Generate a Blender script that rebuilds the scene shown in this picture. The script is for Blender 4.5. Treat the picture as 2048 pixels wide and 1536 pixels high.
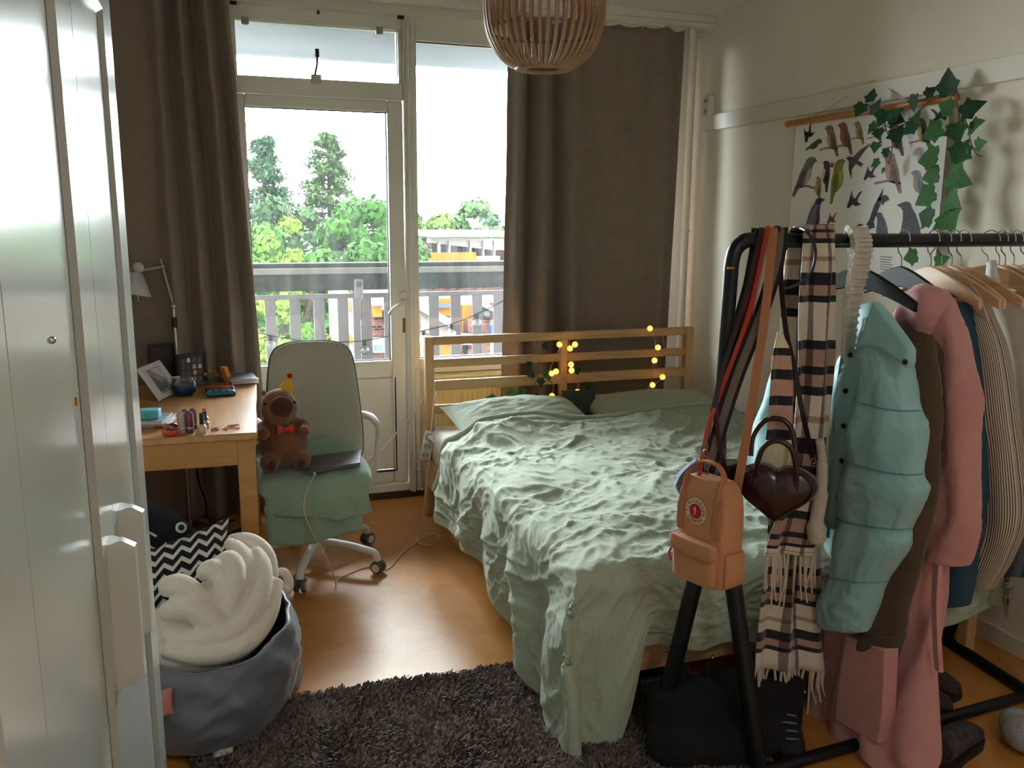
import bpy, bmesh, math, random
import numpy as np
from mathutils import Vector, Matrix

for o in list(bpy.data.objects): bpy.data.objects.remove(o, do_unlink=True)
SC = bpy.context.scene
COL = SC.collection
PI = math.pi

# ------------------------------------------------------------------ camera, world, light, exposure
FPX, YAW, PITCH, ROLL, EYE = 1742.66, math.radians(18.648), math.radians(10.889), math.radians(0.393), 1.6
_f = np.array([math.sin(YAW)*math.cos(PITCH), math.cos(YAW)*math.cos(PITCH), -math.sin(PITCH)])
_r = np.array([math.cos(YAW), -math.sin(YAW), 0.0]); _u = np.cross(_r, _f)
CR = math.cos(ROLL)*_r + math.sin(ROLL)*_u; CU = -math.sin(ROLL)*_r + math.cos(ROLL)*_u; CF = _f
cam_d = bpy.data.cameras.new('camera'); cam = bpy.data.objects.new('camera', cam_d); COL.objects.link(cam)
cam_d.sensor_fit = 'HORIZONTAL'; cam_d.sensor_width = 36.0; cam_d.lens = FPX*36/2048
cam_d.clip_start = 0.05; cam_d.clip_end = 500
cam.matrix_world = Matrix(((CR[0], CU[0], -CF[0], 0), (CR[1], CU[1], -CF[1], 0), (CR[2], CU[2], -CF[2], EYE), (0, 0, 0, 1)))
SC.camera = cam

SKY, EXPO = 28.0, 0.9
wd = bpy.data.worlds.new('overcast_sky'); SC.world = wd; wd.use_nodes = True
bg = wd.node_tree.nodes['Background']; bg.inputs[0].default_value = (0.93, 0.97, 1.0, 1); bg.inputs[1].default_value = SKY
FILL = 21.0      # strength of the added fill light that lifts the room
sun_d = bpy.data.lights.new('hazy_sun', 'SUN'); sun_d.energy = 18.0; sun_d.angle = math.radians(12); sun_d.color = (1, 0.95, 0.85)
sun = bpy.data.objects.new('hazy_sun', sun_d); COL.objects.link(sun)
sun.rotation_euler = (math.radians(48), 0, math.radians(-25))      # from behind the building: it lights the trees, never the room
por_d = bpy.data.lights.new('window_portal', 'AREA'); por_d.shape = 'RECTANGLE'; por_d.size = 2.75; por_d.size_y = 2.6
por_d.cycles.is_portal = True
por = bpy.data.objects.new('window_portal', por_d); COL.objects.link(por)
por.location = (1.35, 5.0, 1.4); por.rotation_euler = (math.radians(-90), 0, 0)
SC.view_settings.view_transform = 'Standard'; SC.view_settings.look = 'None'
SC.view_settings.exposure = EXPO; SC.view_settings.gamma = 1.0; SC.view_settings.use_curve_mapping = False
cy = SC.cycles
cy.use_denoising = True; cy.max_bounces = 8; cy.diffuse_bounces = 6; cy.glossy_bounces = 3; cy.use_adaptive_sampling = True; cy.adaptive_threshold = 0.03; cy.transparent_max_bounces = 16
cy.transmission_bounces = 6; cy.sample_clamp_indirect = 8.0; cy.caustics_reflective = False; cy.caustics_refractive = False

# ------------------------------------------------------------------ helpers
def P(u, v, x=None, y=None, z=None):
    """the point where the sight line of photograph pixel (u, v) meets the plane x=, y= or z="""
    d = CR*((u-1024)/FPX) - CU*((v-768)/FPX) + CF
    if x is not None: t = x/d[0]
    elif y is not None: t = y/d[1]
    else: t = (z-EYE)/d[2]
    return np.array([0, 0, EYE]) + t*d
def PP(u, v, o, n):
    d = CR*((u-1024)/FPX) - CU*((v-768)/FPX) + CF
    o = np.array(o, float); n = np.array(n, float)
    t = np.dot(o-np.array([0, 0, EYE]), n)/np.dot(d, n)
    return np.array([0, 0, EYE]) + t*d
OUT = 0.10
def outd(h): return tuple(q*OUT for q in lin(h))      # outdoor colours darkened well below real ones, standing in for weaker outdoor light
def lin(h):
    if not isinstance(h, str): return tuple(h)
    h = h.lstrip('#'); c = [int(h[i:i+2], 16)/255 for i in (0, 2, 4)]
    return tuple(x/12.92 if x <= 0.04045 else ((x+0.055)/1.055)**2.4 for x in c)
_perm = np.random.RandomState(7).permutation(256); _perm = np.concatenate([_perm, _perm, _perm])
_grad = np.stack([np.cos(np.arange(256)*2*PI/256*37), np.sin(np.arange(256)*2*PI/256*37)], 1)
def pn(x, y, s=0):
    x = np.asarray(x, float)+s*17.31; y = np.asarray(y, float)+s*9.77
    x, y = np.broadcast_arrays(x, y)
    xi = np.floor(x).astype(int); yi = np.floor(y).astype(int); xf = x-xi; yf = y-yi
    w = lambda t: t*t*t*(t*(t*6-15)+10)
    u, v = w(xf), w(yf)
    def g(i, j):
        h = _perm[(_perm[(xi+i) & 255] + yi+j) & 255]; gr = _grad[h]
        return gr[..., 0]*(xf-i)+gr[..., 1]*(yf-j)
    a = g(0, 0)*(1-u)+g(1, 0)*u; b = g(0, 1)*(1-u)+g(1, 1)*u
    return 1.5*(a*(1-v)+b*v)
def smooth(a, b, x):
    t = np.clip((np.asarray(x, float)-a)/(b-a), 0, 1); return t*t*(3-2*t)
def interp(x, xs, ys): return np.interp(x, xs, ys)

MATS = {}
def mat(key, col='#888888', rough=0.6, metal=0.0, var=0.0, vscale=8.0, bump=0.0, bscale=60.0, spec=0.5, sheen=0.0, coat=0.0,
        emit=None, estr=0.0, stretch=None, col2=None, transl=0.0, alpha=None, bdist=0.01):
    if key in MATS: return MATS[key]
    if not isinstance(col, str): spec = 0.04
    m = bpy.data.materials.new(key); m.use_nodes = True; nt = m.node_tree; N = nt.nodes; L = nt.links
    b = N['Principled BSDF']; c = lin(col)
    b.inputs['Base Color'].default_value = (*c, 1); b.inputs['Roughness'].default_value = rough; b.inputs['Metallic'].default_value = metal
    b.inputs['Specular IOR Level'].default_value = spec
    if sheen: b.inputs['Sheen Weight'].default_value = sheen; b.inputs['Sheen Roughness'].default_value = 0.5
    if coat: b.inputs['Coat Weight'].default_value = coat; b.inputs['Coat Roughness'].default_value = 0.15
    if emit: b.inputs['Emission Color'].default_value = (*lin(emit), 1); b.inputs['Emission Strength'].default_value = estr
    if var or bump or col2:
        tc = N.new('ShaderNodeTexCoord'); mp = N.new('ShaderNodeMapping'); L.new(tc.outputs['Object'], mp.inputs['Vector'])
        if stretch: mp.inputs['Scale'].default_value = stretch
    if var or col2:
        nz = N.new('ShaderNodeTexNoise'); nz.inputs['Scale'].default_value = vscale; nz.inputs['Detail'].default_value = 5
        L.new(mp.outputs[0], nz.inputs['Vector'])
        rp = N.new('ShaderNodeValToRGB'); rp.color_ramp.elements[0].position = 0.32; rp.color_ramp.elements[1].position = 0.68
        if col2:
            c2 = lin(col2); rp.color_ramp.elements[0].color = (*c, 1); rp.color_ramp.elements[1].color = (*c2, 1)
        else:
            rp.color_ramp.elements[0].color = (*[x*(1-var) for x in c], 1); rp.color_ramp.elements[1].color = (*[min(1, x*(1+var)) for x in c], 1)
        L.new(nz.outputs['Fac'], rp.inputs['Fac']); L.new(rp.outputs['Color'], b.inputs['Base Color'])
    if bump:
        n2 = N.new('ShaderNodeTexNoise'); n2.inputs['Scale'].default_value = bscale; n2.inputs['Detail'].default_value = 4
        L.new(mp.outputs[0], n2.inputs['Vector'])
        bp = N.new('ShaderNodeBump'); bp.inputs['Strength'].default_value = bump; bp.inputs['Distance'].default_value = bdist
        L.new(n2.outputs['Fac'], bp.inputs['Height']); L.new(bp.outputs['Normal'], b.inputs['Normal'])
    if transl:
        tr = N.new('ShaderNodeBsdfTranslucent'); tr.inputs['Color'].default_value = (*c, 1)
        mx = N.new('ShaderNodeMixShader'); mx.inputs[0].default_value = transl
        out = N['Material Output']; L.new(b.outputs[0], mx.inputs[1]); L.new(tr.outputs[0], mx.inputs[2]); L.new(mx.outputs[0], out.inputs['Surface'])
    MATS[key] = m
    return m
def wood(key, c1, c2, axis=0, scale=1.0, rough=0.45, knots=True):
    if key in MATS: return MATS[key]
    m = bpy.data.materials.new(key); m.use_nodes = True; nt = m.node_tree; N = nt.nodes; L = nt.links; b = N['Principled BSDF']
    tc = N.new('ShaderNodeTexCoord'); mp = N.new('ShaderNodeMapping'); L.new(tc.outputs['Object'], mp.inputs['Vector'])
    s = [14*scale]*3; s[axis] = 1.1*scale; mp.inputs['Scale'].default_value = s
    nz = N.new('ShaderNodeTexNoise'); nz.inputs['Scale'].default_value = 2.2; nz.inputs['Detail'].default_value = 7; nz.inputs['Distortion'].default_value = 1.1
    L.new(mp.outputs[0], nz.inputs['Vector'])
    rp = N.new('ShaderNodeValToRGB'); e = rp.color_ramp.elements; e[0].position = 0.3; e[1].position = 0.72
    e[0].color = (*lin(c1), 1); e[1].color = (*lin(c2), 1)
    L.new(nz.outputs['Fac'], rp.inputs['Fac'])
    n2 = N.new('ShaderNodeTexNoise'); n2.inputs['Scale'].default_value = 1.3; L.new(tc.outputs['Object'], n2.inputs['Vector'])
    hs = N.new('ShaderNodeMixRGB'); hs.blend_type = 'MULTIPLY'; hs.inputs[0].default_value = 0.35
    L.new(rp.outputs[0], hs.inputs[1]); L.new(n2.outputs['Fac'], hs.inputs[2]); L.new(hs.outputs[0], b.inputs['Base Color'])
    b.inputs['Roughness'].default_value = rough
    bp = N.new('ShaderNodeBump'); bp.inputs['Strength'].default_value = 0.12; bp.inputs['Distance'].default_value = 0.002
    L.new(nz.outputs['Fac'], bp.inputs['Height']); L.new(bp.outputs[0], b.inputs['Normal'])
    MATS[key] = m
    return m

class MB:
    def __init__(s): s.v = []; s.f = []; s.uv = []; s.mi = []
    def add(s, v, f, uv=None, mi=0):
        o = len(s.v); s.v.extend([tuple(map(float, p)) for p in v]); s.f.extend([tuple(int(i)+o for i in q) for q in f])
        s.uv.extend(uv if uv is not None else [(0, 0)]*len(v)); s.mi.extend([mi]*len(f)); return s
    def box(s, c, d, bev=0.0, rot=None, mi=0, seg=1):
        bm = bmesh.new(); bmesh.ops.create_cube(bm, size=1.0)
        for q in bm.verts: q.co = Vector((q.co.x*d[0], q.co.y*d[1], q.co.z*d[2]))
        if bev: bmesh.ops.bevel(bm, geom=bm.edges[:], offset=min(bev, min(d)*0.49), segments=seg, affect='EDGES', profile=0.5)
        M = Matrix.Translation(Vector(c)) @ (rot.to_4x4() if rot is not None else Matrix())
        bm.verts.index_update()
        s.add([M @ q.co for q in bm.verts], [[q.index for q in fa.verts] for fa in bm.faces], mi=mi); bm.free(); return s
    def bx(s, x0, x1, y0, y1, z0, z1, bev=0.0, mi=0, seg=1):
        return s.box(((x0+x1)/2, (y0+y1)/2, (z0+z1)/2), (abs(x1-x0), abs(y1-y0), abs(z1-z0)), bev, mi=mi, seg=seg)
    def rings(s, R, closed=True, cap=True, uv=False, mi=0):
        n = len(R[0]); m = len(R); v = [p for r in R for p in r]; f = []
        k = n if closed else n-1
        for i in range(m-1):
            for j in range(k):
                a = i*n+j; b = i*n+(j+1) % n; f.append((a, b, b+n, a+n))
        if cap and closed: f.append(tuple(range(n-1, -1, -1))); f.append(tuple((m-1)*n+j for j in range(n)))
        t = [(j/max(1, n-1), i/max(1, m-1)) for i in range(m) for j in range(n)]
        return s.add(v, f, t, mi)
    def tube(s, pts, r, n=8, cap=True, mi=0, flat=1.0, up=None):
        pts = [Vector(p) for p in pts]; R = []; prev = None
        for i, p in enumerate(pts):
            t = (pts[min(i+1, len(pts)-1)]-pts[max(i-1, 0)])
            t = t.normalized() if t.length > 1e-9 else Vector((0, 0, 1))
            if prev is None:
                a = Vector(up) if up is not None else (Vector((0, 0, 1)) if abs(t.z) < 0.9 else Vector((1, 0, 0)))
                nrm = (a-t*a.dot(t)).normalized()
            else: nrm = (prev-t*prev.dot(t)).normalized()
            prev = nrm; bn = t.cross(nrm); rr = r[i] if isinstance(r, (list, tuple, np.ndarray)) else r
            R.append([p+nrm*(math.cos(k*2*PI/n)*rr*flat)+bn*(math.sin(k*2*PI/n)*rr) for k in range(n)])
        return s.rings(R, True, cap, mi=mi)
    def strip(s, pts, w, th, side=(1, 0, 0), mi=0):
        """a strap: band of width w along direction(s) side, thickness th"""
        pts = [Vector(p) for p in pts]; R = []
        for i, p in enumerate(pts):
            t = (pts[min(i+1, len(pts)-1)]-pts[max(i-1, 0)]).normalized()
            sd = side[i] if isinstance(side, list) else side
            sd = Vector(sd); sd = (sd-t*sd.dot(t)).normalized(); n = t.cross(sd); ww = w[i] if isinstance(w, (list, tuple)) else w
            R.append([p+sd*ww/2+n*th/2, p-sd*ww/2+n*th/2, p-sd*ww/2-n*th/2, p+sd*ww/2-n*th/2])
        return s.rings(R, True, True, mi=mi)
    def lathe(s, prof, n=24, o=(0, 0, 0), M=None, cap=False, mi=0):
        o = Vector(o); R = []
        for r, z in prof:
            ring = [Vector((math.cos(k*2*PI/n)*r, math.sin(k*2*PI/n)*r, z)) for k in range(n)]
            R.append([(M @ p if M is not None else p)+o for p in ring])
        return s.rings(R, True, cap, mi=mi)
    def grid(s, X, uv=True, closed=False, mi=0):
        X = np.asarray(X); m, n = X.shape[:2]
        idx = np.arange(m*n).reshape(m, n)
        if closed: idx = np.concatenate([idx, idx[:, :1]], 1)
        f = np.stack([idx[:-1, :-1], idx[:-1, 1:], idx[1:, 1:], idx[1:, :-1]], -1).reshape(-1, 4)
        jj, ii = np.meshgrid(np.linspace(0, 1, n), np.linspace(0, 1, m))
        return s.add(X.reshape(-1, 3), f, list(zip(jj.ravel(), ii.ravel())), mi)
    def ball(s, c, r, n=16, m=10, sc=(1, 1, 1), M=None, mi=0):
        R = []
        for i in range(m+1):
            a = PI*i/m; R.append([Vector((math.sin(a)*math.cos(k*2*PI/n)*sc[0]*r, math.sin(a)*math.sin(k*2*PI/n)*sc[1]*r, -math.cos(a)*sc[2]*r)) for k in range(n)])
        R = [[(M @ p if M is not None else p)+Vector(c) for p in q] for q in R]
        return s.rings(R, True, False, mi=mi)
    def poly(s, pts, n, th, mi=0):
        """flat outline pts extruded by th along n"""
        n = Vector(n).normalized()*th; a = [Vector(p) for p in pts]; k = len(a)
        return s.add(a+[p+n for p in a], [tuple(range(k-1, -1, -1)), tuple(range(k, 2*k))]+[(i, (i+1) % k, (i+1) % k+k, i+k) for i in range(k)], mi=mi)
    def mesh(s, name):
        me = bpy.data.meshes.new(name); me.from_pydata(s.v, [], s.f)
        if any(u != (0, 0) for u in s.uv[:50]):
            ul = me.uv_layers.new(name='UVMap'); li = np.empty(len(me.loops), dtype=np.int32); me.loops.foreach_get('vertex_index', li)
            ul.data.foreach_set('uv', np.asarray(s.uv, dtype=np.float32)[li].ravel())
        if any(s.mi): me.polygons.foreach_set('material_index', np.asarray(s.mi, dtype=np.int32))
        me.validate(); me.update(); return me
    def build(s, name, m, parent=None, smooth=True, ang=40, fixn=True):
        me = s.mesh(name)
        if fixn and len(me.polygons) < 30000:
            bm = bmesh.new(); bm.from_mesh(me); bmesh.ops.remove_doubles(bm, verts=bm.verts[:], dist=1e-6)
            bmesh.ops.recalc_face_normals(bm, faces=bm.faces[:]); bm.to_mesh(me); bm.free()
        me.polygons.foreach_set('use_smooth', [smooth]*len(me.polygons))
        if smooth and ang: me.set_sharp_from_angle(angle=math.radians(ang))
        for q in (m if isinstance(m, (list, tuple)) else [m]): me.materials.append(q)
        o = bpy.data.objects.new(name, me); COL.objects.link(o)
        if parent is not None: put(o, parent)
        return o
def put(o, parent):
    """parent o, whose mesh is written in world coordinates, to parent without moving it"""
    o.parent = parent
    loc = Vector((0, 0, 0)); q = parent
    while q is not None: loc += q.location; q = q.parent
    o.location = -loc if not o.get('_local') else o.location
    return o
def tag(o, label, cat, group=None, kind=None):
    o['label'] = label; o['category'] = cat
    if group: o['group'] = group
    if kind: o['kind'] = kind
    return o
def thing(name, label, cat, loc=(0, 0, 0), group=None):
    o = bpy.data.objects.new(name, None); o.empty_display_size = 0.05; COL.objects.link(o); o.location = [float(q) for q in loc]
    return tag(o, label, cat, group)
def struct(o): o['kind'] = 'structure'; return o
def sroot(name, loc=(0, 0, 0)):
    o = bpy.data.objects.new(name, None); o.empty_display_size = 0.05; COL.objects.link(o); o.location = loc; return struct(o)
def solid(o, th, off=0.0):
    md = o.modifiers.new('thickness', 'SOLIDIFY'); md.thickness = th; md.offset = off; return o
def subsurf(o, n=1):
    md = o.modifiers.new('smooth', 'SUBSURF'); md.levels = n; md.render_levels = n; return o
def spline(pts, n=8):
    """Catmull-Rom through pts"""
    p = [np.array(q, float) for q in pts]; p = [2*p[0]-p[1]]+p+[2*p[-1]-p[-2]]; out = []
    for i in range(1, len(p)-2):
        for k in range(n):
            t = k/n; a, b, c, d = p[i-1], p[i], p[i+1], p[i+2]
            out.append(0.5*(2*b+(c-a)*t+(2*a-5*b+4*c-d)*t*t+(3*b-a-3*c+d)*t**3))
    out.append(p[-2]); return out
# ------------------------------------------------------------------ the room
XL, XR, YB, W, ZC = -0.86, 2.76, -1.3, 4.80, 2.72
def floor_mat():
    m = bpy.data.materials.new('linoleum'); m.use_nodes = True; N = m.node_tree.nodes; L = m.node_tree.links; b = N['Principled BSDF']
    tc = N.new('ShaderNodeTexCoord'); n1 = N.new('ShaderNodeTexNoise'); n1.inputs['Scale'].default_value = 5; n1.inputs['Detail'].default_value = 8; n1.inputs['Roughness'].default_value = 0.7; n1.inputs['Distortion'].default_value = 0.8
    L.new(tc.outputs['Object'], n1.inputs['Vector'])
    rp = N.new('ShaderNodeValToRGB'); e = rp.color_ramp.elements; e[0].position = 0.3; e[1].position = 0.75
    e[0].color = (*lin('#b4762f'), 1); e[1].color = (*lin('#cf9350'), 1); L.new(n1.outputs['Fac'], rp.inputs['Fac']); L.new(rp.outputs[0], b.inputs['Base Color'])
    n2 = N.new('ShaderNodeTexNoise'); n2.inputs['Scale'].default_value = 3; n2.inputs['Detail'].default_value = 6; L.new(tc.outputs['Object'], n2.inputs['Vector'])
    r2 = N.new('ShaderNodeMapRange'); r2.inputs['To Min'].default_value = 0.27; r2.inputs['To Max'].default_value = 0.42; L.new(n2.outputs['Fac'], r2.inputs['Value']); L.new(r2.outputs[0], b.inputs['Roughness'])
    b.inputs['Specular IOR Level'].default_value = 0.45
    bp = N.new('ShaderNodeBump'); bp.inputs['Strength'].default_value = 0.05; bp.inputs['Distance'].default_value = 0.004; L.new(n2.outputs['Fac'], bp.inputs['Height']); L.new(bp.outputs[0], b.inputs['Normal'])
    return m
M_wall = mat('white_plaster', '#e7e0d2', 0.85, var=0.02, vscale=3, bump=0.15, bscale=90, bdist=0.002)
M_ceil = mat('ceiling_paint', '#e9e6dc', 0.9, bump=0.1, bscale=60, bdist=0.002)
M_trim = mat('trim_paint', '#dbd6c9', 0.5)
M_frame = mat('window_paint', '#dcdad2', 0.38, var=0.02, vscale=6)
M_dark = mat('dark_rubber', '#15110f', 0.6)
struct(MB().bx(XL-0.1, XR+0.1, YB-0.1, W+0.16, -0.12, 0.0).build('floor', floor_mat()))
struct(MB().bx(XL-0.1, XR+0.1, YB-0.1, W+0.16, ZC, ZC+0.15).build('ceiling', M_ceil))
struct(MB().bx(XR, XR+0.12, YB, W+0.16, 0, ZC).build('wall_right', M_wall))
struct(MB().bx(XL-0.12, XL, YB, W+0.16, 0, ZC).build('wall_left', M_wall))
struct(MB().bx(XL, XR, YB-0.12, YB, 0, ZC).build('wall_back', M_wall))
struct(MB().bx(XL, 0.03, W, W+0.16, 0, ZC).build('wall_front', M_wall))
struct(MB().bx(1.07, XR, W+0.02, W+0.16, 0, 0.72).build('wall_under_window', M_wall))
# fascia and curtain track along the top of the window
struct(MB().bx(0.03, XR, W-0.05, W+0.16, 2.625, ZC, 0.006).build('trim_1', M_trim))
tr = MB().bx(XL, XR, 4.585, 4.665, 2.68, ZC, 0.004); tr.bx(XL, XR, 4.60, 4.65, 2.655, 2.682, 0.003)
struct(tr.build('trim_2', M_trim))
# wooden batten along the right wall
zt, zb = 2.181, 2.092
struct(MB().bx(XR-0.022, XR, YB, 4.66, zb, zt, 0.004).build('trim_3', M_trim))
struct(MB().bx(XR-0.012, XR, YB, W, 0.0, 0.07, 0.003).build('baseboard_right', M_trim))
struct(MB().bx(0.03, 1.075, W-0.035, W+0.02, 0.0, 0.035, 0.003).build('baseboard_front', mat('baseboard_brown', '#3a2418', 0.5)))
# glass with a little dirt on it
def glass_mat(key, haze):
    m = bpy.data.materials.new(key); m.use_nodes = True; N = m.node_tree.nodes; L = m.node_tree.links; N.remove(N['Principled BSDF']); out = N['Material Output']
    t = N.new('ShaderNodeBsdfTransparent'); t.inputs[0].default_value = (0.96, 0.985, 0.975, 1)
    g = N.new('ShaderNodeBsdfGlossy'); g.inputs['Roughness'].default_value = 0.02
    fr = N.new('ShaderNodeFresnel'); fr.inputs['IOR'].default_value = 1.45
    m1 = N.new('ShaderNodeMixShader'); L.new(fr.outputs[0], m1.inputs[0]); L.new(t.outputs[0], m1.inputs[1]); L.new(g.outputs[0], m1.inputs[2])
    d = N.new('ShaderNodeBsdfTranslucent'); d.inputs[0].default_value = (0.9, 0.95, 0.95, 1)
    tc = N.new('ShaderNodeTexCoord'); mp = N.new('ShaderNodeMapping'); mp.inputs['Scale'].default_value = (9, 1, 1.6); L.new(tc.outputs['Object'], mp.inputs[0])
    nz = N.new('ShaderNodeTexNoise'); nz.inputs['Scale'].default_value = 1.5; nz.inputs['Detail'].default_value = 6; L.new(mp.outputs[0], nz.inputs['Vector'])
    mr = N.new('ShaderNodeMapRange'); mr.inputs['From Min'].default_value = 0.35; mr.inputs['From Max'].default_value = 0.85; mr.inputs['To Min'].default_value = haze*0.6; mr.inputs['To Max'].default_value = haze*2.2
    L.new(nz.outputs['Fac'], mr.inputs['Value'])
    m2 = N.new('ShaderNodeMixShader'); L.new(mr.outputs[0], m2.inputs[0]); L.new(m1.outputs[0], m2.inputs[1]); L.new(d.outputs[0], m2.inputs[2]); L.new(m2.outputs[0], out.inputs['Surface'])
    MATS[key] = m; return m
M_glass = glass_mat('dusty_window_glass', 0.0045)
F0, F1, G = W, W+0.09, W+0.045
# fixed outer frame
fr = sroot('window_frame', (1.35, W, 0)); fr['label'] = 'white painted wooden frame around the door and windows'
def fp(n, x0, x1, z0, z1, y0=F0, y1=F1, m=M_frame, parent=fr, bev=0.004): return MB().bx(x0, x1, y0, y1, z0, z1, bev).build(n, m, parent)
fp('jamb', 0.03, 0.105, 0, 2.63); fp('jamb', 2.50, XR, 0, 2.63)
fp('mullion', 0.992, 1.06, 0, 2.63, F0-0.03, F1)
fp('cover_strip', 1.003, 1.028, 0.03, 2.61, F0-0.045, F0-0.03, bev=0.006)
fp('transom_rail', 0.105, 0.992, 2.205, 2.29, F0-0.01)
fp('head_rail', 0.105, 0.992, 2.56, 2.63); fp('head_rail', 1.06, 2.50, 2.515, 2.63)
fp('sill_rail', 1.06, 2.50, 0.715, 0.80); fp('threshold', 0.105, 0.992, 0.035, 0.08, F0-0.02)
fp('stile', 0.105, 0.148, 2.29, 2.56); fp('stile', 0.972, 0.992, 2.29, 2.56); fp('stile', 1.06, 1.068, 0.80, 2.515)
for z in (0.16, 0.75, 1.2, 2.47): MB().ball((1.043, F0-0.03, z), 0.008, 10, 6).build('screw_cap', M_frame, fr)
# windows
def pane(n, x0, x1, z0, z1, parent, gask=M_dark):
    o = MB().bx(x0, x1, G, G+0.004, z0, z1).build(n, M_glass, parent)
    for a in ((x0, x0+0.006, z0, z1), (x1-0.006, x1, z0, z1), (x0, x1, z0, z0+0.006), (x0, x1, z1-0.006, z1)):
        MB().bx(a[0], a[1], G-0.012, G-0.001, a[2], a[3]).build('gasket', gask, parent)
    return o
w1 = sroot('window_1', (0.56, G, 2.29)); pane('pane', 0.146, 0.975, 2.288, 2.563, w1, M_frame)
w2 = sroot('window_2', (1.85, G, 0.8)); pane('pane', 1.066, 2.502, 0.798, 2.517, w2)
# window stay with its block, two metal clips and black fittings
blk = P(633, 158, y=F0-0.02)
b = MB().bx(blk[0]-0.028, blk[0]+0.024, F0-0.03, F0-0.01, blk[2]-0.022, blk[2]+0.022, 0.004); b.build('stay_block', mat('aged_white_metal', '#bdb9b0', 0.4), w1)
b = MB().tube([P(630, 150, y=F0-0.03), P(634, 130, y=F0-0.03), P(635, 112, y=F0-0.025)], 0.006, 8); b.build('stay_arm', mat('grey_metal', '#5b5755', 0.35, 0.8), w1)
b = MB().tube([P(634.5, 114, y=F0-0.028), P(634, 98, y=F0-0.028)], 0.011, 8); b.build('stay_tip', M_dark, w1)
for u, v in ((490, 42), (759, 62)):
    p = P(u, v, y=F0-0.004); MB().bx(p[0]-0.018, p[0]+0.018, F0-0.01, F0+0.02, p[2]-0.015, p[2]+0.02, 0.002).build('glass_clip', mat('zinc_clip', '#8f938f', 0.45, 0.5), w1)
for u, v, w_ in ((637, 24, 0.008), (803, 34, 0.022), (468, 5, 0.02)):
    p = P(u, v, y=W-0.055); MB().bx(p[0]-w_, p[0]+w_*0.6, W-0.062, W-0.05, p[2]-0.01, p[2]+0.006, 0.001).build('black_fitting', M_dark, w1)
# balcony door
d1 = sroot('door_1', (0.55, W, 0.08))
def dp(n, x0, x1, z0, z1, y0=F0-0.012, y1=F1-0.02, m=M_frame, bev=0.006): return MB().bx(x0, x1, y0, y1, z0, z1, bev).build(n, m, d1)
dp('stile', 0.108, 0.177, 0.085, 2.2); dp('stile', 0.905, 0.986, 0.085, 2.2)
dp('top_rail', 0.177, 0.905, 2.142, 2.2); dp('lock_rail', 0.177, 0.905, 0.705, 0.80); dp('bottom_rail', 0.177, 0.905, 0.085, 0.158)
dp('lower_panel', 0.185, 0.918, 0.165, 0.70, F0+0.01, F0+0.03, bev=0.002)
for a in ((0.917, 0.924, 0.158, 0.705), (0.177, 0.924, 0.158, 0.164)): dp('panel_gap', a[0], a[1], a[2], a[3], F0-0.0135, F0+0.012, M_dark, 0)
dp('panel_bead', 0.177, 0.917, 0.70, 0.708, F0-0.004, F0+0.012)
pane('pane', 0.175, 0.907, 0.798, 2.144, d1)
M_hand = mat('white_lacquer', '#e4e1d8', 0.3)
h0 = P(806, 592, y=F0-0.02)
hd = MB().lathe([(0.0, 0), (0.02, 0), (0.021, 0.012), (0.012, 0.016), (0.0, 0.016)], 18, h0, Matrix.Rotation(PI/2, 3, 'X'))
hd.bx(h0[0]-0.016, h0[0]+0.016, F0-0.022, F0-0.012, h0[2]-0.05, h0[2]+0.03, 0.006)
hd.build('handle_rose', M_hand, d1)
hl = [h0+[0, -0.01, -0.02], h0+[0, -0.055, -0.028], P(790, 616, y=F0-0.075), P(779, 629, y=F0-0.075)]
MB().tube(spline(hl, 5), 0.014, 10, flat=0.75).build('lever_handle', M_hand, d1)
kp = P(808, 650, y=F0-0.014)
MB().bx(kp[0]-0.012, kp[0]+0.012, F0-0.018, F0-0.012, kp[2]-0.05, kp[2]+0.05, 0.011, seg=3).build('lock_plate', M_hand, d1)
MB().bx(kp[0]-0.008, kp[0]+0.008, F0-0.0205, F0-0.017, kp[2]-0.044, kp[2]+0.04, 0.0075, seg=3).build('lock_slot', mat('brass_slot', '#7a4f2c', 0.4, 0.3), d1)
# added fill light in the form of an opal ceiling fitting, behind the camera
cl_ = thing('fill_light', 'round opal fill light added behind the camera', 'lamp', (1.0, -0.6, ZC))
MB().lathe([(0, ZC-0.001), (0.19, ZC-0.001), (0.19, ZC-0.025), (0.17, ZC-0.03), (0, ZC-0.03)], 32, (1.0, -0.6, 0)).build('base', M_trim, cl_)
MB().lathe([(0.17, ZC-0.03), (0.172, ZC-0.06), (0.14, ZC-0.10), (0.07, ZC-0.12), (0, ZC-0.125)], 32, (1.0, -0.6, 0)).build('shade', mat('fill_glow', '#e8e4da', 0.4, emit='#f3f4fa', estr=FILL), cl_)
# heating pipe in the corner
pb = P(1386, 100, y=4.70)[0]
pp = thing('heating_pipe', 'white painted heating pipe running up the corner beside the curtain', 'pipe', (pb, 4.70, 0))
MB().tube([(pb, 4.70, 0), (pb, 4.70, ZC-0.035)], 0.022, 16).build('pipe', M_trim, pp)
MB().lathe([(0.023, ZC-0.05), (0.03, ZC-0.03), (0.062, ZC-0.008), (0.062, ZC-0.001), (0.02, ZC-0.001)], 24, (pb, 4.70, 0)).build('ceiling_collar', M_trim, pp)
MB().tube([(pb-0.03, 4.70, 1.52), (pb+0.04, 4.72, 1.52)], 0.006, 8).build('bracket', M_trim, pp)
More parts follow.
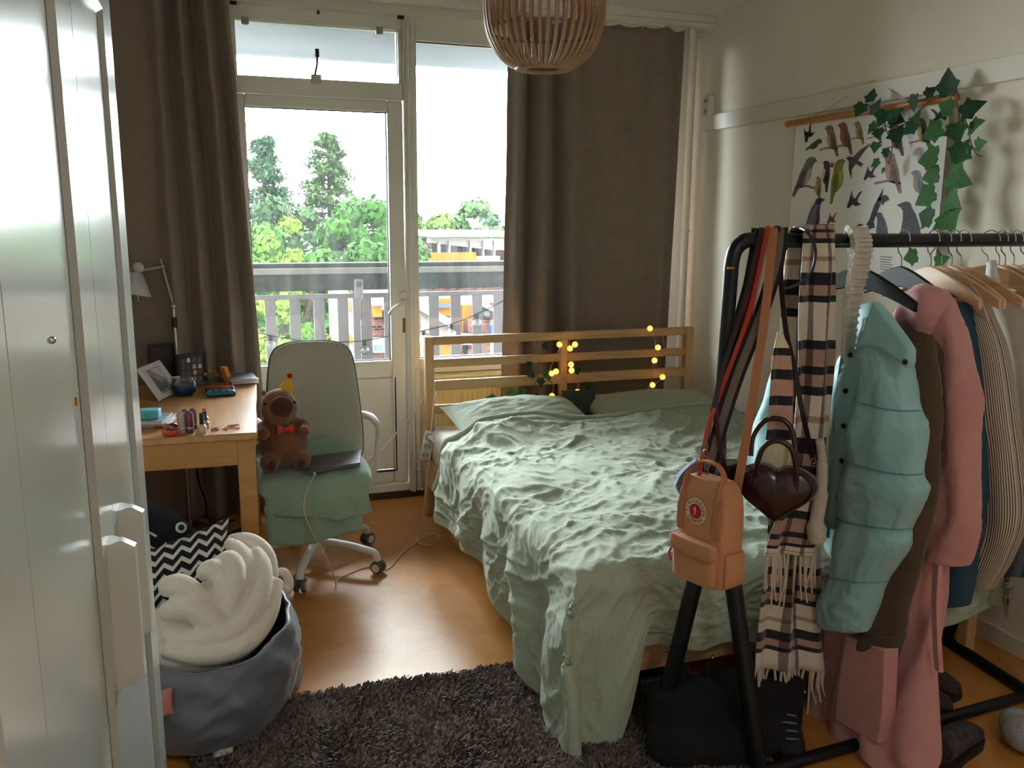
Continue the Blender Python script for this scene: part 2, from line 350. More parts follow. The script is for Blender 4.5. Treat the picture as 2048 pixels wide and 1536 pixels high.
# wall outlet
oc = P(1421, 212, x=XR-0.005)
ol = thing('wall_outlet', 'small white double wall outlet above the wall batten', 'outlet', (XR, oc[1], oc[2]))
MB().bx(XR-0.035, XR, oc[1]-0.045, oc[1]+0.045, oc[2]-0.062, oc[2]+0.058, 0.008).build('cover', M_trim, ol)
for dz in (-0.032, 0.028):
    MB().lathe([(0.0, 0), (0.021, 0), (0.021, 0.002), (0.0, 0.002)], 18, (XR-0.036, oc[1], oc[2]+dz), Matrix.Rotation(-PI/2, 3, 'Y')).build('socket', mat('outlet_face', '#bdb7a8', 0.5), ol)
    for dy in (-0.009, 0.009): MB().ball((XR-0.0385, oc[1]+dy, oc[2]+dz), 0.004, 8, 6).build('pin_hole', M_dark, ol)
# radiator below the window
M_rad = mat('radiator_enamel', '#e2cf9c', 0.4)
rd = thing('radiator', 'cream ribbed panel radiator under the window behind the bed', 'radiator', (1.6, 4.72, 0.12))
MB().bx(1.13, 2.45, 4.70, 4.78, 0.13, 0.70, 0.006).build('panel', M_rad, rd)
for k in range(44):
    x = 1.15+k*0.0295
    MB().bx(x, x+0.017, 4.692, 4.703, 0.15, 0.66, 0.005).build('rib', M_rad, rd)
MB().bx(1.12, 2.46, 4.69, 4.79, 0.70, 0.715, 0.004).build('top_grille', M_rad, rd)
MB().tube([(1.10, 4.74, 0.20), (1.13, 4.74, 0.20)], 0.016, 10).build('valve', M_trim, rd)

# ------------------------------------------------------------------ balcony
M_conc = mat('weathered_concrete', outd('#8b8d92'), 0.9, var=0.15, vscale=14, bump=0.3, bscale=60)
struct(MB().bx(-3, 6, W+0.17, 6.28, -0.15, 0.03).build('balcony_floor', M_conc))
struct(MB().bx(-3, 6, W+0.17, 6.30, 2.63, 2.85).build('balcony_ceiling', mat('balcony_paint', tuple(q*2.2 for q in outd('#c9ced6')), 0.9, var=0.06, vscale=3)))
M_slat = mat('railing_paint', outd('#aba3a7'), 0.8, var=0.08, vscale=9)
M_dirty = mat('mossy_concrete', outd('#555c57'), 0.95, var=0.4, vscale=22, bump=0.5, bscale=70)
M_pale = mat('pale_concrete', outd('#c3bdb3'), 0.9, var=0.1, vscale=12)
yr = 6.2
def zr(v, u=700): return P(u, v, y=yr)[2]
ra = thing('balcony_railing', 'grey balcony railing with concrete beam and upright slats outside the window', 'railing', (1.5, yr, 0.03))
MB().bx(-3, 6, yr+0.0, yr+0.14, zr(535), zr(526), 0.004).build('cap', M_dirty, ra)
MB().bx(-3, 6, yr-0.03, yr+0.12, zr(547), zr(535), 0.004).build('ledge', M_pale, ra)
MB().bx(-3, 6, yr, yr+0.10, zr(580.5), zr(547), 0.004).build('beam', M_dirty, ra)
MB().bx(-3, 6, yr+0.02, yr+0.06, zr(597), zr(588), 0.003).build('top_rail', M_slat, ra)
MB().bx(-3, 6, yr+0.02, yr+0.06, 0.08, 0.14, 0.003).build('bottom_rail', M_slat, ra)
sl = None
for k in range(-18, 28):
    x = 0.336+k*0.1655
    if sl is None: sl = MB().bx(-0.037, 0.037, yr+0.025, yr+0.05, 0.05, zr(592), 0.003).build('slat', M_slat); sl['_local'] = 1; o = sl
    else: o = sl.copy(); COL.objects.link(o)
    o.parent = ra; o.location = (x-1.5, -yr, -0.03)
for x in (-1.6, 0.93, 3.4): MB().bx(x-0.025, x+0.025, yr+0.02, yr+0.10, 0.03, zr(580), 0.003).build('post', M_slat, ra)
bp_ = P(718, 578, y=yr-0.04)
bx_ = thing('junction_box', 'pale grey box with round fitting on the balcony beam', 'box', bp_)
MB().bx(bp_[0]-0.03, bp_[0]+0.03, yr-0.05, yr-0.0005, bp_[2]-0.075, bp_[2]+0.07, 0.008).build('housing', mat('pale_plastic', outd('#b9b4b4'), 0.6), bx_)
MB().lathe([(0.0, 0.0), (0.02, 0.0), (0.02, 0.01), (0.011, 0.012), (0.0, 0.012)], 16, (bp_[0], yr-0.05, bp_[2]+0.035), Matrix.Rotation(PI/2, 3, 'X')).build('round_fitting', mat('grey_metal2', outd('#77716f'), 0.4), bx_)
# bulbs on the balcony railing
M_wire = mat('black_cable', outd('#141414'), 0.6)
M_bulb = glass_mat('clear_bulb_glass', 0.12)
def bulb_string(name, label, pts, bulbs, y):
    t = thing(name, label, 'string lights', P(*pts[0], y=y))
    MB().tube(spline([P(a, b_, y=y) for a, b_ in pts], 6), 0.0035, 6).build('cable', M_wire, t)
    for a, b_ in bulbs:
        p = P(a, b_, y=y)
        s = MB().tube([p, p-np.array([0, 0, 0.035])], 0.013, 10).build('bulb_socket', M_wire, t)
        g = MB().ball(p-np.array([0, 0, 0.068]), 0.034, 14, 10).build('bulb', M_bulb, t)
bulb_string('festoon_lights', 'string of clear bulbs along the balcony rail seen through the door', [(470, 655), (541, 671), (605, 681), (668, 684), (729, 681), (800, 668)], [(541, 671), (605, 681), (668, 684), (729, 681)], 6.221)
bulb_string('festoon_lights', 'string of clear bulbs rising across the right window', [(820, 668), (847, 661), (903, 648), (954, 628), (1010, 600), (1060, 570)], [(847, 661), (903, 648), (954, 628)], 6.221)
# ------------------------------------------------------------------ outside: ground, trees, houses
struct(MB().bx(-120, 160, 8, 260, -12.2, -12.0).build('ground_outside', mat('grass_ground', outd('#4b6a35'), 0.95, var=0.3, vscale=0.6)))
rng = np.random.RandomState(3)
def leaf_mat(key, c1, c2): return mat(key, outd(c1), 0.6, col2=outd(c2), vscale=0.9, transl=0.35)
def blob_tree(name, label, cu, top, y, rx, h, c1, c2, n, leaf, seed, trunk='#4a3a2c', low=-12.0):
    r = np.random.RandomState(seed); p = P(cu, top, y=y); cx, zt = p[0], p[2]
    t = thing(name, label, 'tree', (cx, y, low), 'trees beyond the balcony')
    tk = MB().tube([(cx, y, low), (cx+0.2, y, zt-h*0.8), (cx, y, zt-h*0.25)], [0.4, 0.3, 0.12], 8)
    for k in range(6):
        a = r.uniform(0, 2*PI); tk.tube([(cx, y, zt-h*(0.75-0.06*k)), (cx+math.cos(a)*rx*0.6, y+math.sin(a)*rx*0.6, zt-h*(0.45-0.05*k))], [0.14, 0.04], 6)
    tk.build('trunk', mat('bark_'+trunk, outd(trunk), 0.9), t)
    cz = zt-h*0.5; nc = 120; C = []
    for k in range(nc):
        d = r.normal(size=3); d /= np.linalg.norm(d); q = d*(r.uniform(0.15, 1.0)**0.5)
        C.append((cx+q[0]*rx*0.86, y+q[1]*rx*0.86, cz+q[2]*h*0.485, r.uniform(0.16, 0.3)*rx))
    C = np.array(C); k = r.randint(0, nc, n); d = r.normal(size=(n, 3)); d /= np.linalg.norm(d, axis=1)[:, None]
    c = C[k, :3]+d*C[k, 3:4]*r.uniform(0.6, 1.08, (n, 1))*np.array([1, 1, 0.8])
    a = np.cross(d, r.normal(size=(n, 3))); a /= np.linalg.norm(a, axis=1)[:, None]; b_ = np.cross(d, a)+0.5*d
    L_ = leaf*r.uniform(0.6, 1.3, (n, 1)); V = np.stack([c-a*L_*0.5, c+b_*L_*0.7, c+a*L_*0.5, c-b_*L_*0.7], 1).reshape(-1, 3)
    mb = MB(); mb.v = V.tolist(); mb.f = np.arange(4*n).reshape(n, 4).tolist(); mb.uv = [(0, 0)]*(4*n); mb.mi = [0]*n
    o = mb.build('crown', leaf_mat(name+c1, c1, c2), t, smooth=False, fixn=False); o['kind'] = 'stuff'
def conifer(name, label, cu, top, y, h, w, c1, c2, seed, low=-12.0, n=16000):
    r = np.random.RandomState(seed); p = P(cu, top, y=y); cx, zt = p[0], p[2]
    t = thing(name, label, 'tree', (cx, y, low), 'trees beyond the balcony')
    tk = MB().tube([(cx, y, low), (cx, y, zt-0.3)], [0.45, 0.05], 8); br = []
    k = 0; z = zt-0.6
    while z > zt-h:
        f = (zt-z)/h
        for q in range(8):
            a = r.uniform(0, 2*PI); ln = w*(0.05+0.95*f**0.75)*r.uniform(0.45, 1.15)
            e = np.array([cx+math.cos(a)*ln, y+math.sin(a)*ln, z-ln*0.12+r.uniform(-.2, .2)]); s = np.array([cx, y, z])
            tk.tube([s, (s+e)/2+np.array([0, 0, ln*0.06]), e], [0.07, 0.05, 0.015], 5); br.append((s, e, ln))
        z -= h*0.036*r.uniform(0.7, 1.4)
    tk.build('trunk', mat('conifer_bark', outd('#54473c'), 0.9), t)
    V = []
    per = n//len(br)
    for s, e, ln in br:
        tt = r.uniform(0.25, 1.05, per)[:, None]; c = s+(e-s)*tt+r.normal(size=(per, 3))*np.array([0.2, 0.2, 0.17])*(0.5+ln*0.25)
        d = r.normal(size=(per, 3)); d /= np.linalg.norm(d, axis=1)[:, None]; a = np.cross(d, r.normal(size=(per, 3))); a /= np.linalg.norm(a, axis=1)[:, None]
        V.append(np.stack([c-a*0.07, c+d*0.2, c+a*0.07, c-d*0.2], 1).reshape(-1, 3))
    V = np.concatenate(V); nn = len(V)//4
    mb = MB(); mb.v = V.tolist(); mb.f = np.arange(4*nn).reshape(nn, 4).tolist(); mb.uv = [(0, 0)]*(4*nn); mb.mi = [0]*nn
    o = mb.build('needles', leaf_mat('needles'+c1, c1, c2), t, smooth=False, fixn=False); o['kind'] = 'stuff'
conifer('conifer_tree', 'tall sparse conifer standing left of the tallest one beyond the door', 524, 262, 52, 14, 3.4, '#3f6a50', '#6f9a74', 4)
conifer('conifer_tree', 'tallest sparse conifer, rising in the middle of the door pane', 654, 256, 60, 14.5, 4.8, '#3c6a40', '#78a060', 5)
blob_tree('dark_tree', 'broad mid green leafy tree in the middle of the door pane', 700, 380, 23.8, 2.3, 9.5, '#2f6e22', '#63a440', 36000, 0.15, 11)
blob_tree('light_tree', 'bright yellow green leafy tree nearest the balcony', 566, 414, 17, 0.85, 7.5, '#6aa034', '#b2d45c', 24000, 0.10, 12)
blob_tree('edge_tree', 'mid green leafy tree at the left edge of the door pane', 500, 398, 22, 1.7, 9.5, '#44862e', '#7fb852', 16000, 0.16, 13)
blob_tree('rear_tree', 'dull green leafy tree behind the conifers', 560, 388, 44, 3.4, 10, '#44704a', '#7a9c6a', 16000, 0.24, 14)
blob_tree('rear_tree', 'dull green leafy tree half hidden by the door stile', 800, 410, 46, 3.2, 10, '#46743a', '#74a050', 12000, 0.24, 15)
blob_tree('far_tree', 'pale green far tree left in the right window', 872, 412, 52, 2.9, 10, '#6f9a45', '#9cc46a', 20000, 0.3, 16)  # far trees: distance haze is put into the paler crown colours
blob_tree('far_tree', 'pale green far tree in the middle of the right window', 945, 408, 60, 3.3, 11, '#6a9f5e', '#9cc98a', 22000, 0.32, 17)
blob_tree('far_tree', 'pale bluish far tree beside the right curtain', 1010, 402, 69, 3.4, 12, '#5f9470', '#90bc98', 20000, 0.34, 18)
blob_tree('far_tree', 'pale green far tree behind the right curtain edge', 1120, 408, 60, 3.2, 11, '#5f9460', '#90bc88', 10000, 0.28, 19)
# terraced brick houses
def brick_mat(key, c1, c2, mortar, sc):
    m = bpy.data.materials.new(key); m.use_nodes = True; N = m.node_tree.nodes; L = m.node_tree.links; b = N['Principled BSDF']
    tc = N.new('ShaderNodeTexCoord'); mp = N.new('ShaderNodeMapping'); mp.inputs['Rotation'].default_value = (PI/2, 0, 0); L.new(tc.outputs['Object'], mp.inputs[0])
    bt = N.new('ShaderNodeTexBrick'); bt.inputs['Scale'].default_value = sc; bt.inputs['Color1'].default_value = (*outd(c1), 1); bt.inputs['Color2'].default_value = (*outd(c2), 1); bt.inputs['Mortar'].default_value = (*outd(mortar), 1); bt.inputs['Mortar Size'].default_value = 0.015
    L.new(mp.outputs[0], bt.inputs['Vector']); L.new(bt.outputs[0], b.inputs['Base Color']); b.inputs['Roughness'].default_value = 0.9; b.inputs['Specular IOR Level'].default_value = 0.04; return m
M_brick = brick_mat('brown_brick', outd('#7a4a44'), '#8d5a50', '#8f7d74', 5)
M_or = mat('orange_wood_panel', outd('#c4762a'), 0.7, var=0.15, vscale=2, stretch=(6, 6, 0.6))
M_wht = mat('white_house_paint', outd('#cfc8bf'), 0.8, var=0.06, vscale=1)
M_hglass = mat('house_window', outd('#5a6a72'), 0.15)
def quad(u0, v0, u1, v1, y, dep, name, m, parent):
    a = P(u0, v1, y=y); c = P(u1, v0, y=y)
    return MB().bx(a[0], c[0], y, y+dep, a[2], c[2]).build(name, m, parent)
def para(pts, y, dep, name, m, parent):
    return MB().poly([P(u, v, y=y) for u, v in pts], (0, 1, 0), dep).build(name, m, parent)
def house(label, loc):
    return thing('terraced_house', label, 'building', loc, 'terraced houses beyond the balcony')
hA = house('upper brick house with white roof and long orange terrace screen', P(930, 525, y=27)*[1, 1, 0]+[0, 0, -12])
quad(868, 483, 1080, 900, 27.0, 5, 'wall', M_brick, hA); quad(858, 466, 1090, 474, 26.2, 6, 'roof', M_wht, hA)
para([(862, 474), (1090, 478), (1090, 500), (985, 500), (862, 486)], 26.6, 0.6, 'roof_edge', M_wht, hA)
for u in (884, 902, 925, 950, 972): quad(u, 486, u+13, 506, 26.9, 0.2, 'window', M_hglass, hA)
for u in (878, 898, 940, 966, 988): quad(u, 482, u+3, 524, 26.5, 0.2, 'post', M_wht, hA)
quad(858, 505, 952, 526, 25.6, 0.15, 'terrace_screen', M_or, hA); quad(952, 512, 1000, 526, 25.7, 0.15, 'terrace_screen', mat('grey_screen', outd('#9a8c86'), 0.8), hA)
quad(843, 510, 860, 526, 25.9, 3, 'low_wall', M_brick, hA)
hB = house('middle brick house with orange panels seen between the right slats', P(930, 700, y=20)*[1, 1, 0]+[0, 0, -12])
quad(846, 596, 1080, 1100, 20.0, 2.5, 'wall', mat('pale_wall', outd('#b9aaa0'), 0.9, var=0.08, vscale=1), hB)
quad(872, 596, 906, 632, 19.8, 0.25, 'panel', M_or, hB); quad(876, 606, 904, 616, 19.7, 0.15, 'window', M_hglass, hB)
quad(924, 610, 946, 668, 19.8, 0.25, 'panel', M_or, hB); quad(880, 688, 905, 735, 19.6, 0.25, 'panel', M_or, hB); quad(925, 706, 946, 735, 19.7, 0.2, 'panel', M_or, hB)
quad(936, 640, 980, 735, 19.4, 0.5, 'brick_bay', M_brick, hB); quad(960, 606, 1003, 640, 19.6, 0.4, 'brick_bay', M_brick, hB)
para([(842, 606), (842, 622), (912, 660), (912, 644)], 19.2, 0.4, 'sloping_parapet', M_wht, hB)
para([(842, 622), (842, 660), (905, 690), (905, 656)], 19.45, 0.2, 'stair_side', mat('stair_grey', outd('#a79a92'), 0.9), hB)
para([(950, 596), (950, 606), (1010, 634), (1010, 622)], 19.2, 0.3, 'sloping_parapet', M_wht, hB)
quad(968, 622, 980, 632, 19.3, 0.2, 'window', M_hglass, hB); quad(982, 652, 990, 686, 19.0, 0.2, 'blue_door', mat('blue_door', outd('#4a5c9c'), 0.6), hB)
quad(925, 668, 948, 690, 19.3, 0.2, 'window_band', M_wht, hB)
hC = house('near brick house with orange panels behind the door handle', P(750, 700, y=16)*[1, 1, 0]+[0, 0, -12])
quad(744, 620, 815, 1100, 16.0, 3, 'wall', M_brick, hC); quad(725, 578, 815, 592, 16.6, 3, 'roof', M_wht, hC)
quad(699, 601, 728, 740, 16.4, 3, 'stair_wall', mat('cream_wall', outd('#b7a79c'), 0.9), hC)
quad(702, 602, 728, 640, 16.2, 0.2, 'panel', M_or, hC); quad(746, 610, 764, 634, 15.85, 0.2, 'panel', M_or, hC)
para([(699, 624), (699, 634), (731, 658), (731, 646)], 15.8, 0.4, 'sloping_parapet', M_wht, hC); para([(699, 634), (699, 668), (729, 690), (729, 657)], 15.95, 0.3, 'stair_side', M_wht, hC)
para([(699, 668), (699, 690), (729, 716), (729, 690)], 15.9, 0.3, 'panel', M_or, hC)
para([(699, 688), (699, 698), (740, 728), (740, 716)], 15.7, 0.4, 'sloping_parapet', M_wht, hC); para([(699, 698), (699, 740), (740, 740), (740, 728)], 15.8, 0.3, 'stair_side', M_wht, hC)
quad(746, 597, 775, 612, 15.7, 0.4, 'eaves', M_wht, hC); para([(764, 618), (780, 600), (790, 600), (790, 620)], 15.6, 0.4, 'gable', M_wht, hC)
quad(748, 676, 770, 706, 15.85, 0.2, 'window_surround', M_wht, hC); quad(751, 690, 766, 702, 15.75, 0.2, 'window', M_hglass, hC)
quad(774, 625, 779, 740, 15.8, 0.3, 'downpipe', M_wht, hC)
# ------------------------------------------------------------------ curtains
M_curt = mat('taupe_curtain', '#86766a', 0.9, var=0.06, vscale=30, bump=0.1, bscale=300, sheen=0.15, transl=0.05, bdist=0.001)
def curtain(name, label, ztop, zbot, xt, xb, yc, folds, amp_t, amp_b, runners, seed, nu=220, nv=60, shift=None):
    """xt / xb: functions of s giving x at top and bottom; folds: function of s giving a -1..1 fold offset"""
    t = thing(name, label, 'curtain', (float(xb(0.5)), yc, zbot))
    s = np.linspace(0, 1, nu)[None, :]; v = np.linspace(0, 1, nv)[:, None]
    top = ztop-0.012*np.abs(np.sin(s*PI*runners))
    z = top+(zbot-top)*v
    x = xt(s)*(1-v)+xb(s)*v
    amp = amp_t*(1-v)+amp_b*v
    f = folds(s + 0.012*pn(v*2.2, s*3, seed))
    y = yc + f*amp + 0.008*pn(s*9, v*4, seed)
    x = x+0.004*pn(s*6, v*5, seed+1)
    X = np.stack(np.broadcast_arrays(x, y, z), -1)
    o = solid(MB().grid(X).build('cloth', M_curt, t, ang=0), 0.003)
    for k in range(runners+1):
        q = k/runners; xx = float(xt(q)); yy = yc+float(folds(np.array([q]))[0])*amp_t
        h = MB().tube([(xx, yy, ztop-0.015), (xx, yy-0.004, ztop+0.015), (xx, 4.625, 2.657)], 0.004, 6); h.box((xx, 4.625, 2.652), (0.014, 0.014, 0.012), 0.003)
        h.build('curtain_glider', mat('white_nylon', '#ddd8cc', 0.5), t)
    return t
# left: smooth at the wall side, deep pleats at the door side
def fl(s):
    g = lambda c, w: np.exp(-((s-c)/w)**2)
    return 0.25*np.sin(s*9)*smooth(0.7, 0.3, s) - 0.9*g(0.60, 0.035)+0.8*g(0.665, 0.03)-0.6*g(0.735, 0.028)+1.0*g(0.80, 0.03)-0.9*g(0.87, 0.028)+0.5*g(0.92, 0.02)-0.6*g(0.985, 0.03)
xl_t = lambda s: interp(s, [0, 0.5, 0.6, 1], [XL+0.02, -0.30, -0.2, 0.118])
xl_b = lambda s: interp(s, [0, 0.5, 0.6, 1], [XL+0.02, -0.34, -0.2, 0.215])
curtain('curtain', 'long taupe curtain pleated beside the balcony door', 2.64, 0.04, xl_t, xl_b, 4.63, fl, 0.07, 0.065, 9, 1)
def frr(s):
    g = lambda c, w: np.exp(-((s-c)/w)**2)
    return 0.4*g(0.0, 0.04)-0.7*g(0.06, 0.04)+0.8*g(0.13, 0.028)-0.8*g(0.21, 0.045)+0.9*g(0.305, 0.03)-0.45*g(0.38, 0.045)+0.12*np.sin(s*14)*smooth(0.4, 0.5, s)-0.5*g(0.88, 0.05)+0.3*g(0.97, 0.03)
a_, b_ = P(1018, 300, y=4.62)[0], P(1371, 65, y=4.62)[0]
c_, d_ = P(1003, 700, y=4.62)[0], P(1330, 720, y=4.62)[0]
xr_t = lambda s: a_+(b_-a_)*interp(s, [0, .3, .45, 1], [0, .25, .42, 1]); xr_b = lambda s: c_+(d_-c_)*interp(s, [0, .3, .45, 1], [0, .33, .47, 1])
curtain('curtain', 'long taupe curtain drawn halfway across the right window', P(1372, 64, y=4.62)[2]+0.01, 0.12, xr_t, xr_b, 4.615, frr, 0.075, 0.085, 8, 2)

# ------------------------------------------------------------------ wardrobe
M_ward = mat('white_lacquered_board', '#aeb3ad', 0.17, bump=0.02, bscale=25, bdist=0.002, coat=0.1)
wx = -0.19
wr = thing('wardrobe', 'white wardrobe with framed panel doors and white handles at the left', 'wardrobe', (-0.5, 1.55, 0))
MB().bx(XL+0.01, wx-0.022, 0.27, 2.185, 0.0, 2.36, 0.003).build('body', M_ward, wr)
def wdoor(y0, y1, hy):
    d = MB().bx(wx-0.022, wx-0.010, y0+0.002, y1-0.002, 0.06, 2.34)
    st = 0.155; z0, z1 = 0.06, 2.34; zr0, zr1 = 0.26, 2.005
    for a in ((y0+0.002, y0+st, z0, z1), (y1-st, y1-0.002, z0, z1), (y0+st, y1-st, z0, zr0), (y0+st, y1-st, zr1, z1)):
        d.bx(wx-0.012, wx, a[0], a[1], a[2], a[3])
    # bevelled inner edge of the frame
    iy0, iy1, bw = y0+st, y1-st, 0.016
    for q in (((wx, iy0, zr0), (wx, iy0, zr1), (wx-0.0095, iy0+bw, zr1-bw), (wx-0.0095, iy0+bw, zr0+bw)), ((wx, iy1, zr0), (wx, iy1, zr1), (wx-0.0095, iy1-bw, zr1-bw), (wx-0.0095, iy1-bw, zr0+bw)),
              ((wx, iy0, zr0), (wx, iy1, zr0), (wx-0.0095, iy1-bw, zr0+bw), (wx-0.0095, iy0+bw, zr0+bw)), ((wx, iy0, zr1), (wx, iy1, zr1), (wx-0.0095, iy1-bw, zr1-bw), (wx-0.0095, iy0+bw, zr1-bw))):
        d.add(q, [(0, 1, 2, 3)])
    dd = d.build('door', M_ward, wr, smooth=False)
    if hy is None: return dd
    h = MB(); zz0, zz1 = 0.835, 1.085
    prof = [(0.0, -0.024), (0.014, -0.020), (0.024, -0.012), (0.040, -0.009), (0.042, 0.009), (0.026, 0.014), (0.012, 0.022), (0.0, 0.024)]
    h.rings([[(wx+a*(0.55 if i in (0, 5) else 1), hy+b, z) for a, b in prof] for i, z in enumerate((zz0, zz0+0.012, zz0+0.03, zz1-0.03, zz1-0.012, zz1))], True, True)
    h.build('handle', mat('handle_white', '#b4b8b1', 0.35), dd)
    return dd
wdoor(0.275, 0.915, None); da = wdoor(0.915, 1.555, 1.462); db = wdoor(1.555, 2.185, 1.635)
p = P(103, 680, x=wx); MB().ball((wx, p[1], p[2]), 0.005, 8, 6).build('screw', mat('chrome', '#c8c8c8', 0.15, 1.0), da)
p = P(150, 803, x=wx); MB().lathe([(0, 0), (0.006, 0), (0.006, 0.003), (0, 0.004)], 12, (wx, p[1], p[2]), Matrix.Rotation(PI/2, 3, 'Y')).build('brass_pin', mat('brass', '#c08a30', 0.25, 1.0), da)

# ------------------------------------------------------------------ desk
M_desk = wood('oak_veneer', '#c08a54', '#d9a970', axis=1, scale=0.6, rough=0.38)
M_desk2 = wood('oak_veneer_edge', '#b8803f', '#cf9a5a', axis=0, scale=0.6, rough=0.42)
zd = 0.785
dk = thing('desk', 'light oak desk beside the curtain, its right end to the chair', 'desk', (-0.3, 3.95, 0))
RZ = Matrix.Rotation(math.radians(-2.3), 3, 'Z'); D0 = np.array([0.113, 3.364])
def DK(a, b, z): # desk coordinates: a leftward from the right edge, b away from the near edge
    q = RZ @ Vector((-a, b, 0)); return np.array([D0[0]+q.x, D0[1]+q.y, z])
def dbox(a0, a1, b0, b1, z0, z1, bev=0.003):
    return MB().box(DK((a0+a1)/2, (b0+b1)/2, (z0+z1)/2), (abs(a1-a0), abs(b1-b0), abs(z1-z0)), bev, RZ)
dbox(0, 0.74, 0, 1.10, zd-0.028, zd, 0.004).build('top', M_desk, dk)
dbox(0.074, 0.664, 0.012, 0.032, zd-0.128, zd-0.028).build('apron', M_desk2, dk); dbox(0.012, 0.032, 0.074, 1.034, zd-0.128, zd-0.028).build('apron', M_desk, dk)
for a, b in ((0.012, 0.012), (0.66, 0.012), (0.012, 1.03), (0.66, 1.03)): dbox(a, a+0.066, b, b+0.066, 0, zd-0.028, 0.004).build('leg', M_desk2, dk)

# ------------------------------------------------------------------ floor lamp behind the desk
M_alu = mat('brushed_aluminium', '#b9b9b9', 0.28, 1.0); M_lwhite = mat('lamp_grey', '#c9ccce', 0.4, 0.1)
ly = 4.535
q1 = P(353, 700, y=ly); lb = np.array([q1[0]+0.012, ly, 0])
lm = thing('floor_lamp', 'jointed aluminium floor lamp with grey conical shade behind the desk', 'lamp', lb)
MB().lathe([(0, 0), (0.12, 0), (0.12, 0.012), (0.11, 0.018), (0.02, 0.022), (0, 0.022)], 32, lb).build('base', M_alu, lm)
e1 = P(347, 612, y=ly); MB().tube([lb+[0, 0, 0.02], q1, e1], 0.0085, 10).build('pole', M_alu, lm)
MB().tube([P(349, 655, y=ly), P(348, 634, y=ly)], 0.012, 10).build('collar', mat('lamp_black', '#1c1a1a', 0.5), lm)
e2 = P(325, 533, y=ly); MB().tube([e1, e2], 0.005, 8).build('lower_arm', M_alu, lm); MB().ball(e1, 0.014, 10, 8).build('joint', M_alu, lm)
MB().ball(e2, 0.013, 10, 8).build('joint', M_alu, lm); MB().tube([e2, P(321, 518, y=ly)], 0.005, 8).build('pin', M_alu, lm)
e3 = P(286, 540, y=ly-0.02); MB().tube([e2, e3], 0.006, 8).build('upper_arm', M_alu, lm)
c0 = P(277, 535, y=ly-0.03)
MB().ball(c0, 0.026, 14, 10).build('head_joint', M_lwhite, lm)
s0 = P(271, 545, y=ly-0.03); s1 = P(266, 580, y=ly-0.04); ax = Vector(s1-s0).normalized(); Q = ax.to_track_quat('Z', 'Y').to_matrix()
hs = 0.105
MB().lathe([(0.026, 0.0), (0.034, 0.004), (0.088, hs), (0.085, hs), (0.03, 0.006), (0.0, 0.004)], 28, s0, Q).build('shade', M_lwhite, lm)
MB().tube([s1+[0.02, 0, -0.03], s1+[0.02, 0, -0.055]], 0.003, 6).build('switch', M_alu, lm)

# ------------------------------------------------------------------ things on the desk
def slab(u, v, w, d, h, rz, z=zd, m=None, name='x', bev=0.004, parent=None, seg=1):
    p = P(u, v, z=z); return MB().box((p[0], p[1], z+h/2+0.0005), (w, d, h), bev, Matrix.Rotation(math.radians(rz), 3, 'Z'), seg=seg).build(name, m, parent)
# white picture frame leaning back
def leaning(name, label, corners, m, th, parts, cat='picture frame'):
    a, b, c, d = [Vector(q) for q in corners]; t = thing(name, label, cat, (a+b)/2)
    n = (b-a).cross(d-a).normalized()
    if n.y > 0: n = -n
    def at(i, j, off=0): return (a*(1-i)+b*i)*(1-j)+(d*(1-i)+c*i)*j+n*off
    bw, bh = parts
    for nm, q in (('rail', (0, 1, 0, bh)), ('rail', (0, 1, 1-bh, 1)), ('stile', (0, bw, bh, 1-bh)), ('stile', (1-bw, 1, bh, 1-bh))):
        MB().poly([at(q[0], q[2]), at(q[1], q[2]), at(q[1], q[3]), at(q[0], q[3])], n, th).build(nm, m, t)
    return t, at, n
zb_ = zd+0.001
A = P(318, 803, z=zb_); B = P(357, 783, z=zb_)
nn = Vector((0.25, 0.9, 0)).normalized()*0.07
Wd = np.array(B)-np.array(A)
upv = np.array([-0.088, 0.06, 0.135])
t1, at1, n1 = leaning('picture_frame', 'white picture frame with silvery photo leaning on the desk', [A, B, B+upv, A+upv], mat('white_frame', '#e3e2e6', 0.4), 0.016, (0.17, 0.13))
MB().poly([at1(.17, .13, 0.004), at1(.83, .13, 0.004), at1(.83, .87, 0.004), at1(.17, .87, 0.004)], n1, 0.002).build('photo', mat('faded_photo', '#8d7a78', 0.25, col2='#c9c2c8', vscale=14), t1)
MB().poly([at1(.25, .2, 0.0065), at1(.7, .25, 0.0065), at1(.45, .55, 0.0065), at1(.22, .8, 0.0065)], n1, 0.0005).build('photo_shape', mat('photo_grey', '#6d7180', 0.3), t1)
MB().poly([at1(.4, .86, 0.0065), at1(.8, .86, 0.0065), at1(.8, .5, 0.0065)], n1, 0.0005).build('photo_sky', mat('photo_pale', '#dcdce4', 0.3), t1)
MB().box((np.array(A)+np.array(B))/2+np.array([0.03, 0.05, 0.045]), (0.04, 0.006, 0.09), 0.001, Matrix.Rotation(0.5, 3, 'X')).build('prop', mat('white_frame'), t1)
A = P(355, 778, z=zb_); B = P(414, 769, z=zb_); upv = np.array([0.0, 0.05, 0.155])
t2, at2, n2 = leaning('picture_frame', 'black picture frame holding a dark collage behind the candle', [A, B, B+upv, A+upv], mat('black_frame', '#16110f', 0.45), 0.014, (0.08, 0.1))
MB().poly([at2(.08, .1, 0.003), at2(.92, .1, 0.003), at2(.92, .9, 0.003), at2(.08, .9, 0.003)], n2, 0.002).build('picture', mat('collage_dark', '#2a201c', 0.4), t2)
r = random.Random(4)
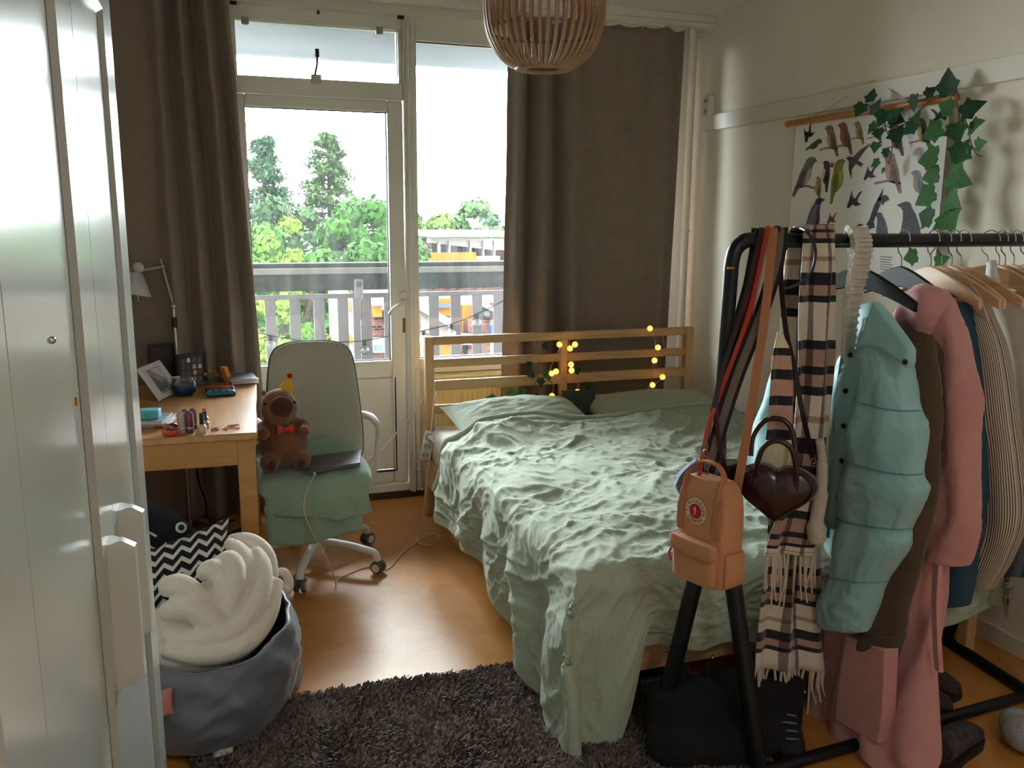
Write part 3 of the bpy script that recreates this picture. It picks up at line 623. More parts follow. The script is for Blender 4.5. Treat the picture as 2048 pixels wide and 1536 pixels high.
for k in range(16):
    i, j = 0.12+0.19*(k % 4)+r.uniform(0, .04), 0.14+0.19*(k//4)+r.uniform(0, .03)
    c = r.choice(['#8a5a48', '#c9a58a', '#5c4a6a', '#b08f6a', '#d8cfc8', '#6a3f3a'])
    MB().poly([at2(i, j, 0.0055), at2(i+.12, j, 0.0055), at2(i+.11, j+.12, 0.0055), at2(i+.02, j+.13, 0.0055)], n2, 0.0006).build('collage_photo', mat('collage'+c, c, 0.5), t2)
A = P(300, 770, z=zb_); B = P(352, 764, z=zb_); upv = np.array([0.0, 0.05, 0.19])
t3, at3, n3 = leaning('picture_frame', 'dark frame standing behind the white picture frame', [A, B, B+upv, A+upv], mat('black_frame'), 0.014, (0.08, 0.08))
MB().poly([at3(.08, .08, 0.003), at3(.92, .08, 0.003), at3(.92, .92, 0.003), at3(.08, .92, 0.003)], n3, 0.002).build('picture', mat('collage_dark'), t3)
# blue candle in a glass bowl
p = P(368, 790, z=zd+0.001)
cd = thing('candle_jar', 'round glass bowl of dark blue candle wax on the desk', 'candle', p)
MB().lathe([(0, 0), (0.035, 0), (0.052, 0.018), (0.056, 0.038), (0.053, 0.052), (0, 0.052)], 24, p).build('wax', mat('blue_wax', '#16325f', 0.35), cd)
MB().lathe([(0.0545, 0.05), (0.052, 0.062), (0.044, 0.078), (0.046, 0.084), (0.044, 0.084), (0.042, 0.078), (0.05, 0.062), (0.052, 0.05)], 24, p).build('glass_rim', glass_mat('thin_glass', 0.12), cd)
MB().tube([p+[0, 0, .052], p+[0.002, 0, .062]], 0.0012, 5).build('wick', M_dark, cd)
# handheld console: red top half, dark screen, turquoise lower edge
p = P(441, 787, z=zd); R3 = Matrix.Rotation(math.radians(3), 3, 'Z')
hc = thing('handheld_console', 'folded handheld game console, dark screen between red and turquoise', 'game console', p)
def hb(dx, dy, dz, w, d, h, n, m, bev=0.003): MB().box(p+[dx, dy, dz], (w, d, h), bev, R3).build(n, m, hc)
hb(0, 0.0, 0.010, 0.125, 0.15, 0.02, 'body', mat('console_dark', '#2a2628', 0.4), 0.004)
hb(0, -0.058, 0.014, 0.125, 0.04, 0.022, 'lower_grip', mat('turquoise_plastic', '#0a7f9c', 0.35), 0.008); hb(0, 0.058, 0.014, 0.125, 0.035, 0.02, 'upper_grip', mat('red_plastic', '#d2342c', 0.35), 0.006)
hb(0, 0.0, 0.0225, 0.118, 0.08, 0.006, 'screen', mat('screen_black', '#4a4448', 0.12), 0.001)
for dx in (-0.03, 0.0, 0.03): hb(dx, -0.062, 0.0265, 0.012, 0.012, 0.005, 'button', M_dark, 0.002)
# orange card standing upright, small dried flowers, books
p = P(450, 768, z=zd)
cdv = thing('orange_card', 'orange folded paper card standing behind the console', 'card', p)
MB().poly([p+[0, 0, 0], p+[0.02, -0.05, 0], p+[0.0, -0.05, 0.085], p+[-0.022, 0, 0.09]], (1, 0.3, 0), 0.002).build('front_leaf', mat('orange_paper', '#e0873f', 0.8), cdv)
MB().poly([p+[0, 0, 0], p+[0.04, 0.01, 0], p+[0.015, 0.01, 0.085], p+[-0.022, 0, 0.09]], (0, 1, 0), 0.002).build('back_leaf', mat('orange_paper'), cdv)
p = P(424, 770, z=zd)
fl_ = thing('dried_flowers', 'small bunch of dried yellow flowers beside the black frame', 'flowers', p)
for k in range(7):
    a = k*0.9; e = p+[0.03*math.cos(a), 0.02*math.sin(a), 0.05+0.01*(k % 3)]
    MB().tube([p+[0, 0, 0.003], (p+e)/2+[0, 0, .006], e], 0.0015, 5).build('stem', mat('dry_stem', '#6a6a2c', 0.8), fl_)
    MB().ball(e, 0.008, 8, 6, (1, 1, 0.6)).build('flower', mat('dry_flower', '#b79426', 0.8), fl_)
def book(u, v, w, d, h, rz, z, cc, label, name='book'):
    p = P(u, v, z=z); t = thing(name, label, 'book', p); Rk = Matrix.Rotation(math.radians(rz), 3, 'Z')
    MB().box(p+[0, 0, h/2], (w-0.006, d-0.006, h-0.006), 0.001, Rk).build('pages', mat('paper_edge', '#d9d2c2', 0.8), t)
    MB().box(p+[0, 0, 0.0015], (w, d, 0.003), 0.0008, Rk).build('back_cover', mat('cover'+cc, cc, 0.45), t)
    MB().box(p+[0, 0, h-0.0015], (w, d, 0.003), 0.0008, Rk).build('front_cover', mat('cover'+cc, cc, 0.45), t)
    return t
book(484, 762, 0.135, 0.20, 0.022, 8, zd, '#3a3a40', 'dark covered book lying at the far corner of the desk')
book(483, 757, 0.125, 0.18, 0.012, 4, zd+0.0225, '#7a8090', 'thin grey book on top of the dark book')
book(305, 846, 0.15, 0.17, 0.016, -8, zd, '#b9bcc4', 'pale grey notebook lowest in the pile by the wardrobe')
book(303, 842, 0.125, 0.15, 0.016, -12, zd+0.0165, '#8fa0b8', 'blue grey notebook in the middle of the pile')
book(328, 846, 0.03, 0.16, 0.004, -10, zd, '#b0303a', 'red card sticking out beside the notebook pile', 'red_card')
p = P(300, 836, z=zd+0.033)
tb = thing('gift_box', 'small turquoise box with green mark topping the notebook pile', 'box', p)
MB().box(p+[0, 0, 0.018], (0.075, 0.06, 0.035), 0.003, Matrix.Rotation(-0.15, 3, 'Z')).build('box', mat('turquoise_card', '#5fb6c6', 0.6), tb)
MB().ball(p+[-0.008, -0.032, 0.016], 0.009, 10, 6, (1, 0.25, 0.8)).build('green_mark', mat('green_mark', '#58b04a', 0.5), tb)
# brushes and bottles by the near edge
def polish(u, v, r, h, ch, col, cap, label, rb=None):
    p = P(u, v, z=zd); t = thing('nail_polish', label, 'bottle', p, 'nail polish bottles on the desk')
    MB().lathe([(0, 0), (r*0.92, 0), (r, 0.004), (r, h*0.75), (r*0.5, h), (0, h)], 16, p).build('bottle', mat('polish'+col, col, 0.12, coat=0.6), t)
    MB().lathe([(0, h), (r*0.55, h), (r*0.5, h+ch), (0, h+ch)], 16, p).build('cap', mat('cap'+cap, cap, 0.3), t)
polish(405, 866, 0.016, 0.035, 0.042, '#cdbb9e', '#141214', 'clear beige nail polish with tall black cap nearest the desk edge')
polish(411, 858, 0.015, 0.034, 0.036, '#c98a80', '#3a2a38', 'pink nail polish with dark cap behind the beige one')
polish(410, 848, 0.015, 0.034, 0.030, '#a85a4a', '#d8643a', 'nail polish with orange cap rearmost of the three')
def oval(u, v, c, label, rz):
    p = P(u, v, z=zd); t = thing('lip_balm', label, 'cosmetics', p, 'upright tubes on the desk')
    MB().lathe([(0, 0), (0.013, 0.0), (0.0155, 0.006), (0.0155, 0.055), (0.0145, 0.07), (0.010, 0.079), (0, 0.083)], 16, p).build('tube', mat('tube'+c, c, 0.18, coat=0.5), t)
    MB().lathe([(0.0158, 0.016), (0.0162, 0.018), (0.0162, 0.022), (0.0158, 0.024)], 16, p).build('band', M_alu, t)
oval(364, 866, '#b59aa2', 'pale pink tube standing nearest the desk edge', 0); oval(372, 860, '#6b5a72', 'violet grey tube behind the pale pink tube', 0)
oval(380, 865, '#6a3440', 'dark red tube next to the pale pink tube', 0); oval(387, 858, '#7a4a55', 'rosy tube rearmost of the four tubes', 0)
def egg(u, v, label, rz):
    p = P(u, v, z=zd+0.018); t = thing('hair_clip', label, 'hair clip', p-np.array([0, 0, 0.018]), 'red hair clips on the desk'); Mr = Matrix.Rotation(math.radians(rz), 3, 'Z') @ Matrix.Rotation(0.25, 3, 'Y')
    MB().ball(p, 0.02, 16, 10, (1.7, 0.9, 0.8), Mr).build('shell', mat('red_orange', '#e0502c', 0.3), t)
    MB().ball(p+[0, -0.004, 0.006], 0.017, 16, 10, (1.35, 0.8, 0.75), Mr).build('inlay', mat('dark_inlay', '#4a3038', 0.12, coat=0.6), t)
egg(340, 864, 'red clip with dark glossy inlay nearest the notebooks', 35); egg(347, 855, 'red clip with dark glossy inlay behind the other clip', 30)
def ring(u, v, r, c, label, name='hair_tie', n=1):
    p = P(u, v, z=zd); t = thing(name, label, 'hair tie', p)
    for k in range(n): MB().tube([(p[0]+0.004*k+math.cos(a)*r*(1-0.08*k), p[1]+0.006*k+math.sin(a)*r*(1-0.08*k), zd+0.004+0.004*k+0.002*math.sin(3*a)) for a in np.linspace(0, 2*PI, 33)], 0.0022, 6).build('loop', mat('tie'+c, c, 0.5), t)
ring(463, 857, 0.030, '#c07f5e', 'large copper coloured hair ties at the desk edge', n=2); ring(430, 861, 0.013, '#a86a48', 'tiny copper coloured hair ties beside the bottles', n=2)
# ------------------------------------------------------------------ swivel chair
M_cf = mat('sage_grey_fabric', '#aeada0', 0.95, var=0.08, vscale=220, bump=0.25, bscale=500, bdist=0.001)
M_cw = mat('chair_white', '#dcdad2', 0.4); M_cg = mat('caster_grey', '#5c5a58', 0.5)
cc = np.array([0.375, 3.93, 0.0])
ch = thing('desk_chair', 'pale grey green high back swivel chair with white base on casters', 'chair', cc)
def sup(a, b, n, k=24): # superellipse ring in local x (a) and y (b)
    return [(a*math.copysign(abs(math.cos(t))**(2/n), math.cos(t)), b*math.copysign(abs(math.sin(t))**(2/n), math.sin(t))) for t in np.linspace(0, 2*PI, k, endpoint=False)]
R = []; bx0 = 0.405
for z, w in ((0.44, 0.205), (0.47, 0.222), (0.52, 0.226), (0.60, 0.225), (0.70, 0.218), (0.80, 0.208), (0.88, 0.200), (0.94, 0.188), (0.972, 0.170), (0.992, 0.140), (1.003, 0.10), (1.006, 0.05)):
    yy = 4.15+(z-0.45)*0.13; th = 0.028 if z < 0.96 else 0.028*max(0.25, (1.012-z)/0.05)
    R.append([(bx0+a-0.01*(1.0-z), yy+b-0.05*((a/0.22)**2), z) for a, b in sup(w, th, 3.2, 32)])
MB().rings(R, True, True).build('backrest', M_cf, ch, ang=60)
pip = [(R[i][0][0]+0.002, R[i][0][1]+0.012, R[i][0][2]) for i in range(len(R))]+[(R[i][16][0]-0.002, R[i][16][1]+0.012, R[i][16][2]) for i in range(len(R)-1, -1, -1)]
MB().tube(spline(pip, 3), 0.004, 6).build('piping', mat('dark_piping', '#4d4d46', 0.8), ch)
R = []
for z, g in ((0.40, 0.86), (0.415, 0.97), (0.44, 1.0), (0.465, 0.99), (0.478, 0.93), (0.48, 0.8)):
    R.append([(0.385+a, 3.925+b, z) for a, b in sup(0.235*g, 0.245*g, 4, 32)])
MB().rings(R, True, True).build('seat', M_cf, ch, ang=60)
sh = MB().rings([[(0.385+a, 3.95+b, z) for a, b in sup(0.215*g, 0.21*g, 3.5, 28)] for z, g in ((0.345, 0.45), (0.36, 0.8), (0.39, 1.02), (0.405, 1.03))], True, True); sh.build('seat_shell', M_cw, ch)
for s in (1, -1):
    x0 = 0.385+s*0.20; xo = 0.385+s*0.285
    pts = [(x0, 4.02, 0.385), (0.385+s*0.25, 4.03, 0.375), (xo, 4.02, 0.42), (xo+0.008*s, 3.99, 0.53), (xo+0.008*s, 3.96, 0.615), (xo, 3.985, 0.645), (xo-0.012*s, 4.06, 0.655), (xo-0.04*s, 4.15, 0.648), (0.385+s*0.225, 4.19, 0.625)]
    MB().tube(spline(pts, 6), 0.019, 10, flat=0.55, up=(1, 0, 0)).build('armrest', M_cw, ch)
MB().tube([cc+[0, 0, 0.06], cc+[0, 0, 0.20]], 0.03, 16).build('column', M_cw, ch); MB().tube([cc+[0, 0, 0.20], cc+[0, 0, 0.36]], 0.014, 12).build('gas_lift', mat('chrome', '#c8c8c8', 0.15, 1.0), ch)
MB().lathe([(0, 0.055), (0.04, 0.055), (0.045, 0.075), (0.045, 0.125), (0.032, 0.14), (0, 0.14)], 20, cc).build('hub', M_cw, ch)
for k in range(5):
    a = math.radians(-110+72*k); d = np.array([math.cos(a), math.sin(a), 0]); e = cc+d*0.315
    leg = MB().tube(spline([cc+d*0.03+[0, 0, 0.115], cc+d*0.16+[0, 0, 0.112], cc+d*0.275+[0, 0, 0.098], cc+d*0.305+[0, 0, 0.085], e+[0, 0, 0.058]], 5), [0.021]*12+[0.019]*9, 10, flat=0.8).build('leg', M_cw, ch)
    sd = np.array([-d[1], d[0], 0]); q = Vector(sd).to_track_quat('Z', 'Y').to_matrix()
    w0 = e+[0, 0, 0.0305]
    for s in (-1, 1):
        wl = MB().lathe([(0, -0.009), (0.026, -0.009), (0.0305, -0.005), (0.0305, 0.005), (0.026, 0.009), (0, 0.009)], 20, w0+sd*0.0165*s, q).build('caster', M_cg, leg)
        MB().lathe([(0, -0.0015), (0.019, -0.0015), (0.019, 0.0015), (0, 0.0015)], 18, w0+sd*0.0255*s, q).build('caster_disc', M_cw, leg)
    MB().box(w0+[0, 0, 0.012], (0.014, 0.014, 0.05), 0.003).build('caster_fork', M_cg, leg)
# ------------------------------------------------------------------ green throw over the seat
M_thr = mat('sage_fleece', '#8fa896', 0.95, var=0.05, vscale=40, bump=0.3, bscale=250, sheen=0.25, bdist=0.002)
th = thing('throw_blanket', 'sage green fleece throw draped over the chair seat', 'blanket', (0.36, 3.8, 0.48))
def throw(path, x0, x1, seed, amp, name, taper=0.0):
    pr = np.array(spline(path, 8)); nv = len(pr); nu = 60; s = np.linspace(0, 1, nu)[None, :]; v = np.linspace(0, 1, nv)[:, None]
    hang = smooth(0.495, 0.40, pr[:, 2])[:, None]*(pr[:, 0] < 3.75)[:, None]
    x = x0+(x1-x0)*s+taper*(s-0.5)*hang+0.012*pn(v*5, s*2, seed)
    y = pr[:, 0][:, None]+amp*hang*np.sin(s*15+seed+1.3*pn(v*2, s*3, seed))-0.004*pn(s*8, v*6, seed)
    z = pr[:, 1+1][:, None]*np.ones_like(s) if False else pr[:, 2][:, None]+0.006*pn(s*7, v*7, seed+2)+0.0*s
    edge = smooth(0.92, 1.0, np.abs(2*s-1))
    z = z-0.03*edge*(1-hang)*(1 if x1 > 0.55 else 1)
    z = z+hang*0.02*np.sin(s*5+seed)*v
    X = np.stack(np.broadcast_arrays(x, y, z), -1)
    return solid(MB().grid(X).build(name, M_thr, th, ang=0), 0.006, 1)
throw([(4.13, 0, 0.56), (4.10, 0, 0.525), (4.03, 0, 0.50), (3.9, 0, 0.495), (3.76, 0, 0.495), (3.69, 0, 0.485), (3.655, 0, 0.44), (3.64, 0, 0.39), (3.635, 0, 0.33)], 0.115, 0.60, 1, 0.010, 'upper_layer', -0.05)
throw([(3.70, 0, 0.478), (3.667, 0, 0.44), (3.655, 0, 0.38), (3.65, 0, 0.31), (3.645, 0, 0.225)], 0.12, 0.565, 3, 0.008, 'lower_layer', -0.04)
# ------------------------------------------------------------------ laptop and its charging cable
lp = thing('laptop', 'closed dark grey laptop lying on the green throw', 'laptop', P(665, 930, z=0.507))
c4 = [P(614, 948, z=0.507), P(720, 931, z=0.507), P(722, 905, z=0.507), P(624, 917, z=0.507)]
MB().poly(c4, (0, 0, 1), 0.007).build('base', mat('space_grey', '#6d6c72', 0.35, 0.6), lp)
MB().poly([q+[0, 0, 0.0075] for q in c4], (0, 0, 1), 0.006).build('lid', mat('space_grey_lid', '#5a585e', 0.35, 0.5), lp)
M_wc = mat('white_cable', '#c9c2b4', 0.5)
cb = thing('charging_cable', 'thin white cable from the laptop down to the floor', 'cable', P(628, 952, z=0.5))
pts = [P(629, 946, z=0.51), P(627, 953, z=0.512)]+[P(u, v, y=y) for u, v, y in ((612, 985, 3.615), (608, 1020, 3.61), (622, 1060, 3.60), (645, 1100, 3.595), (664, 1140, 3.59))]+[P(u, v, z=0.004) for u, v in ((672, 1168), (676, 1160), (700, 1146), (738, 1134), (775, 1138), (800, 1112), (822, 1092), (850, 1072), (872, 1068), (876, 1080), (862, 1092), (838, 1086), (836, 1070))]+[P(846, 1030, y=4.2), P(851, 985, y=4.25), P(858, 930, y=4.30), P(862, 905, y=4.32)]
MB().tube(spline(pts, 6), 0.0028, 6).build('cable', M_wc, cb)
MB().box(P(629, 947, z=0.512), (0.012, 0.022, 0.008), 0.002).build('plug', M_wc, cb)
# ------------------------------------------------------------------ capybara plush
def remesh(o, vox, sm=6, fac=0.5):
    md = o.modifiers.new('fuse', 'REMESH'); md.mode = 'VOXEL'; md.voxel_size = vox; md.use_smooth_shade = True
    m2 = o.modifiers.new('soften', 'SMOOTH'); m2.iterations = sm; m2.factor = fac; return o
M_pl = mat('brown_plush', '#7d5236', 1.0, var=0.15, vscale=30, bump=0.6, bscale=260, sheen=0.35, bdist=0.003)
M_pd = mat('dark_plush', '#4a2a20', 1.0, bump=0.6, bscale=260, sheen=0.3, bdist=0.003)
pb0 = np.array([0.238, 3.845, 0.503])
pl = thing('plush_capybara', 'brown capybara plush toy with red bow tie and yellow hat', 'plush toy', pb0)
b = MB(); c = lambda x, y, z: pb0+np.array([x, y, z])
b.ball(c(0, 0.02, 0.10), 0.10, 24, 16, (1.08, 0.95, 1.0)); b.ball(c(-0.005, 0.025, 0.17), 0.085, 20, 14, (1.05, 0.95, 1.05))
b.ball(c(-0.012, 0.0, 0.268), 0.078, 24, 16, (1.0, 1.0, 1.12)); b.ball(c(-0.012, -0.05, 0.262), 0.056, 20, 14, (0.98, 0.8, 1.02))
for s in (-1, 1):
    b.tube(spline([c(s*0.075, 0.0, 0.195), c(s*0.098, -0.035, 0.185), c(s*0.086, -0.07, 0.175)], 5), [0.026]*6+[0.024]*5, 10)
    b.ball(c(s*0.084, -0.075, 0.175), 0.026, 12, 8)
    b.ball(c(s*0.066, -0.068, 0.045), 0.045, 16, 10, (0.95, 1.1, 0.92))
    b.ball(c(s*0.06-0.012, 0.045, 0.33), 0.014, 10, 8)
remesh(b.build('body', M_pl, pl), 0.006)
MB().ball(c(-0.006, -0.078, 0.288), 0.052, 20, 14, (0.98, 0.5, 0.92)).build('muzzle', M_pd, pl)
for s in (-1, 1):
    MB().ball(c(s*0.062, -0.115, 0.04), 0.021, 14, 8, (0.85, 0.35, 1.1)).build('foot_pad', M_pd, pl)
    MB().ball(c(-0.012+s*0.062, -0.045, 0.30), 0.007, 10, 8).build('eye', M_dark, pl)
M_red = mat('red_satin', '#d8342a', 0.45)
for s in (-1, 1):
    R = [[c(0.005+s*d, -0.088+0.006*abs(d)*20*0+k*0, 0.192) + np.array([0, math.sin(t)*w*0.45, math.cos(t)*h]) for t in np.linspace(0, 2*PI, 12, endpoint=False)] for d, w, h, k in ((0.0, 0.006, 0.006, 0), (0.012, 0.012, 0.012, 0), (0.026, 0.014, 0.021, 0), (0.034, 0.008, 0.018, 0))]
    MB().rings(R).build('bow_loop', M_red, pl)
MB().ball(c(0.005, -0.09, 0.192), 0.009, 10, 8).build('bow_knot', M_red, pl)
MB().lathe([(0.036, 0), (0.026, 0.026), (0.004, 0.066), (0, 0.067)], 20, c(0.02, 0.03, 0.335), Matrix.Rotation(0.28, 3, 'Y')).build('party_hat', mat('yellow_felt', '#e0a520', 0.8), pl)
MB().ball(c(0.041, 0.03, 0.404), 0.013, 12, 8).build('pompom', mat('red_pompom', '#c4281f', 0.95, bump=0.8, bscale=300), pl)
# ------------------------------------------------------------------ grey bag with the fleece blanket, cushion and plush on the floor
M_bag = mat('grey_nylon', '#61646f', 0.42, var=0.06, vscale=9, bump=0.12, bscale=40, bdist=0.004, sheen=0.2)
bg_ = thing('storage_bag', 'big slouching grey nylon storage bag on the floor beside the wardrobe', 'bag', (-0.1, 2.78, 0))
th_ = np.linspace(0, 2*PI, 72, endpoint=False)[None, :]; nv = 30; v = np.linspace(0, 1, nv)[:, None]
rx = interp(v[:, 0], [0, 0.12, 0.35, 0.62, 0.85, 1], [0.20, 0.255, 0.292, 0.30, 0.285, 0.262])[:, None]
ry = interp(v[:, 0], [0, 0.12, 0.35, 0.62, 0.85, 1], [0.24, 0.31, 0.35, 0.35, 0.325, 0.30])[:, None]
zt_ = 0.325+0.03*np.sin(th_)+0.012*np.cos(th_*2-0.8)
fold = 1+0.05*pn(th_*3.0+v*1.5, v*3, 4)*smooth(0, 0.3, v)+0.025*np.maximum(0, 1-2.5*np.abs(pn(th_*3.2-v*3.5, v*2.0+th_, 5)))+0.012*pn(th_*9-v*9, v*5, 8)
X = np.stack(np.broadcast_arrays(-0.112+np.cos(th_)*rx*fold+0.012*v, 2.79+np.sin(th_)*ry*fold, 0.004+zt_*v), -1)
Xi = X[::-1]*1.0; Xi[..., 0] = -0.09+(Xi[..., 0]+0.09)*0.965; Xi[..., 1] = 2.79+(Xi[..., 1]-2.79)*0.965; Xi[..., 2] = np.maximum(Xi[..., 2], 0.10)
bm_ = MB().grid(np.concatenate([X, Xi[:16]]), closed=True)
bo = bm_.build('shell', M_bag, bg_, ang=0); MB().lathe([(0, 0.003), (0.21, 0.003), (0.21, 0.006), (0, 0.006)], 32, (-0.095, 2.79, 0)).build('bottom', M_bag, bg_)
p = P(592, 1335, y=2.86); MB().tube(spline([p+[0, 0, 0.04], p+[0.012, -0.02, 0.0], p+[0.0, -0.03, -0.05], p+[-0.012, -0.02, -0.075]], 5), 0.011, 8, flat=0.35).build('side_strap', mat('pale_webbing', '#9aa0ac', 0.6), bg_)
M_fl = mat('cream_fleece', '#dfd4c8', 1.0, var=0.04, vscale=40, bump=0.7, bscale=220, sheen=0.4, bdist=0.004)
fb = thing('fleece_blanket', 'cream fleece blanket bundled in the grey bag', 'blanket', (-0.08, 2.85, 0.25))
b = MB()
def fold_t(pts, r, y0=None, n=6):
    q = [P(u+6, w, y=y) for u, w, y in pts]; q = spline(q, n); m = len(q)
    rr = [r*(0.35+0.65*math.sin(PI*min(1, max(0, (i+1.5)/(m+2))))**0.6) for i in range(m)]
    b.tube(q, [w_*0.86 for w_ in rr], 10)
fold_t([(320, 1300, 2.62), (400, 1312, 2.60), (480, 1290, 2.62), (530, 1230, 2.70), (548, 1160, 2.80)], 0.040)
fold_t([(320, 1270, 2.66), (390, 1278, 2.63), (460, 1262, 2.64), (505, 1210, 2.70), (520, 1140, 2.80), (505, 1100, 2.88)], 0.042)
fold_t([(318, 1225, 2.70), (370, 1215, 2.68), (415, 1240, 2.66), (440, 1255, 2.66)], 0.05)
fold_t([(318, 1180, 2.74), (350, 1170, 2.72), (390, 1195, 2.70), (420, 1225, 2.68)], 0.045)
fold_t([(395, 1150, 2.80), (420, 1140, 2.78), (440, 1165, 2.74), (430, 1205, 2.70)], 0.045)
fold_t([(425, 1130, 2.84), (455, 1120, 2.80), (462, 1160, 2.74), (450, 1210, 2.70), (440, 1240, 2.68)], 0.042)
fold_t([(450, 1085, 2.94), (478, 1110, 2.86), (482, 1160, 2.78), (470, 1215, 2.72), (455, 1260, 2.68)], 0.040)
fold_t([(450, 1082, 2.98), (490, 1085, 2.96), (520, 1110, 2.92), (530, 1150, 2.88), (522, 1190, 2.84)], 0.045)
fold_t([(500, 1100, 2.98), (515, 1140, 2.96), (510, 1190, 2.92), (500, 1220, 2.88)], 0.05)
fold_t([(535, 1150, 2.97), (560, 1143, 2.97), (572, 1165, 2.96), (566, 1185, 2.95), (540, 1188, 2.94)], 0.020)
fold_t([(530, 1180, 2.93), (555, 1176, 2.93), (570, 1186, 2.92)], 0.022)
b.ball((-0.12, 2.79, 0.27), 0.15, 20, 12, (1.35, 1.35, 0.7)); b.ball((-0.03, 2.93, 0.30), 0.11, 20, 12, (1.0, 1.0, 1.05))
remesh(b.build('cloth', M_fl, fb), 0.006, 2, 0.5)
def chevron(key, c1, c2, nu_, nv_, amp, duty=0.42, rough=0.95):
    m = bpy.data.materials.new(key); m.use_nodes = True; N = m.node_tree.nodes; L = m.node_tree.links; bsd = N['Principled BSDF']; bsd.inputs['Roughness'].default_value = rough
    tc = N.new('ShaderNodeTexCoord'); sx = N.new('ShaderNodeSeparateXYZ'); L.new(tc.outputs['UV'], sx.inputs[0])
    def mth(op, a, b2=None):
        q = N.new('ShaderNodeMath'); q.operation = op
        for i, w in enumerate((a, b2)):
            if w is None: continue
            if isinstance(w, (int, float)): q.inputs[i].default_value = w
            else: L.new(w, q.inputs[i])
        return q.outputs[0]
    tri = mth('PINGPONG', mth('MULTIPLY', sx.outputs[0], nu_), 0.5)
    s = mth('FRACT', mth('ADD', mth('MULTIPLY', sx.outputs[1], nv_), mth('MULTIPLY', tri, amp)))
    k = mth('LESS_THAN', s, duty)
    mx = N.new('ShaderNodeMixRGB'); mx.inputs[1].default_value = (*lin(c1), 1); mx.inputs[2].default_value = (*lin(c2), 1); L.new(k, mx.inputs[0]); L.new(mx.outputs[0], bsd.inputs['Base Color'])
    nz = N.new('ShaderNodeTexNoise'); nz.inputs['Scale'].default_value = 300; L.new(tc.outputs['Object'], nz.inputs['Vector']); bp = N.new('ShaderNodeBump'); bp.inputs['Strength'].default_value = 0.4; bp.inputs['Distance'].default_value = 0.002
    L.new(nz.outputs['Fac'], bp.inputs['Height']); L.new(bp.outputs[0], bsd.inputs['Normal']); return m
def cushion(c, ax, ay, az, w, h, t, nu=40, nv=24):
    ax, ay, az = [np.array(q, float)/np.linalg.norm(q) for q in (ax, ay, az)]
    g = MB()
    for s in (1, -1):
        i = np.linspace(-1, 1, nu)[None, :]; j = np.linspace(-1, 1, nv)[:, None]
        bul = s*t*((1-np.abs(i)**3.0)*(1-np.abs(j)**3.0))**0.55
        pin = 1-0.07*(np.abs(i*j)**2)*0-0.05*(1-i**2)*(np.abs(j)**4)*0
        X = np.array(c)+(i*w*(1-0.06*(1-j**2)*(np.abs(i)**6)))[..., None]*ax+(j*h*(1-0.06*(1-i**2)*(np.abs(j)**6)))[..., None]*ay+bul[..., None]*az
        g.grid(X if s > 0 else X[:, ::-1])
    return g
cu_c = P(375, 1112, y=3.07)
cu = thing('zigzag_cushion', 'black and white zigzag knit cushion behind the cream blanket', 'cushion', cu_c-np.array([0, 0, 0.2]))
cushion(cu_c+[-0.06, 0.02, -0.075], (0.95, 0.25, 0.22), (0.05, 0.55, 0.83), (0.15, -0.85, 0.5), 0.21, 0.13, 0.075).build('cover', chevron('zigzag_knit', '#1a1a20', '#d8d6d0', 7, 6.5, 1.3), cu)
wh = np.array(P(345, 1062, y=3.36))
wl = thing('plush_whale', 'navy knitted plush animal with white ringed eye under the desk', 'plush toy', wh-np.array([0, 0, 0.2]))
R = []
for s in np.linspace(0, 1, 20):
    r_ = 0.115*math.sin(PI*min(1, s*0.92+0.08))**0.6+0.004; cx = wh+np.array([-0.26+0.36*s, 0.03, 0.035-0.10*s*s])
    R.append([cx+np.array([0, math.cos(t)*r_, math.sin(t)*r_*0.85]) for t in np.linspace(0, 2*PI, 24, endpoint=False)])
MB().rings(R).build('body', mat('navy_knit', '#161a2a', 1.0, bump=0.5, bscale=300, sheen=0.1), wl)
ep = wh+np.array([0.035, -0.072, 0.035]); nrm = Vector((0.25, -0.9, 0.4)).normalized(); q = nrm.to_track_quat('Z', 'Y').to_matrix()
MB().lathe([(0.010, 0), (0.013, 0.005), (0.018, 0.005), (0.021, 0.0)], 20, ep, q).build('eye_ring', mat('white_felt', '#d8d8d8', 0.9), wl); MB().ball(ep, 0.011, 12, 8).build('eye', M_dark, wl)
MB().ball(wh+[0.03, -0.03, -0.09], 0.075, 18, 10, (1.0, 0.9, 0.35)).build('belly', mat('pale_knit', '#8f949c', 1.0), wl)
zz = [wh+np.array([-0.11+0.03*k, -0.098+0.006*abs(k-2), -0.035+0.022*(k % 2)]) for k in range(6)]
MB().tube(zz, 0.005, 6).build('zigzag_trim', mat('white_felt'), wl); MB().tube([z_+[0, 0.012, 0.05] for z_ in zz[:3]], 0.005, 6).build('zigzag_trim', mat('white_felt'), wl)
pk = P(338, 1400, y=2.43)
pt = thing('pink_pouch', 'corner of a pink felt pouch between wardrobe and grey bag', 'pouch', pk-np.array([0.05, 0, 0.05]))
cushion(pk+[-0.05, 0.0, -0.015], (1, 0.1, 0.15), (0, 0.3, 1), (0.1, -1, 0.2), 0.062, 0.038, 0.016, 20, 16).build('pouch', mat('pink_felt', '#b4786c', 0.9), pt)
wp = P(445, 1520, z=0.0)
pw = thing('paper_scrap', 'small pale folded paper on the floor before the grey bag', 'paper', wp)
MB().poly([wp+[-0.03, -0.03, 0.03], wp+[0.03, -0.02, 0.03], wp+[0.035, 0.03, 0.06], wp+[-0.02, 0.02, 0.035]], (0, 0, 1), 0.001).build('upper_leaf', mat('white_paper', '#cfccc4', 0.8), pw)
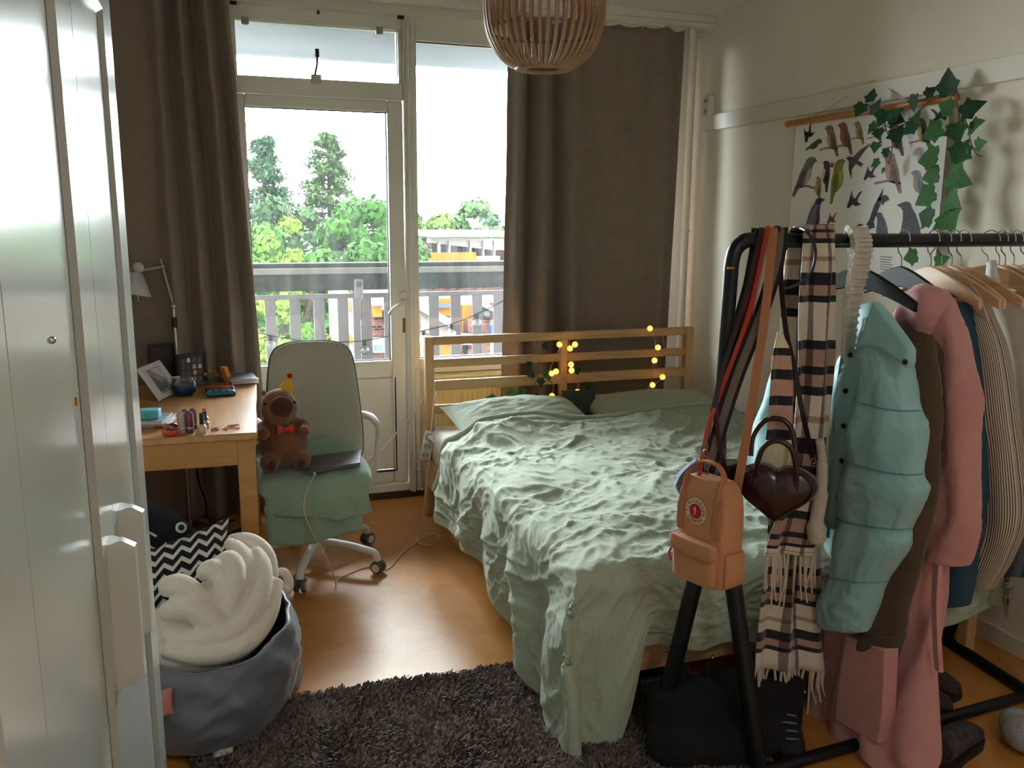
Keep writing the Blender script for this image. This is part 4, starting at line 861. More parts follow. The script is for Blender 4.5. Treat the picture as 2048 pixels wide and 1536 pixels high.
MB().poly([wp+[-0.03, -0.03, 0.012], wp+[0.03, -0.02, 0.012], wp+[0.035, 0.03, 0.06], wp+[-0.02, 0.02, 0.035]], (0, 0, 1), 0.001).build('lower_leaf', mat('white_paper'), pw)
c1_ = thing('power_cable', 'black cable lying on the floor beneath the desk', 'cable', P(450, 1070, z=0))
MB().tube(spline([P(u, v, z=0.005) for u, v in ((385, 1030), (410, 1062), (440, 1072), (470, 1062), (500, 1045))], 6), 0.004, 6).build('cable', M_wire, c1_)
c2_ = thing('power_cable', 'black cable hanging from the desk to the floor', 'cable', P(415, 1040, z=0))
MB().tube(spline([P(392, 928, y=4.48), P(398, 965, y=4.48), P(410, 1000, y=4.48), P(416, 1035, y=4.49)]+[P(430, 1046, z=0.005), P(470, 1040, z=0.005)], 6), 0.004, 6).build('cable', M_wire, c2_)
# ------------------------------------------------------------------ bed
M_pine = wood('pine', '#cf9f68', '#e3bd88', axis=0, scale=0.8, rough=0.45); M_pinev = wood('pine_upright', '#cf9f68', '#e3bd88', axis=2, scale=0.8, rough=0.45); M_piney = wood('pine_side', '#c8935a', '#dcb078', axis=1, scale=0.8, rough=0.45)
bd = thing('bed', 'pine double bed with open slatted headboard', 'bed', (1.8, 3.3, 0))
yh = 4.42
MB().bx(1.012, 1.058, yh, yh+0.05, 0, 0.977, 0.004).build('post', M_pinev, bd); MB().bx(2.559, 2.607, yh, yh+0.05, 0, 0.977, 0.004).build('post', M_pinev, bd)
MB().bx(1.776, 1.818, yh+0.004, yh+0.04, 0.30, 0.935, 0.003).build('centre_post', M_pinev, bd)
for z0, z1 in ((0.932, 0.977), (0.812, 0.856), (0.686, 0.741), (0.561, 0.608), (0.441, 0.486)): MB().bx(1.057, 2.56, yh+0.008, yh+0.032, z0, z1, 0.003).build('headboard_rail', M_pine, bd)
for x0, x1 in ((1.012, 1.036), (2.584, 2.608)): MB().bx(x0, x1, 2.315, yh+0.005, 0.17, 0.325, 0.004).build('side_rail', M_piney, bd)
MB().bx(1.03, 2.59, 2.31, 2.335, 0.165, 0.325, 0.004).build('foot_rail', M_pine, bd)
for x in (1.012, 2.562): MB().bx(x, x+0.046, 2.30, 2.346, 0, 0.40, 0.004).build('foot_post', M_pinev, bd)
for k in range(12): MB().bx(1.04, 2.58, 2.36+k*0.17, 2.43+k*0.17, 0.272, 0.29).build('bed_slat', M_pine, bd)
ms = thing('mattress', 'pale mattress with off white sheet on the pine bed', 'mattress', (1.8, 3.35, 0.29))
MB().bx(1.03, 2.585, 2.35, 4.41, 0.292, 0.50, 0.045, seg=4).build('mattress', mat('off_white_sheet', '#d6cbc2', 0.9, bump=0.15, bscale=20), ms, ang=60)
# pillows
M_lin = None
def linen(key, col, dark, nlines, mixf):
    m = bpy.data.materials.new(key); m.use_nodes = True; N = m.node_tree.nodes; L = m.node_tree.links; b = N['Principled BSDF']; b.inputs['Roughness'].default_value = 0.95; b.inputs['Sheen Weight'].default_value = 0.15
    tc = N.new('ShaderNodeTexCoord'); wv = N.new('ShaderNodeTexWave'); wv.bands_direction = 'X'; wv.inputs['Scale'].default_value = nlines; wv.inputs['Distortion'].default_value = 0.3
    L.new(tc.outputs['UV'], wv.inputs['Vector'])
    mr = N.new('ShaderNodeMath'); mr.operation = 'MULTIPLY'; mr.inputs[1].default_value = mixf; L.new(wv.outputs['Fac'], mr.inputs[0])
    mx = N.new('ShaderNodeMixRGB'); mx.inputs[1].default_value = (*lin(col), 1); mx.inputs[2].default_value = (*lin(dark), 1); L.new(mr.outputs[0], mx.inputs[0]); L.new(mx.outputs[0], b.inputs['Base Color'])
    nz = N.new('ShaderNodeTexNoise'); nz.inputs['Scale'].default_value = 26; nz.inputs['Detail'].default_value = 7; nz.inputs['Distortion'].default_value = 1.5; L.new(tc.outputs['Object'], nz.inputs['Vector'])
    bp = N.new('ShaderNodeBump'); bp.inputs['Strength'].default_value = 0.35; bp.inputs['Distance'].default_value = 0.008; L.new(nz.outputs['Fac'], bp.inputs['Height']); L.new(bp.outputs[0], b.inputs['Normal']); return m
M_duv = linen('sage_linen', '#adb8a6', '#8c9b88', 92, 0.45); M_pil = linen('sage_pillow_linen', '#a9b5a2', '#98a692', 30, 0.3)
def pillow(label, cx, cy, cz, w, h, t, rz, tilt, seed):
    o = thing('pillow', label, 'pillow', (cx, cy, cz-0.09), 'pillows on the bed')
    Rr = Matrix.Rotation(rz, 3, 'Z') @ Matrix.Rotation(tilt, 3, 'X'); g = MB()
    for s in (1, -1):
        i = np.linspace(-1, 1, 70)[None, :]; j = np.linspace(-1, 1, 46)[:, None]
        bul = s*t*((1-np.abs(i)**2.6)*(1-np.abs(j)**2.6))**0.6
        X = i*w*(1-0.05*(1-j**2)*np.abs(i)**5)+0*j; Y = j*h*(1-0.05*(1-i**2)*np.abs(j)**5)+0*i
        rg = 1-np.abs(pn(i*3+j, j*5-i, seed)); bul = bul+s*0.008*(rg**3)*(1-np.abs(i)**4)*(1-np.abs(j)**4)+s*0.01*pn(i*2, j*2, seed+3)*(1-np.abs(i)**4)*(1-np.abs(j)**4)
        Q = np.stack(np.broadcast_arrays(X, Y, bul), -1) @ np.array(Rr).T + np.array([cx, cy, cz])
        g.grid(Q if s > 0 else Q[:, ::-1])
    g.build('pillow_case', M_pil, o, ang=60)
    return o
pillow('sage green pillow at the left, one corner over the mattress edge', 1.44, 4.12, 0.575, 0.365, 0.235, 0.085, 0.04, 0.18, 2)
pillow('sage green pillow at the right, next to the wall', 2.24, 4.14, 0.565, 0.39, 0.235, 0.08, -0.03, 0.16, 5)
dp_ = thing('pillow', 'small dark green patterned pillow squeezed between the two pillows', 'pillow', (1.83, 4.25, 0.52), 'pillows on the bed')
cushion((1.835, 4.27, 0.60), (1, 0, 0), (0, 0.5, 0.85), (0, -0.85, 0.5), 0.10, 0.085, 0.03, 20, 16).build('cover', mat('dark_green_print', '#39463f', 0.9, var=0.5, vscale=60), dp_)
# duvet: laid over the bed, hanging at the left and over the foot end
dv = thing('duvet', 'rumpled sage green striped duvet hanging over the bed edges', 'duvet', (1.75, 3.0, 0.55))
nx, ny = 300, 300
LX, LY = 0.56, 0.60                                    # longest overhangs
xi = np.concatenate([np.linspace(-LX, 0, 90)[:-1], np.linspace(0, 1.58, 180), np.linspace(1.58, 1.86, 32)[1:]])[None, :]
et = np.concatenate([np.linspace(-LY, 0, 90)[:-1], np.linspace(0, 1.66, 212)])[:, None]
xi, et = np.broadcast_arrays(xi, et); xi = xi.copy(); et = et.copy()
yb_ = 2.305
yy0 = yb_+np.maximum(et, 0)
hl = interp(yy0, [2.2, 2.55, 2.85, 3.2, 3.6, 3.95], [0.60, 0.56, 0.46, 0.375, 0.40, 0.42])/LX
fl2 = interp(xi, [-0.5, 0.02, 0.10, 0.16, 0.30, 0.7, 1.3, 1.6], [0.66, 0.66, 0.50, 0.31, 0.33, 0.33, 0.40, 0.36])/LY
pL = np.maximum(-xi, 0)*hl; pR = np.maximum(xi-1.58, 0); q = np.maximum(-et, 0)*fl2
pm = pL+pR
drop0 = (pm**3.2+q**3.2)**(1/3.2)
r_ = 0.07
def roll(d):  # arc rolled over a rounded edge: returns outward travel, drop
    a = np.minimum(d/r_, PI/2); return r_*np.sin(a)+0.10*np.maximum(d-r_*PI/2, 0), r_*(1-np.cos(a))+0.985*np.maximum(d-r_*PI/2, 0)
ox, _ = roll(pL); oxr, _ = roll(pR); oy, _ = roll(q); _, dz = roll(drop0)
xx = 1.035+np.clip(xi, 0, 1.545)-ox+np.minimum(oxr, 0.06)
top_y = 3.93+0.03*np.sin(xi*4)-0.02*smooth(0.3, 0.0, xi)
yy = yb_+np.maximum(et, 0)*(top_y-yb_)/1.66-oy
u_ = np.clip(xi/1.58, 0, 1); w_ = np.clip(et/1.66, 0, 1)
zz_ = 0.548+0.035*np.sin(PI*np.clip(u_, 0, 1))**0.7*smooth(0, 0.15, w_)+0.018*pn(xi*2.2, et*2.2, 1)
zz_ += 0.055*smooth(0.80, 0.99, w_)*smooth(-0.02, 0.16, xi)*(0.8+0.35*np.sin(xi*6.0))          # riding up on the pillows
zz_ = zz_-dz
# folds on the hanging parts
hk = smooth(0.03, 0.25, pL); fk = smooth(0.03, 0.25, q)
xx = xx-hk*(0.022*np.sin(yy*17+2*pn(yy*2, xi*3, 3))+0.018*pn(yy*5, xi*2, 4))
yy = yy-fk*(0.020*np.sin(xx*19+2*pn(xx*2, et*3, 5))+0.015*pn(xx*6, et*2, 6))
corner = smooth(0.02, 0.3, pL)*smooth(0.02, 0.3, q); xx = xx-0.02*corner; yy = yy-0.06*corner
low = np.minimum(zz_-0.016, 0); zz_ = zz_-low; wL = pL**3/(pL**3+q**3+1e-9); xx = xx+low*0.35*wL; yy = yy+low*0.35*(1-wL)
B = np.stack([xx, yy, zz_], -1)
dU = np.gradient(B, axis=1); dV = np.gradient(B, axis=0); Nn = np.cross(dU, dV); Nn /= np.linalg.norm(Nn, axis=-1, keepdims=True)+1e-9
if Nn[200, 200, 2] < 0: Nn = -Nn
wx_, wy_ = xi+0.10*pn(xi*3, et*3, 11), et+0.10*pn(xi*3, et*3, 12)
def ridge(a, b, s, k): return np.maximum(0, 1-np.abs(pn(a, b, s))*2.2)**k
# long creases radiating from the left pillow, cross creases over the middle, fine crumple everywhere
ang = 0.62; da_, db_2 = wx_*math.cos(ang)+wy_*math.sin(ang), -wx_*math.sin(ang)+wy_*math.cos(ang)
D = 0.013*ridge(da_*1.6, db_2*5.5, 21, 2)*(0.4+0.6*smooth(0.0, 0.6, w_))
D += 0.012*ridge(db_2*1.8, da_*5.0, 22, 2.4)
D += 0.008*ridge(wx_*6, wy_*7, 23, 3)+0.006*ridge(wx_*13, wy_*8, 24, 2.5)+0.004*ridge(wx_*26, wy_*20, 26, 2)
D += 0.012*pn(wx_*5, wy_*4, 25)
edge_f = np.minimum(smooth(1.66, 1.60, et), 1.0)
D = D*(1-0.75*corner)*(0.35+0.65*edge_f)*(0.25+0.75*smooth(-LX, -LX+0.12, xi)*smooth(-LY, -LY+0.12, et))
B = B+Nn*(D*0.9-0.006)[..., None]
B[..., 2] = np.maximum(B[..., 2], 0.02)
B[..., 0] = np.minimum(B[..., 0], 2.735)
dg = MB().grid(B)
# UV in metres-like proportions so that the stripes run the length of the bed
do = dg.build('cover', M_duv, dv, ang=0, fixn=False); solid(do, 0.012, -1)
# thick rolled edge at the head end
hem = [B[-1, k]+np.array([0, 0.004, 0.006]) for k in range(30, B.shape[1]-10, 4)]
MB().tube(hem, 0.013, 8).build('hem', M_duv, dv)
for u, v in ((1331, 1304), (1424, 1313)):
    p = P(u, v, y=2.20); MB().lathe([(0.003, 0), (0.007, 0.002), (0.008, 0.0), (0.007, -0.002)], 12, p, Matrix.Rotation(PI/2, 3, 'X')).build('snap_button', M_alu, dv)
# ------------------------------------------------------------------ power strip with plug on the bed post
M_ps = mat('white_strip', '#d8d6cd', 0.35)
ptop = P(861, 862, y=4.385); pbot = P(848, 920, y=4.365); axv = Vector(pbot-ptop); ln = axv.length; axn = axv.normalized()
fwd = Vector((-0.15, -1, 0.1)); fwd = (fwd-axn*fwd.dot(axn)).normalized(); sdv = axn.cross(fwd); Rp = Matrix((sdv, fwd, axn)).transposed()
ps = thing('power_strip', 'white power strip hanging on the left bed post', 'power strip', pbot)
mid = (Vector(ptop)+Vector(pbot))/2
MB().box(mid, (0.056, 0.034, ln), 0.007, Rp, seg=2).build('housing', M_ps, ps)
for k in (-0.28, 0.02, 0.32):
    c = mid+axn*ln*k+fwd*0.0175
    qf = fwd.to_track_quat('Z', 'Y').to_matrix()
    s = MB().lathe([(0, 0.0002), (0.019, 0.0002), (0.021, 0.001), (0.021, 0.0)], 20, c, qf).build('socket', mat('socket_grey', '#a9a89f', 0.5), ps)
    for e in (-1, 1): MB().ball(c+sdv*0.009*e+fwd*0.001, 0.0032, 8, 6).build('pin_hole', M_dark, s)
pg = thing('power_plug', 'white plug in the top socket of the power strip', 'plug', mid-axn*ln*0.28+fwd*0.02)
c = mid-axn*ln*0.28+fwd*0.02; MB().tube([c, c+fwd*0.02+sdv*-0.012, c+fwd*0.035+sdv*-0.04+axn*0.02], [0.016, 0.015, 0.008], 12).build('body', M_ps, pg)
ec = thing('extension_cord', 'white cord from the power strip up over the headboard rail', 'cord', ptop)
MB().tube(spline([ptop, ptop+[0.01, 0.01, 0.06], P(866, 815, y=4.41), P(869, 780, y=4.41), P(870, 764, y=4.415), P(875, 770, y=4.47), P(868, 800, y=4.49)], 6), 0.0035, 6).build('cord', M_ps, ec)
ec = thing('extension_cord', 'white cord slanting from the bed post behind the chair', 'cord', P(757, 900, y=4.3))
MB().tube(spline([P(856, 790, y=4.50), P(848, 798, y=4.48), P(830, 822, y=4.42), P(800, 858, y=4.38), P(765, 898, y=4.33), P(735, 922, y=4.30), P(715, 960, y=4.29)]+[P(700, 1010, z=0.006)], 6), 0.004, 6).build('cord', M_wc, ec)
# ------------------------------------------------------------------ ivy leaves
def leaf_mesh():
    pts = [(0, 0), (0.16, -0.10), (0.44, -0.04), (0.40, 0.13), (0.60, 0.36), (0.38, 0.48), (0.26, 0.66), (0, 1.0), (-0.26, 0.66), (-0.38, 0.48), (-0.60, 0.36), (-0.40, 0.13), (-0.44, -0.04), (-0.16, -0.10)]
    v = [(x, y, 0.16*abs(x)-0.10*(y-0.4)**2) for x, y in pts]; c = len(v); v.append((0, 0.35, 0.0))
    f = [(c, i, (i+1) % c) for i in range(c)]
    return MB().add(v, f)
LEAF_M = [mat('ivy_'+str(k), c, 0.6, var=0.25, vscale=4, transl=0.12, spec=0.2) for k, c in enumerate(('#2c5634', '#3f6f38', '#24442f', '#5c8a3c'))]
_lv = {}
def leaf(parent, pos, size, nrm, tip, k=0, kk=0):
    """tip: direction of the leaf tip; nrm: the side it shows"""
    if k not in _lv:
        o = leaf_mesh().build('leaf', LEAF_M[k], None, smooth=True, ang=50); _lv[k] = o.data; bpy.data.objects.remove(o)
    o = bpy.data.objects.new('leaf', _lv[k]); COL.objects.link(o)
    n = Vector(nrm).normalized(); t = Vector(tip); t = (t-n*t.dot(n)).normalized(); s = t.cross(n)
    Mx = Matrix((s, t, n)).transposed().to_4x4(); o.parent = parent
    loc = Vector(pos)-parent.location
    o.matrix_basis = Matrix.Translation(loc) @ Mx @ Matrix.Diagonal((size, size, size, 1))
    return o
rl = random.Random(5)
iv = thing('ivy_garland', 'artificial ivy garland wound through the headboard rails', 'ivy', P(1090, 760, y=4.40))
stem = [P(u, v, y=y) for u, v, y in ((985, 806, 4.36), (1020, 790, 4.39), (1062, 780, 4.40), (1075, 752, 4.402), (1078, 725, 4.405), (1090, 742, 4.40), (1102, 765, 4.40), (1120, 790, 4.40), (1150, 770, 4.40), (1160, 786, 4.39), (1180, 780, 4.40))]
MB().tube(spline(stem, 6), 0.0022, 5).build('stem', mat('ivy_stem', '#5a4a30', 0.8), iv)
for u, v, s, tx, tz, k in ((1094, 742, 26, 0.15, -0.9, 1), (1081, 757, 22, -0.1, -1, 0), (1068, 748, 18, -0.7, -0.2, 2), (1018, 783, 30, 0.3, -0.3, 3), (1040, 782, 18, 0.8, 0, 1), (1068, 790, 26, 0.3, -1, 1), (990, 800, 24, -0.6, 0.2, 0), (1008, 799, 18, 0.6, -0.4, 1), (1152, 736, 20, 0.4, -1, 0), (1170, 776, 24, 0.7, 0.4, 0), (1140, 783, 20, -0.2, -1, 2), (1174, 790, 20, 0.8, -0.3, 2), (1118, 797, 20, -0.5, -0.6, 1), (1088, 697, 18, 0.35, 1.0, 2), (1062, 730, 14, -0.6, 0.5, 2)):
    leaf(iv, P(u, v, y=4.385), s*0.0026*0.9, (rl.uniform(-.3, .3), -1, rl.uniform(-.2, .4)), (tx, rl.uniform(-.1, .1), tz), k)
# ------------------------------------------------------------------ fairy lights on the headboard
M_glow = mat('warm_bulb', '#f2c878', 0.35, emit='#ffb84a', estr=0.9); M_core = mat('warm_core', '#ffd890', 0.3, emit='#ffd070', estr=5.0)
def fairy(label, pts, bulbs, y=4.395):
    t = thing('fairy_lights', label, 'string lights', P(*pts[0], y=y), 'fairy lights on the headboard')
    MB().tube(spline([P(u, v, y=y) for u, v in pts], 6), 0.0016, 5).build('wire', mat('clear_wire', '#b8a888', 0.5), t)
    for u, v in bulbs:
        p = P(u, v, y=y-0.012); g = MB().ball(p, 0.0165, 16, 12).build('bulb', M_glow, t); MB().ball(p+[0, -0.0135, 0], 0.0055, 8, 6).build('filament', M_core, g)
fairy('warm fairy lights hanging around the middle post of the headboard', [(1126, 662), (1122, 690), (1110, 715), (1100, 745), (1108, 770), (1104, 795), (1120, 805), (1150, 792), (1158, 760), (1150, 740), (1140, 715), (1138, 680), (1132, 655)], [(1150, 689), (1140, 697), (1119, 689), (1142, 729), (1143, 741), (1112, 743), (1103, 747), (1104, 792), (1155, 784)])
fairy('warm fairy lights hanging at the right end of the headboard', [(1300, 650), (1310, 680), (1308, 715), (1304, 745), (1303, 765), (1290, 787), (1310, 770), (1330, 745), (1335, 715), (1328, 690), (1324, 662)], [(1300, 657), (1316, 695), (1309, 721), (1325, 754), (1305, 770)])
# ------------------------------------------------------------------ bird poster on the right wall
XP = XR-0.028
PO = P(1590, 250, x=XP)
po = thing('bird_poster', 'white school poster of many birds hanging from wooden rods', 'poster', P(1730, 400, x=XP))
M_rod = wood('rod_wood', '#b9783a', '#d29a58', axis=1, scale=1.2, rough=0.5)
def hz(u, v, x=XP): return P(u, v, x=x)
a = hz(1592, 250); b2 = hz(1901, 200); zb2 = hz(1765, 560)[2]
ztop_p = (a[2]+b2[2])/2
MB().add([(XP, a[1], ztop_p), (XP, b2[1], ztop_p), (XP, b2[1], zb2), (XP, a[1], zb2), (XP+0.002, a[1], ztop_p), (XP+0.002, b2[1], ztop_p), (XP+0.002, b2[1], zb2), (XP+0.002, a[1], zb2)], [(0, 1, 2, 3), (7, 6, 5, 4), (0, 4, 5, 1), (1, 5, 6, 2), (2, 6, 7, 3), (3, 7, 4, 0)]).build('paper', mat('poster_paper', '#f0eeea', 0.7), po)
r0, r1 = hz(1579, 247), hz(1922, 187)
MB().tube([(XP-0.012, r0[1], ztop_p+0.006), (XP-0.014, r1[1], ztop_p+0.008)], 0.015, 14).build('top_rod', M_rod, po)
MB().tube([(XP-0.012, r0[1], zb2-0.004), (XP-0.012, r1[1]+0.02, zb2-0.004)], 0.014, 14).build('bottom_rod', M_rod, po)
MB().tube([(XP-0.012, r0[1]-0.2, ztop_p+0.02), (XP+0.02, (r0[1]+r1[1])/2-0.02, ztop_p+0.14), (XP-0.012, r1[1]+0.25, ztop_p+0.02)], 0.0012, 5).build('hanging_string', mat('string', '#8a8478', 0.8), po)
# flat printed birds: outlines in units of bird height, u to the right, w up
PERCH = [(-0.30, 0.42), (-0.22, 0.50), (-0.08, 0.52), (0.04, 0.44), (0.10, 0.28), (0.20, 0.05), (0.24, -0.12), (0.34, -0.50), (0.26, -0.52), (0.14, -0.28), (0.02, -0.22), (-0.10, -0.14), (-0.18, 0.04), (-0.18, 0.26), (-0.22, 0.36)]
PW = [(0.00, 0.22), (0.12, 0.08), (0.19, -0.14), (0.26, -0.40), (0.10, -0.20), (0.0, -0.02)]
PB = [(-0.17, 0.24), (-0.06, 0.20), (-0.02, -0.02), (-0.02, -0.19), (-0.10, -0.13), (-0.17, 0.04)]
SWIFT = [(-0.42, 0.10), (-0.30, 0.14), (-0.14, 0.10), (0.08, 0.30), (0.5, 0.5), (0.22, 0.20), (0.06, -0.02), (0.30, -0.16), (0.20, -0.18), (0.26, -0.26), (-0.02, -0.12), (-0.16, -0.30), (-0.14, -0.62), (-0.28, -0.30), (-0.30, -0.02)]
SWAL = [(-0.10, 0.46), (-0.06, 0.20), (0.10, 0.06), (0.30, 0.34), (0.50, 0.44), (0.28, 0.10), (0.24, -0.08), (0.48, -0.22), (0.16, -0.30), (-0.02, -0.20), (-0.20, -0.40), (-0.34, -0.34), (-0.26, -0.12)]
CROW = [(-0.34, 0.46), (-0.20, 0.52), (-0.08, 0.55), (0.03, 0.50), (0.08, 0.38), (0.20, 0.22), (0.32, -0.05), (0.42, -0.45), (0.40, -0.52), (-0.10, -0.52), (-0.17, -0.2), (-0.14, 0.10), (-0.16, 0.32), (-0.22, 0.40)]
HEAD = [(-0.5, 0.02), (-0.2, 0.26), (0.06, 0.36), (0.34, 0.28), (0.5, -0.02), (0.2, -0.1), (-0.05, -0.4), (-0.14, -0.06)]
def bird(u, v, hpx, col, kind=PERCH, flip=1, rot=0, wing=None, breast=None, perch=None):
    c = hz(u, v, XP-0.0012); pxm = abs(hz(u, v+hpx)[2]-hz(u, v)[2])
    def mp(pts, off):
        o = []
        for x, y in pts:
            x *= flip; xr = x*math.cos(rot)-y*math.sin(rot); yr = x*math.sin(rot)+y*math.cos(rot)
            o.append((XP-off, c[1]-xr*pxm*1.25, c[2]+yr*pxm))
        return o
    def tri(pts): # triangulated by bmesh so that concave outlines fill
        return pts
    b = MB().poly(mp(kind, 0.0006), (-1, 0, 0), 0.0006).build('bird_print', mat('print'+col, col, 0.7, var=0.3, vscale=60), po)
    if wing: MB().poly(mp(PW if kind is PERCH else [(x*0.62+0.08, y*0.7-0.05) for x, y in kind], 0.0013), (-1, 0, 0), 0.0004).build('wing_print', mat('print'+wing, wing, 0.7, var=0.3, vscale=60), b)
    if breast: MB().poly(mp(PB, 0.0013), (-1, 0, 0), 0.0004).build('breast_print', mat('print'+breast, breast, 0.7), b)
    if perch: MB().poly(mp([(-0.45, -0.22), (-0.1, -0.17), (0.3, -0.26), (0.3, -0.31), (-0.1, -0.23), (-0.45, -0.28)], 0.0008), (-1, 0, 0), 0.0004).build('branch_print', mat('print_branch', '#a08a70', 0.7), b)
bird(1615, 268, 36, '#2c2826', SWAL, 1, 0.5); bird(1628, 292, 38, '#5a4432', PERCH, -1, -0.75)
bird(1662, 282, 62, '#8a7058', wing='#6a523e', breast='#bfa284', perch=1); bird(1689, 277, 64, '#8a5f50', wing='#5f5a58', breast='#a8604c', perch=1)
bird(1717, 266, 46, '#a08a5e', wing='#7a6844', breast='#c9b078', perch=1); bird(1752, 264, 46, '#9a7c54', wing='#705838', breast='#b89660', perch=1)
bird(1791, 280, 64, '#7a4a38', wing='#5a3a2c', breast='#a05a3c', perch=1); bird(1845, 268, 62, '#6a6250', wing='#3e3a34', breast='#c0a860', perch=1); bird(1880, 228, 40, '#4a5058', SWAL, -1, 0.2)
bird(1610, 355, 80, '#7d7a78', wing='#5e5c5c', breast='#b3b0aa', flip=-1, rot=-0.12, perch=1); bird(1650, 352, 56, '#4a3c38', wing='#2a2422', breast='#d0c8bc', rot=-0.35); bird(1635, 378, 46, '#a89058', wing='#7a6238', breast='#c8a868', rot=-0.3)
bird(1676, 362, 80, '#8a8a3c', wing='#6a7434', breast='#b0a850', flip=-1, rot=0.25); MB().poly([(XP-0.002, hz(1664, 330)[1]-d[0], hz(1664, 330)[2]+d[1]) for d in ((-0.01, -0.01), (0.012, -0.012), (0.014, 0.008), (-0.006, 0.012))], (-1, 0, 0), 0.0004).build('crown_print', mat('print_red', '#a83428', 0.7), po)
bird(1713, 320, 62, '#55504e', SWIFT); bird(1738, 346, 36, '#3a3c48', SWAL); bird(1782, 345, 82, '#a08078', wing='#6e5c56', breast='#d09a94', perch=1); bird(1842, 318, 46, '#a89c9c', wing='#8a8488', breast='#c8b0ac'); bird(1836, 372, 62, '#8a909e', wing='#767c90', breast='#b89a90')
bird(1706, 400, 42, '#3a3a44', SWAL); bird(1740, 418, 74, '#3c3e46', [(-0.45, -0.5), (-0.30, -0.40), (-0.1, -0.44), (0.0, -0.3), (0.12, 0.1), (0.36, 0.55), (0.30, 0.1), (0.14, -0.34), (0.2, -0.5), (-0.1, -0.58)]); bird(1766, 400, 28, '#4c4846', HEAD)
bird(1632, 428, 60, '#4a464e', CROW, -1, wing='#77708a'); bird(1662, 437, 28, '#7a4a40', SWAL); bird(1760, 452, 50, '#5c5a66', CROW); bird(1815, 448, 82, '#55525c', CROW)

for k in range(6):
    p = hz(1772, 514+k*5); MB().bx(XP-0.0012, XP-0.0004, p[1]-0.04+0.006*(k % 3), p[1]+0.035, p[2]-0.0022, p[2]+0.0022).build('caption_line', mat('print_grey', '#9a948c', 0.8), po)
# ------------------------------------------------------------------ ivy hung over the poster
ig = thing('ivy_garland', 'artificial ivy garland hung over the poster and its right edge', 'ivy', (XP, hz(1915, 200)[1], hz(1915, 200)[2]))
XI = XP-0.045
def vine(pts, r=0.0022, x=XI): MB().tube(spline([P(u, v, x=x) for u, v in pts], 6), r, 5).build('stem', mat('ivy_vine', '#6a4438', 0.8), ig)
vine([(1735, 210), (1775, 225), (1830, 205), (1880, 190), (1910, 185), (1920, 200)]); vine([(1770, 225), (1772, 260), (1785, 285), (1778, 330)]); vine([(1860, 200), (1820, 240), (1790, 255), (1765, 250)])
vine([(1912, 195), (1918, 240), (1908, 300), (1900, 350), (1893, 400), (1888, 440), (1880, 480), (1860, 510)]); vine([(1915, 215), (1935, 250), (1942, 285), (1955, 310), (1965, 312)])
LV = [(1898, 165, 50, -0.1, 1, 2), (1858, 182, 26, 0.7, 0.7, 2), (1741, 190, 30, 0.0, 1, 2), (1724, 220, 32, -0.4, -0.8, 0), (1750, 215, 36, 0.3, 0.8, 2), (1765, 236, 34, -0.3, -0.8, 0), (1785, 228, 40, 0.4, 0.6, 0), (1792, 238, 34, 0.8, -0.2, 2), (1745, 258, 26, -0.5, -0.8, 0), (1826, 205, 34, -0.1, -1, 2), (1832, 240, 38, 0.3, 0.9, 0), (1822, 258, 30, -0.6, -0.5, 0), (1752, 295, 24, 0.0, -1, 1), (1758, 268, 26, 0.3, -0.9, 0), (1795, 272, 38, 0.4, -1, 2), (1772, 306, 20, 0.1, -1, 2), (1752, 328, 22, -0.6, -0.5, 1), (1768, 342, 14, -0.3, -1, 1),
      (1893, 214, 34, -0.7, 0.3, 1), (1938, 213, 46, 0.8, 0.6, 2), (1872, 266, 44, -0.6, -0.3, 1), (1914, 265, 42, 0.2, -0.6, 0), (1952, 250, 36, 0.7, 0.3, 1), (1920, 310, 46, -0.3, -0.7, 0), (1930, 295, 34, 0.5, 0.9, 1), (1860, 318, 48, -0.8, -0.2, 1), (1960, 288, 26, 0.8, 0.2, 1), (1864, 352, 42, -0.9, -0.2, 1), (1917, 357, 54, 0.7, -0.3, 1), (1852, 395, 50, -0.8, -0.5, 1), (1908, 402, 46, 0.7, -0.4, 1), (1852, 433, 44, -0.9, 0.2, 0), (1905, 446, 56, 0.5, -0.6, 1), (1823, 514, 34, -0.7, -0.2, 1), (1883, 520, 30, 0.6, 0.3, 1)]
for u, v, s, tx, tz, k in LV:
    p = P(u, v, x=XI-rl.uniform(0.0, 0.03)); sz = s*0.0020
    t = Vector((rl.uniform(-.15, .15), -tx, tz)).normalized()
    leaf(ig, Vector(p)-t*sz*0.42, sz, (-1, rl.uniform(-.55, .2), rl.uniform(-.1, .5)), t, k)
# ------------------------------------------------------------------ bamboo pendant lamp
lc = P(1087, 137, y=2.9); PX, PY, PZ = lc[0], lc[1], lc[2]
pn_ = thing('pendant_lamp', 'bamboo pendant lamp of bent vertical ribs hanging from the ceiling', 'lamp', (PX, PY, PZ))
M_bam = wood('bamboo', '#a57f5e', '#c29c78', axis=2, scale=1.0, rough=0.5); M_bam2 = mat('bamboo_dark', '#7d5b42', 0.6)
pf = [(0.080, 0.000), (0.105, 0.004), (0.135, 0.018), (0.165, 0.045), (0.190, 0.085), (0.206, 0.130), (0.213, 0.185), (0.214, 0.25), (0.208, 0.33), (0.19, 0.42), (0.15, 0.50), (0.09, 0.545)]
pf = [(r_*0.95, z_*0.95) for r_, z_ in pf]
cv = spline([(r_, 0, z_) for r_, z_ in pf], 3); rb = None; NR = 44
for k in range(NR):
    if rb is None:
        rb = MB().strip([Vector(q) for q in cv], 0.0105, 0.0045, side=(0, 1, 0)).build('rib', M_bam); o = rb
    else: o = rb.copy(); COL.objects.link(o)
    o.parent = pn_; o.location = (0, 0, 0); o.rotation_euler = (0, 0, k*2*PI/NR)
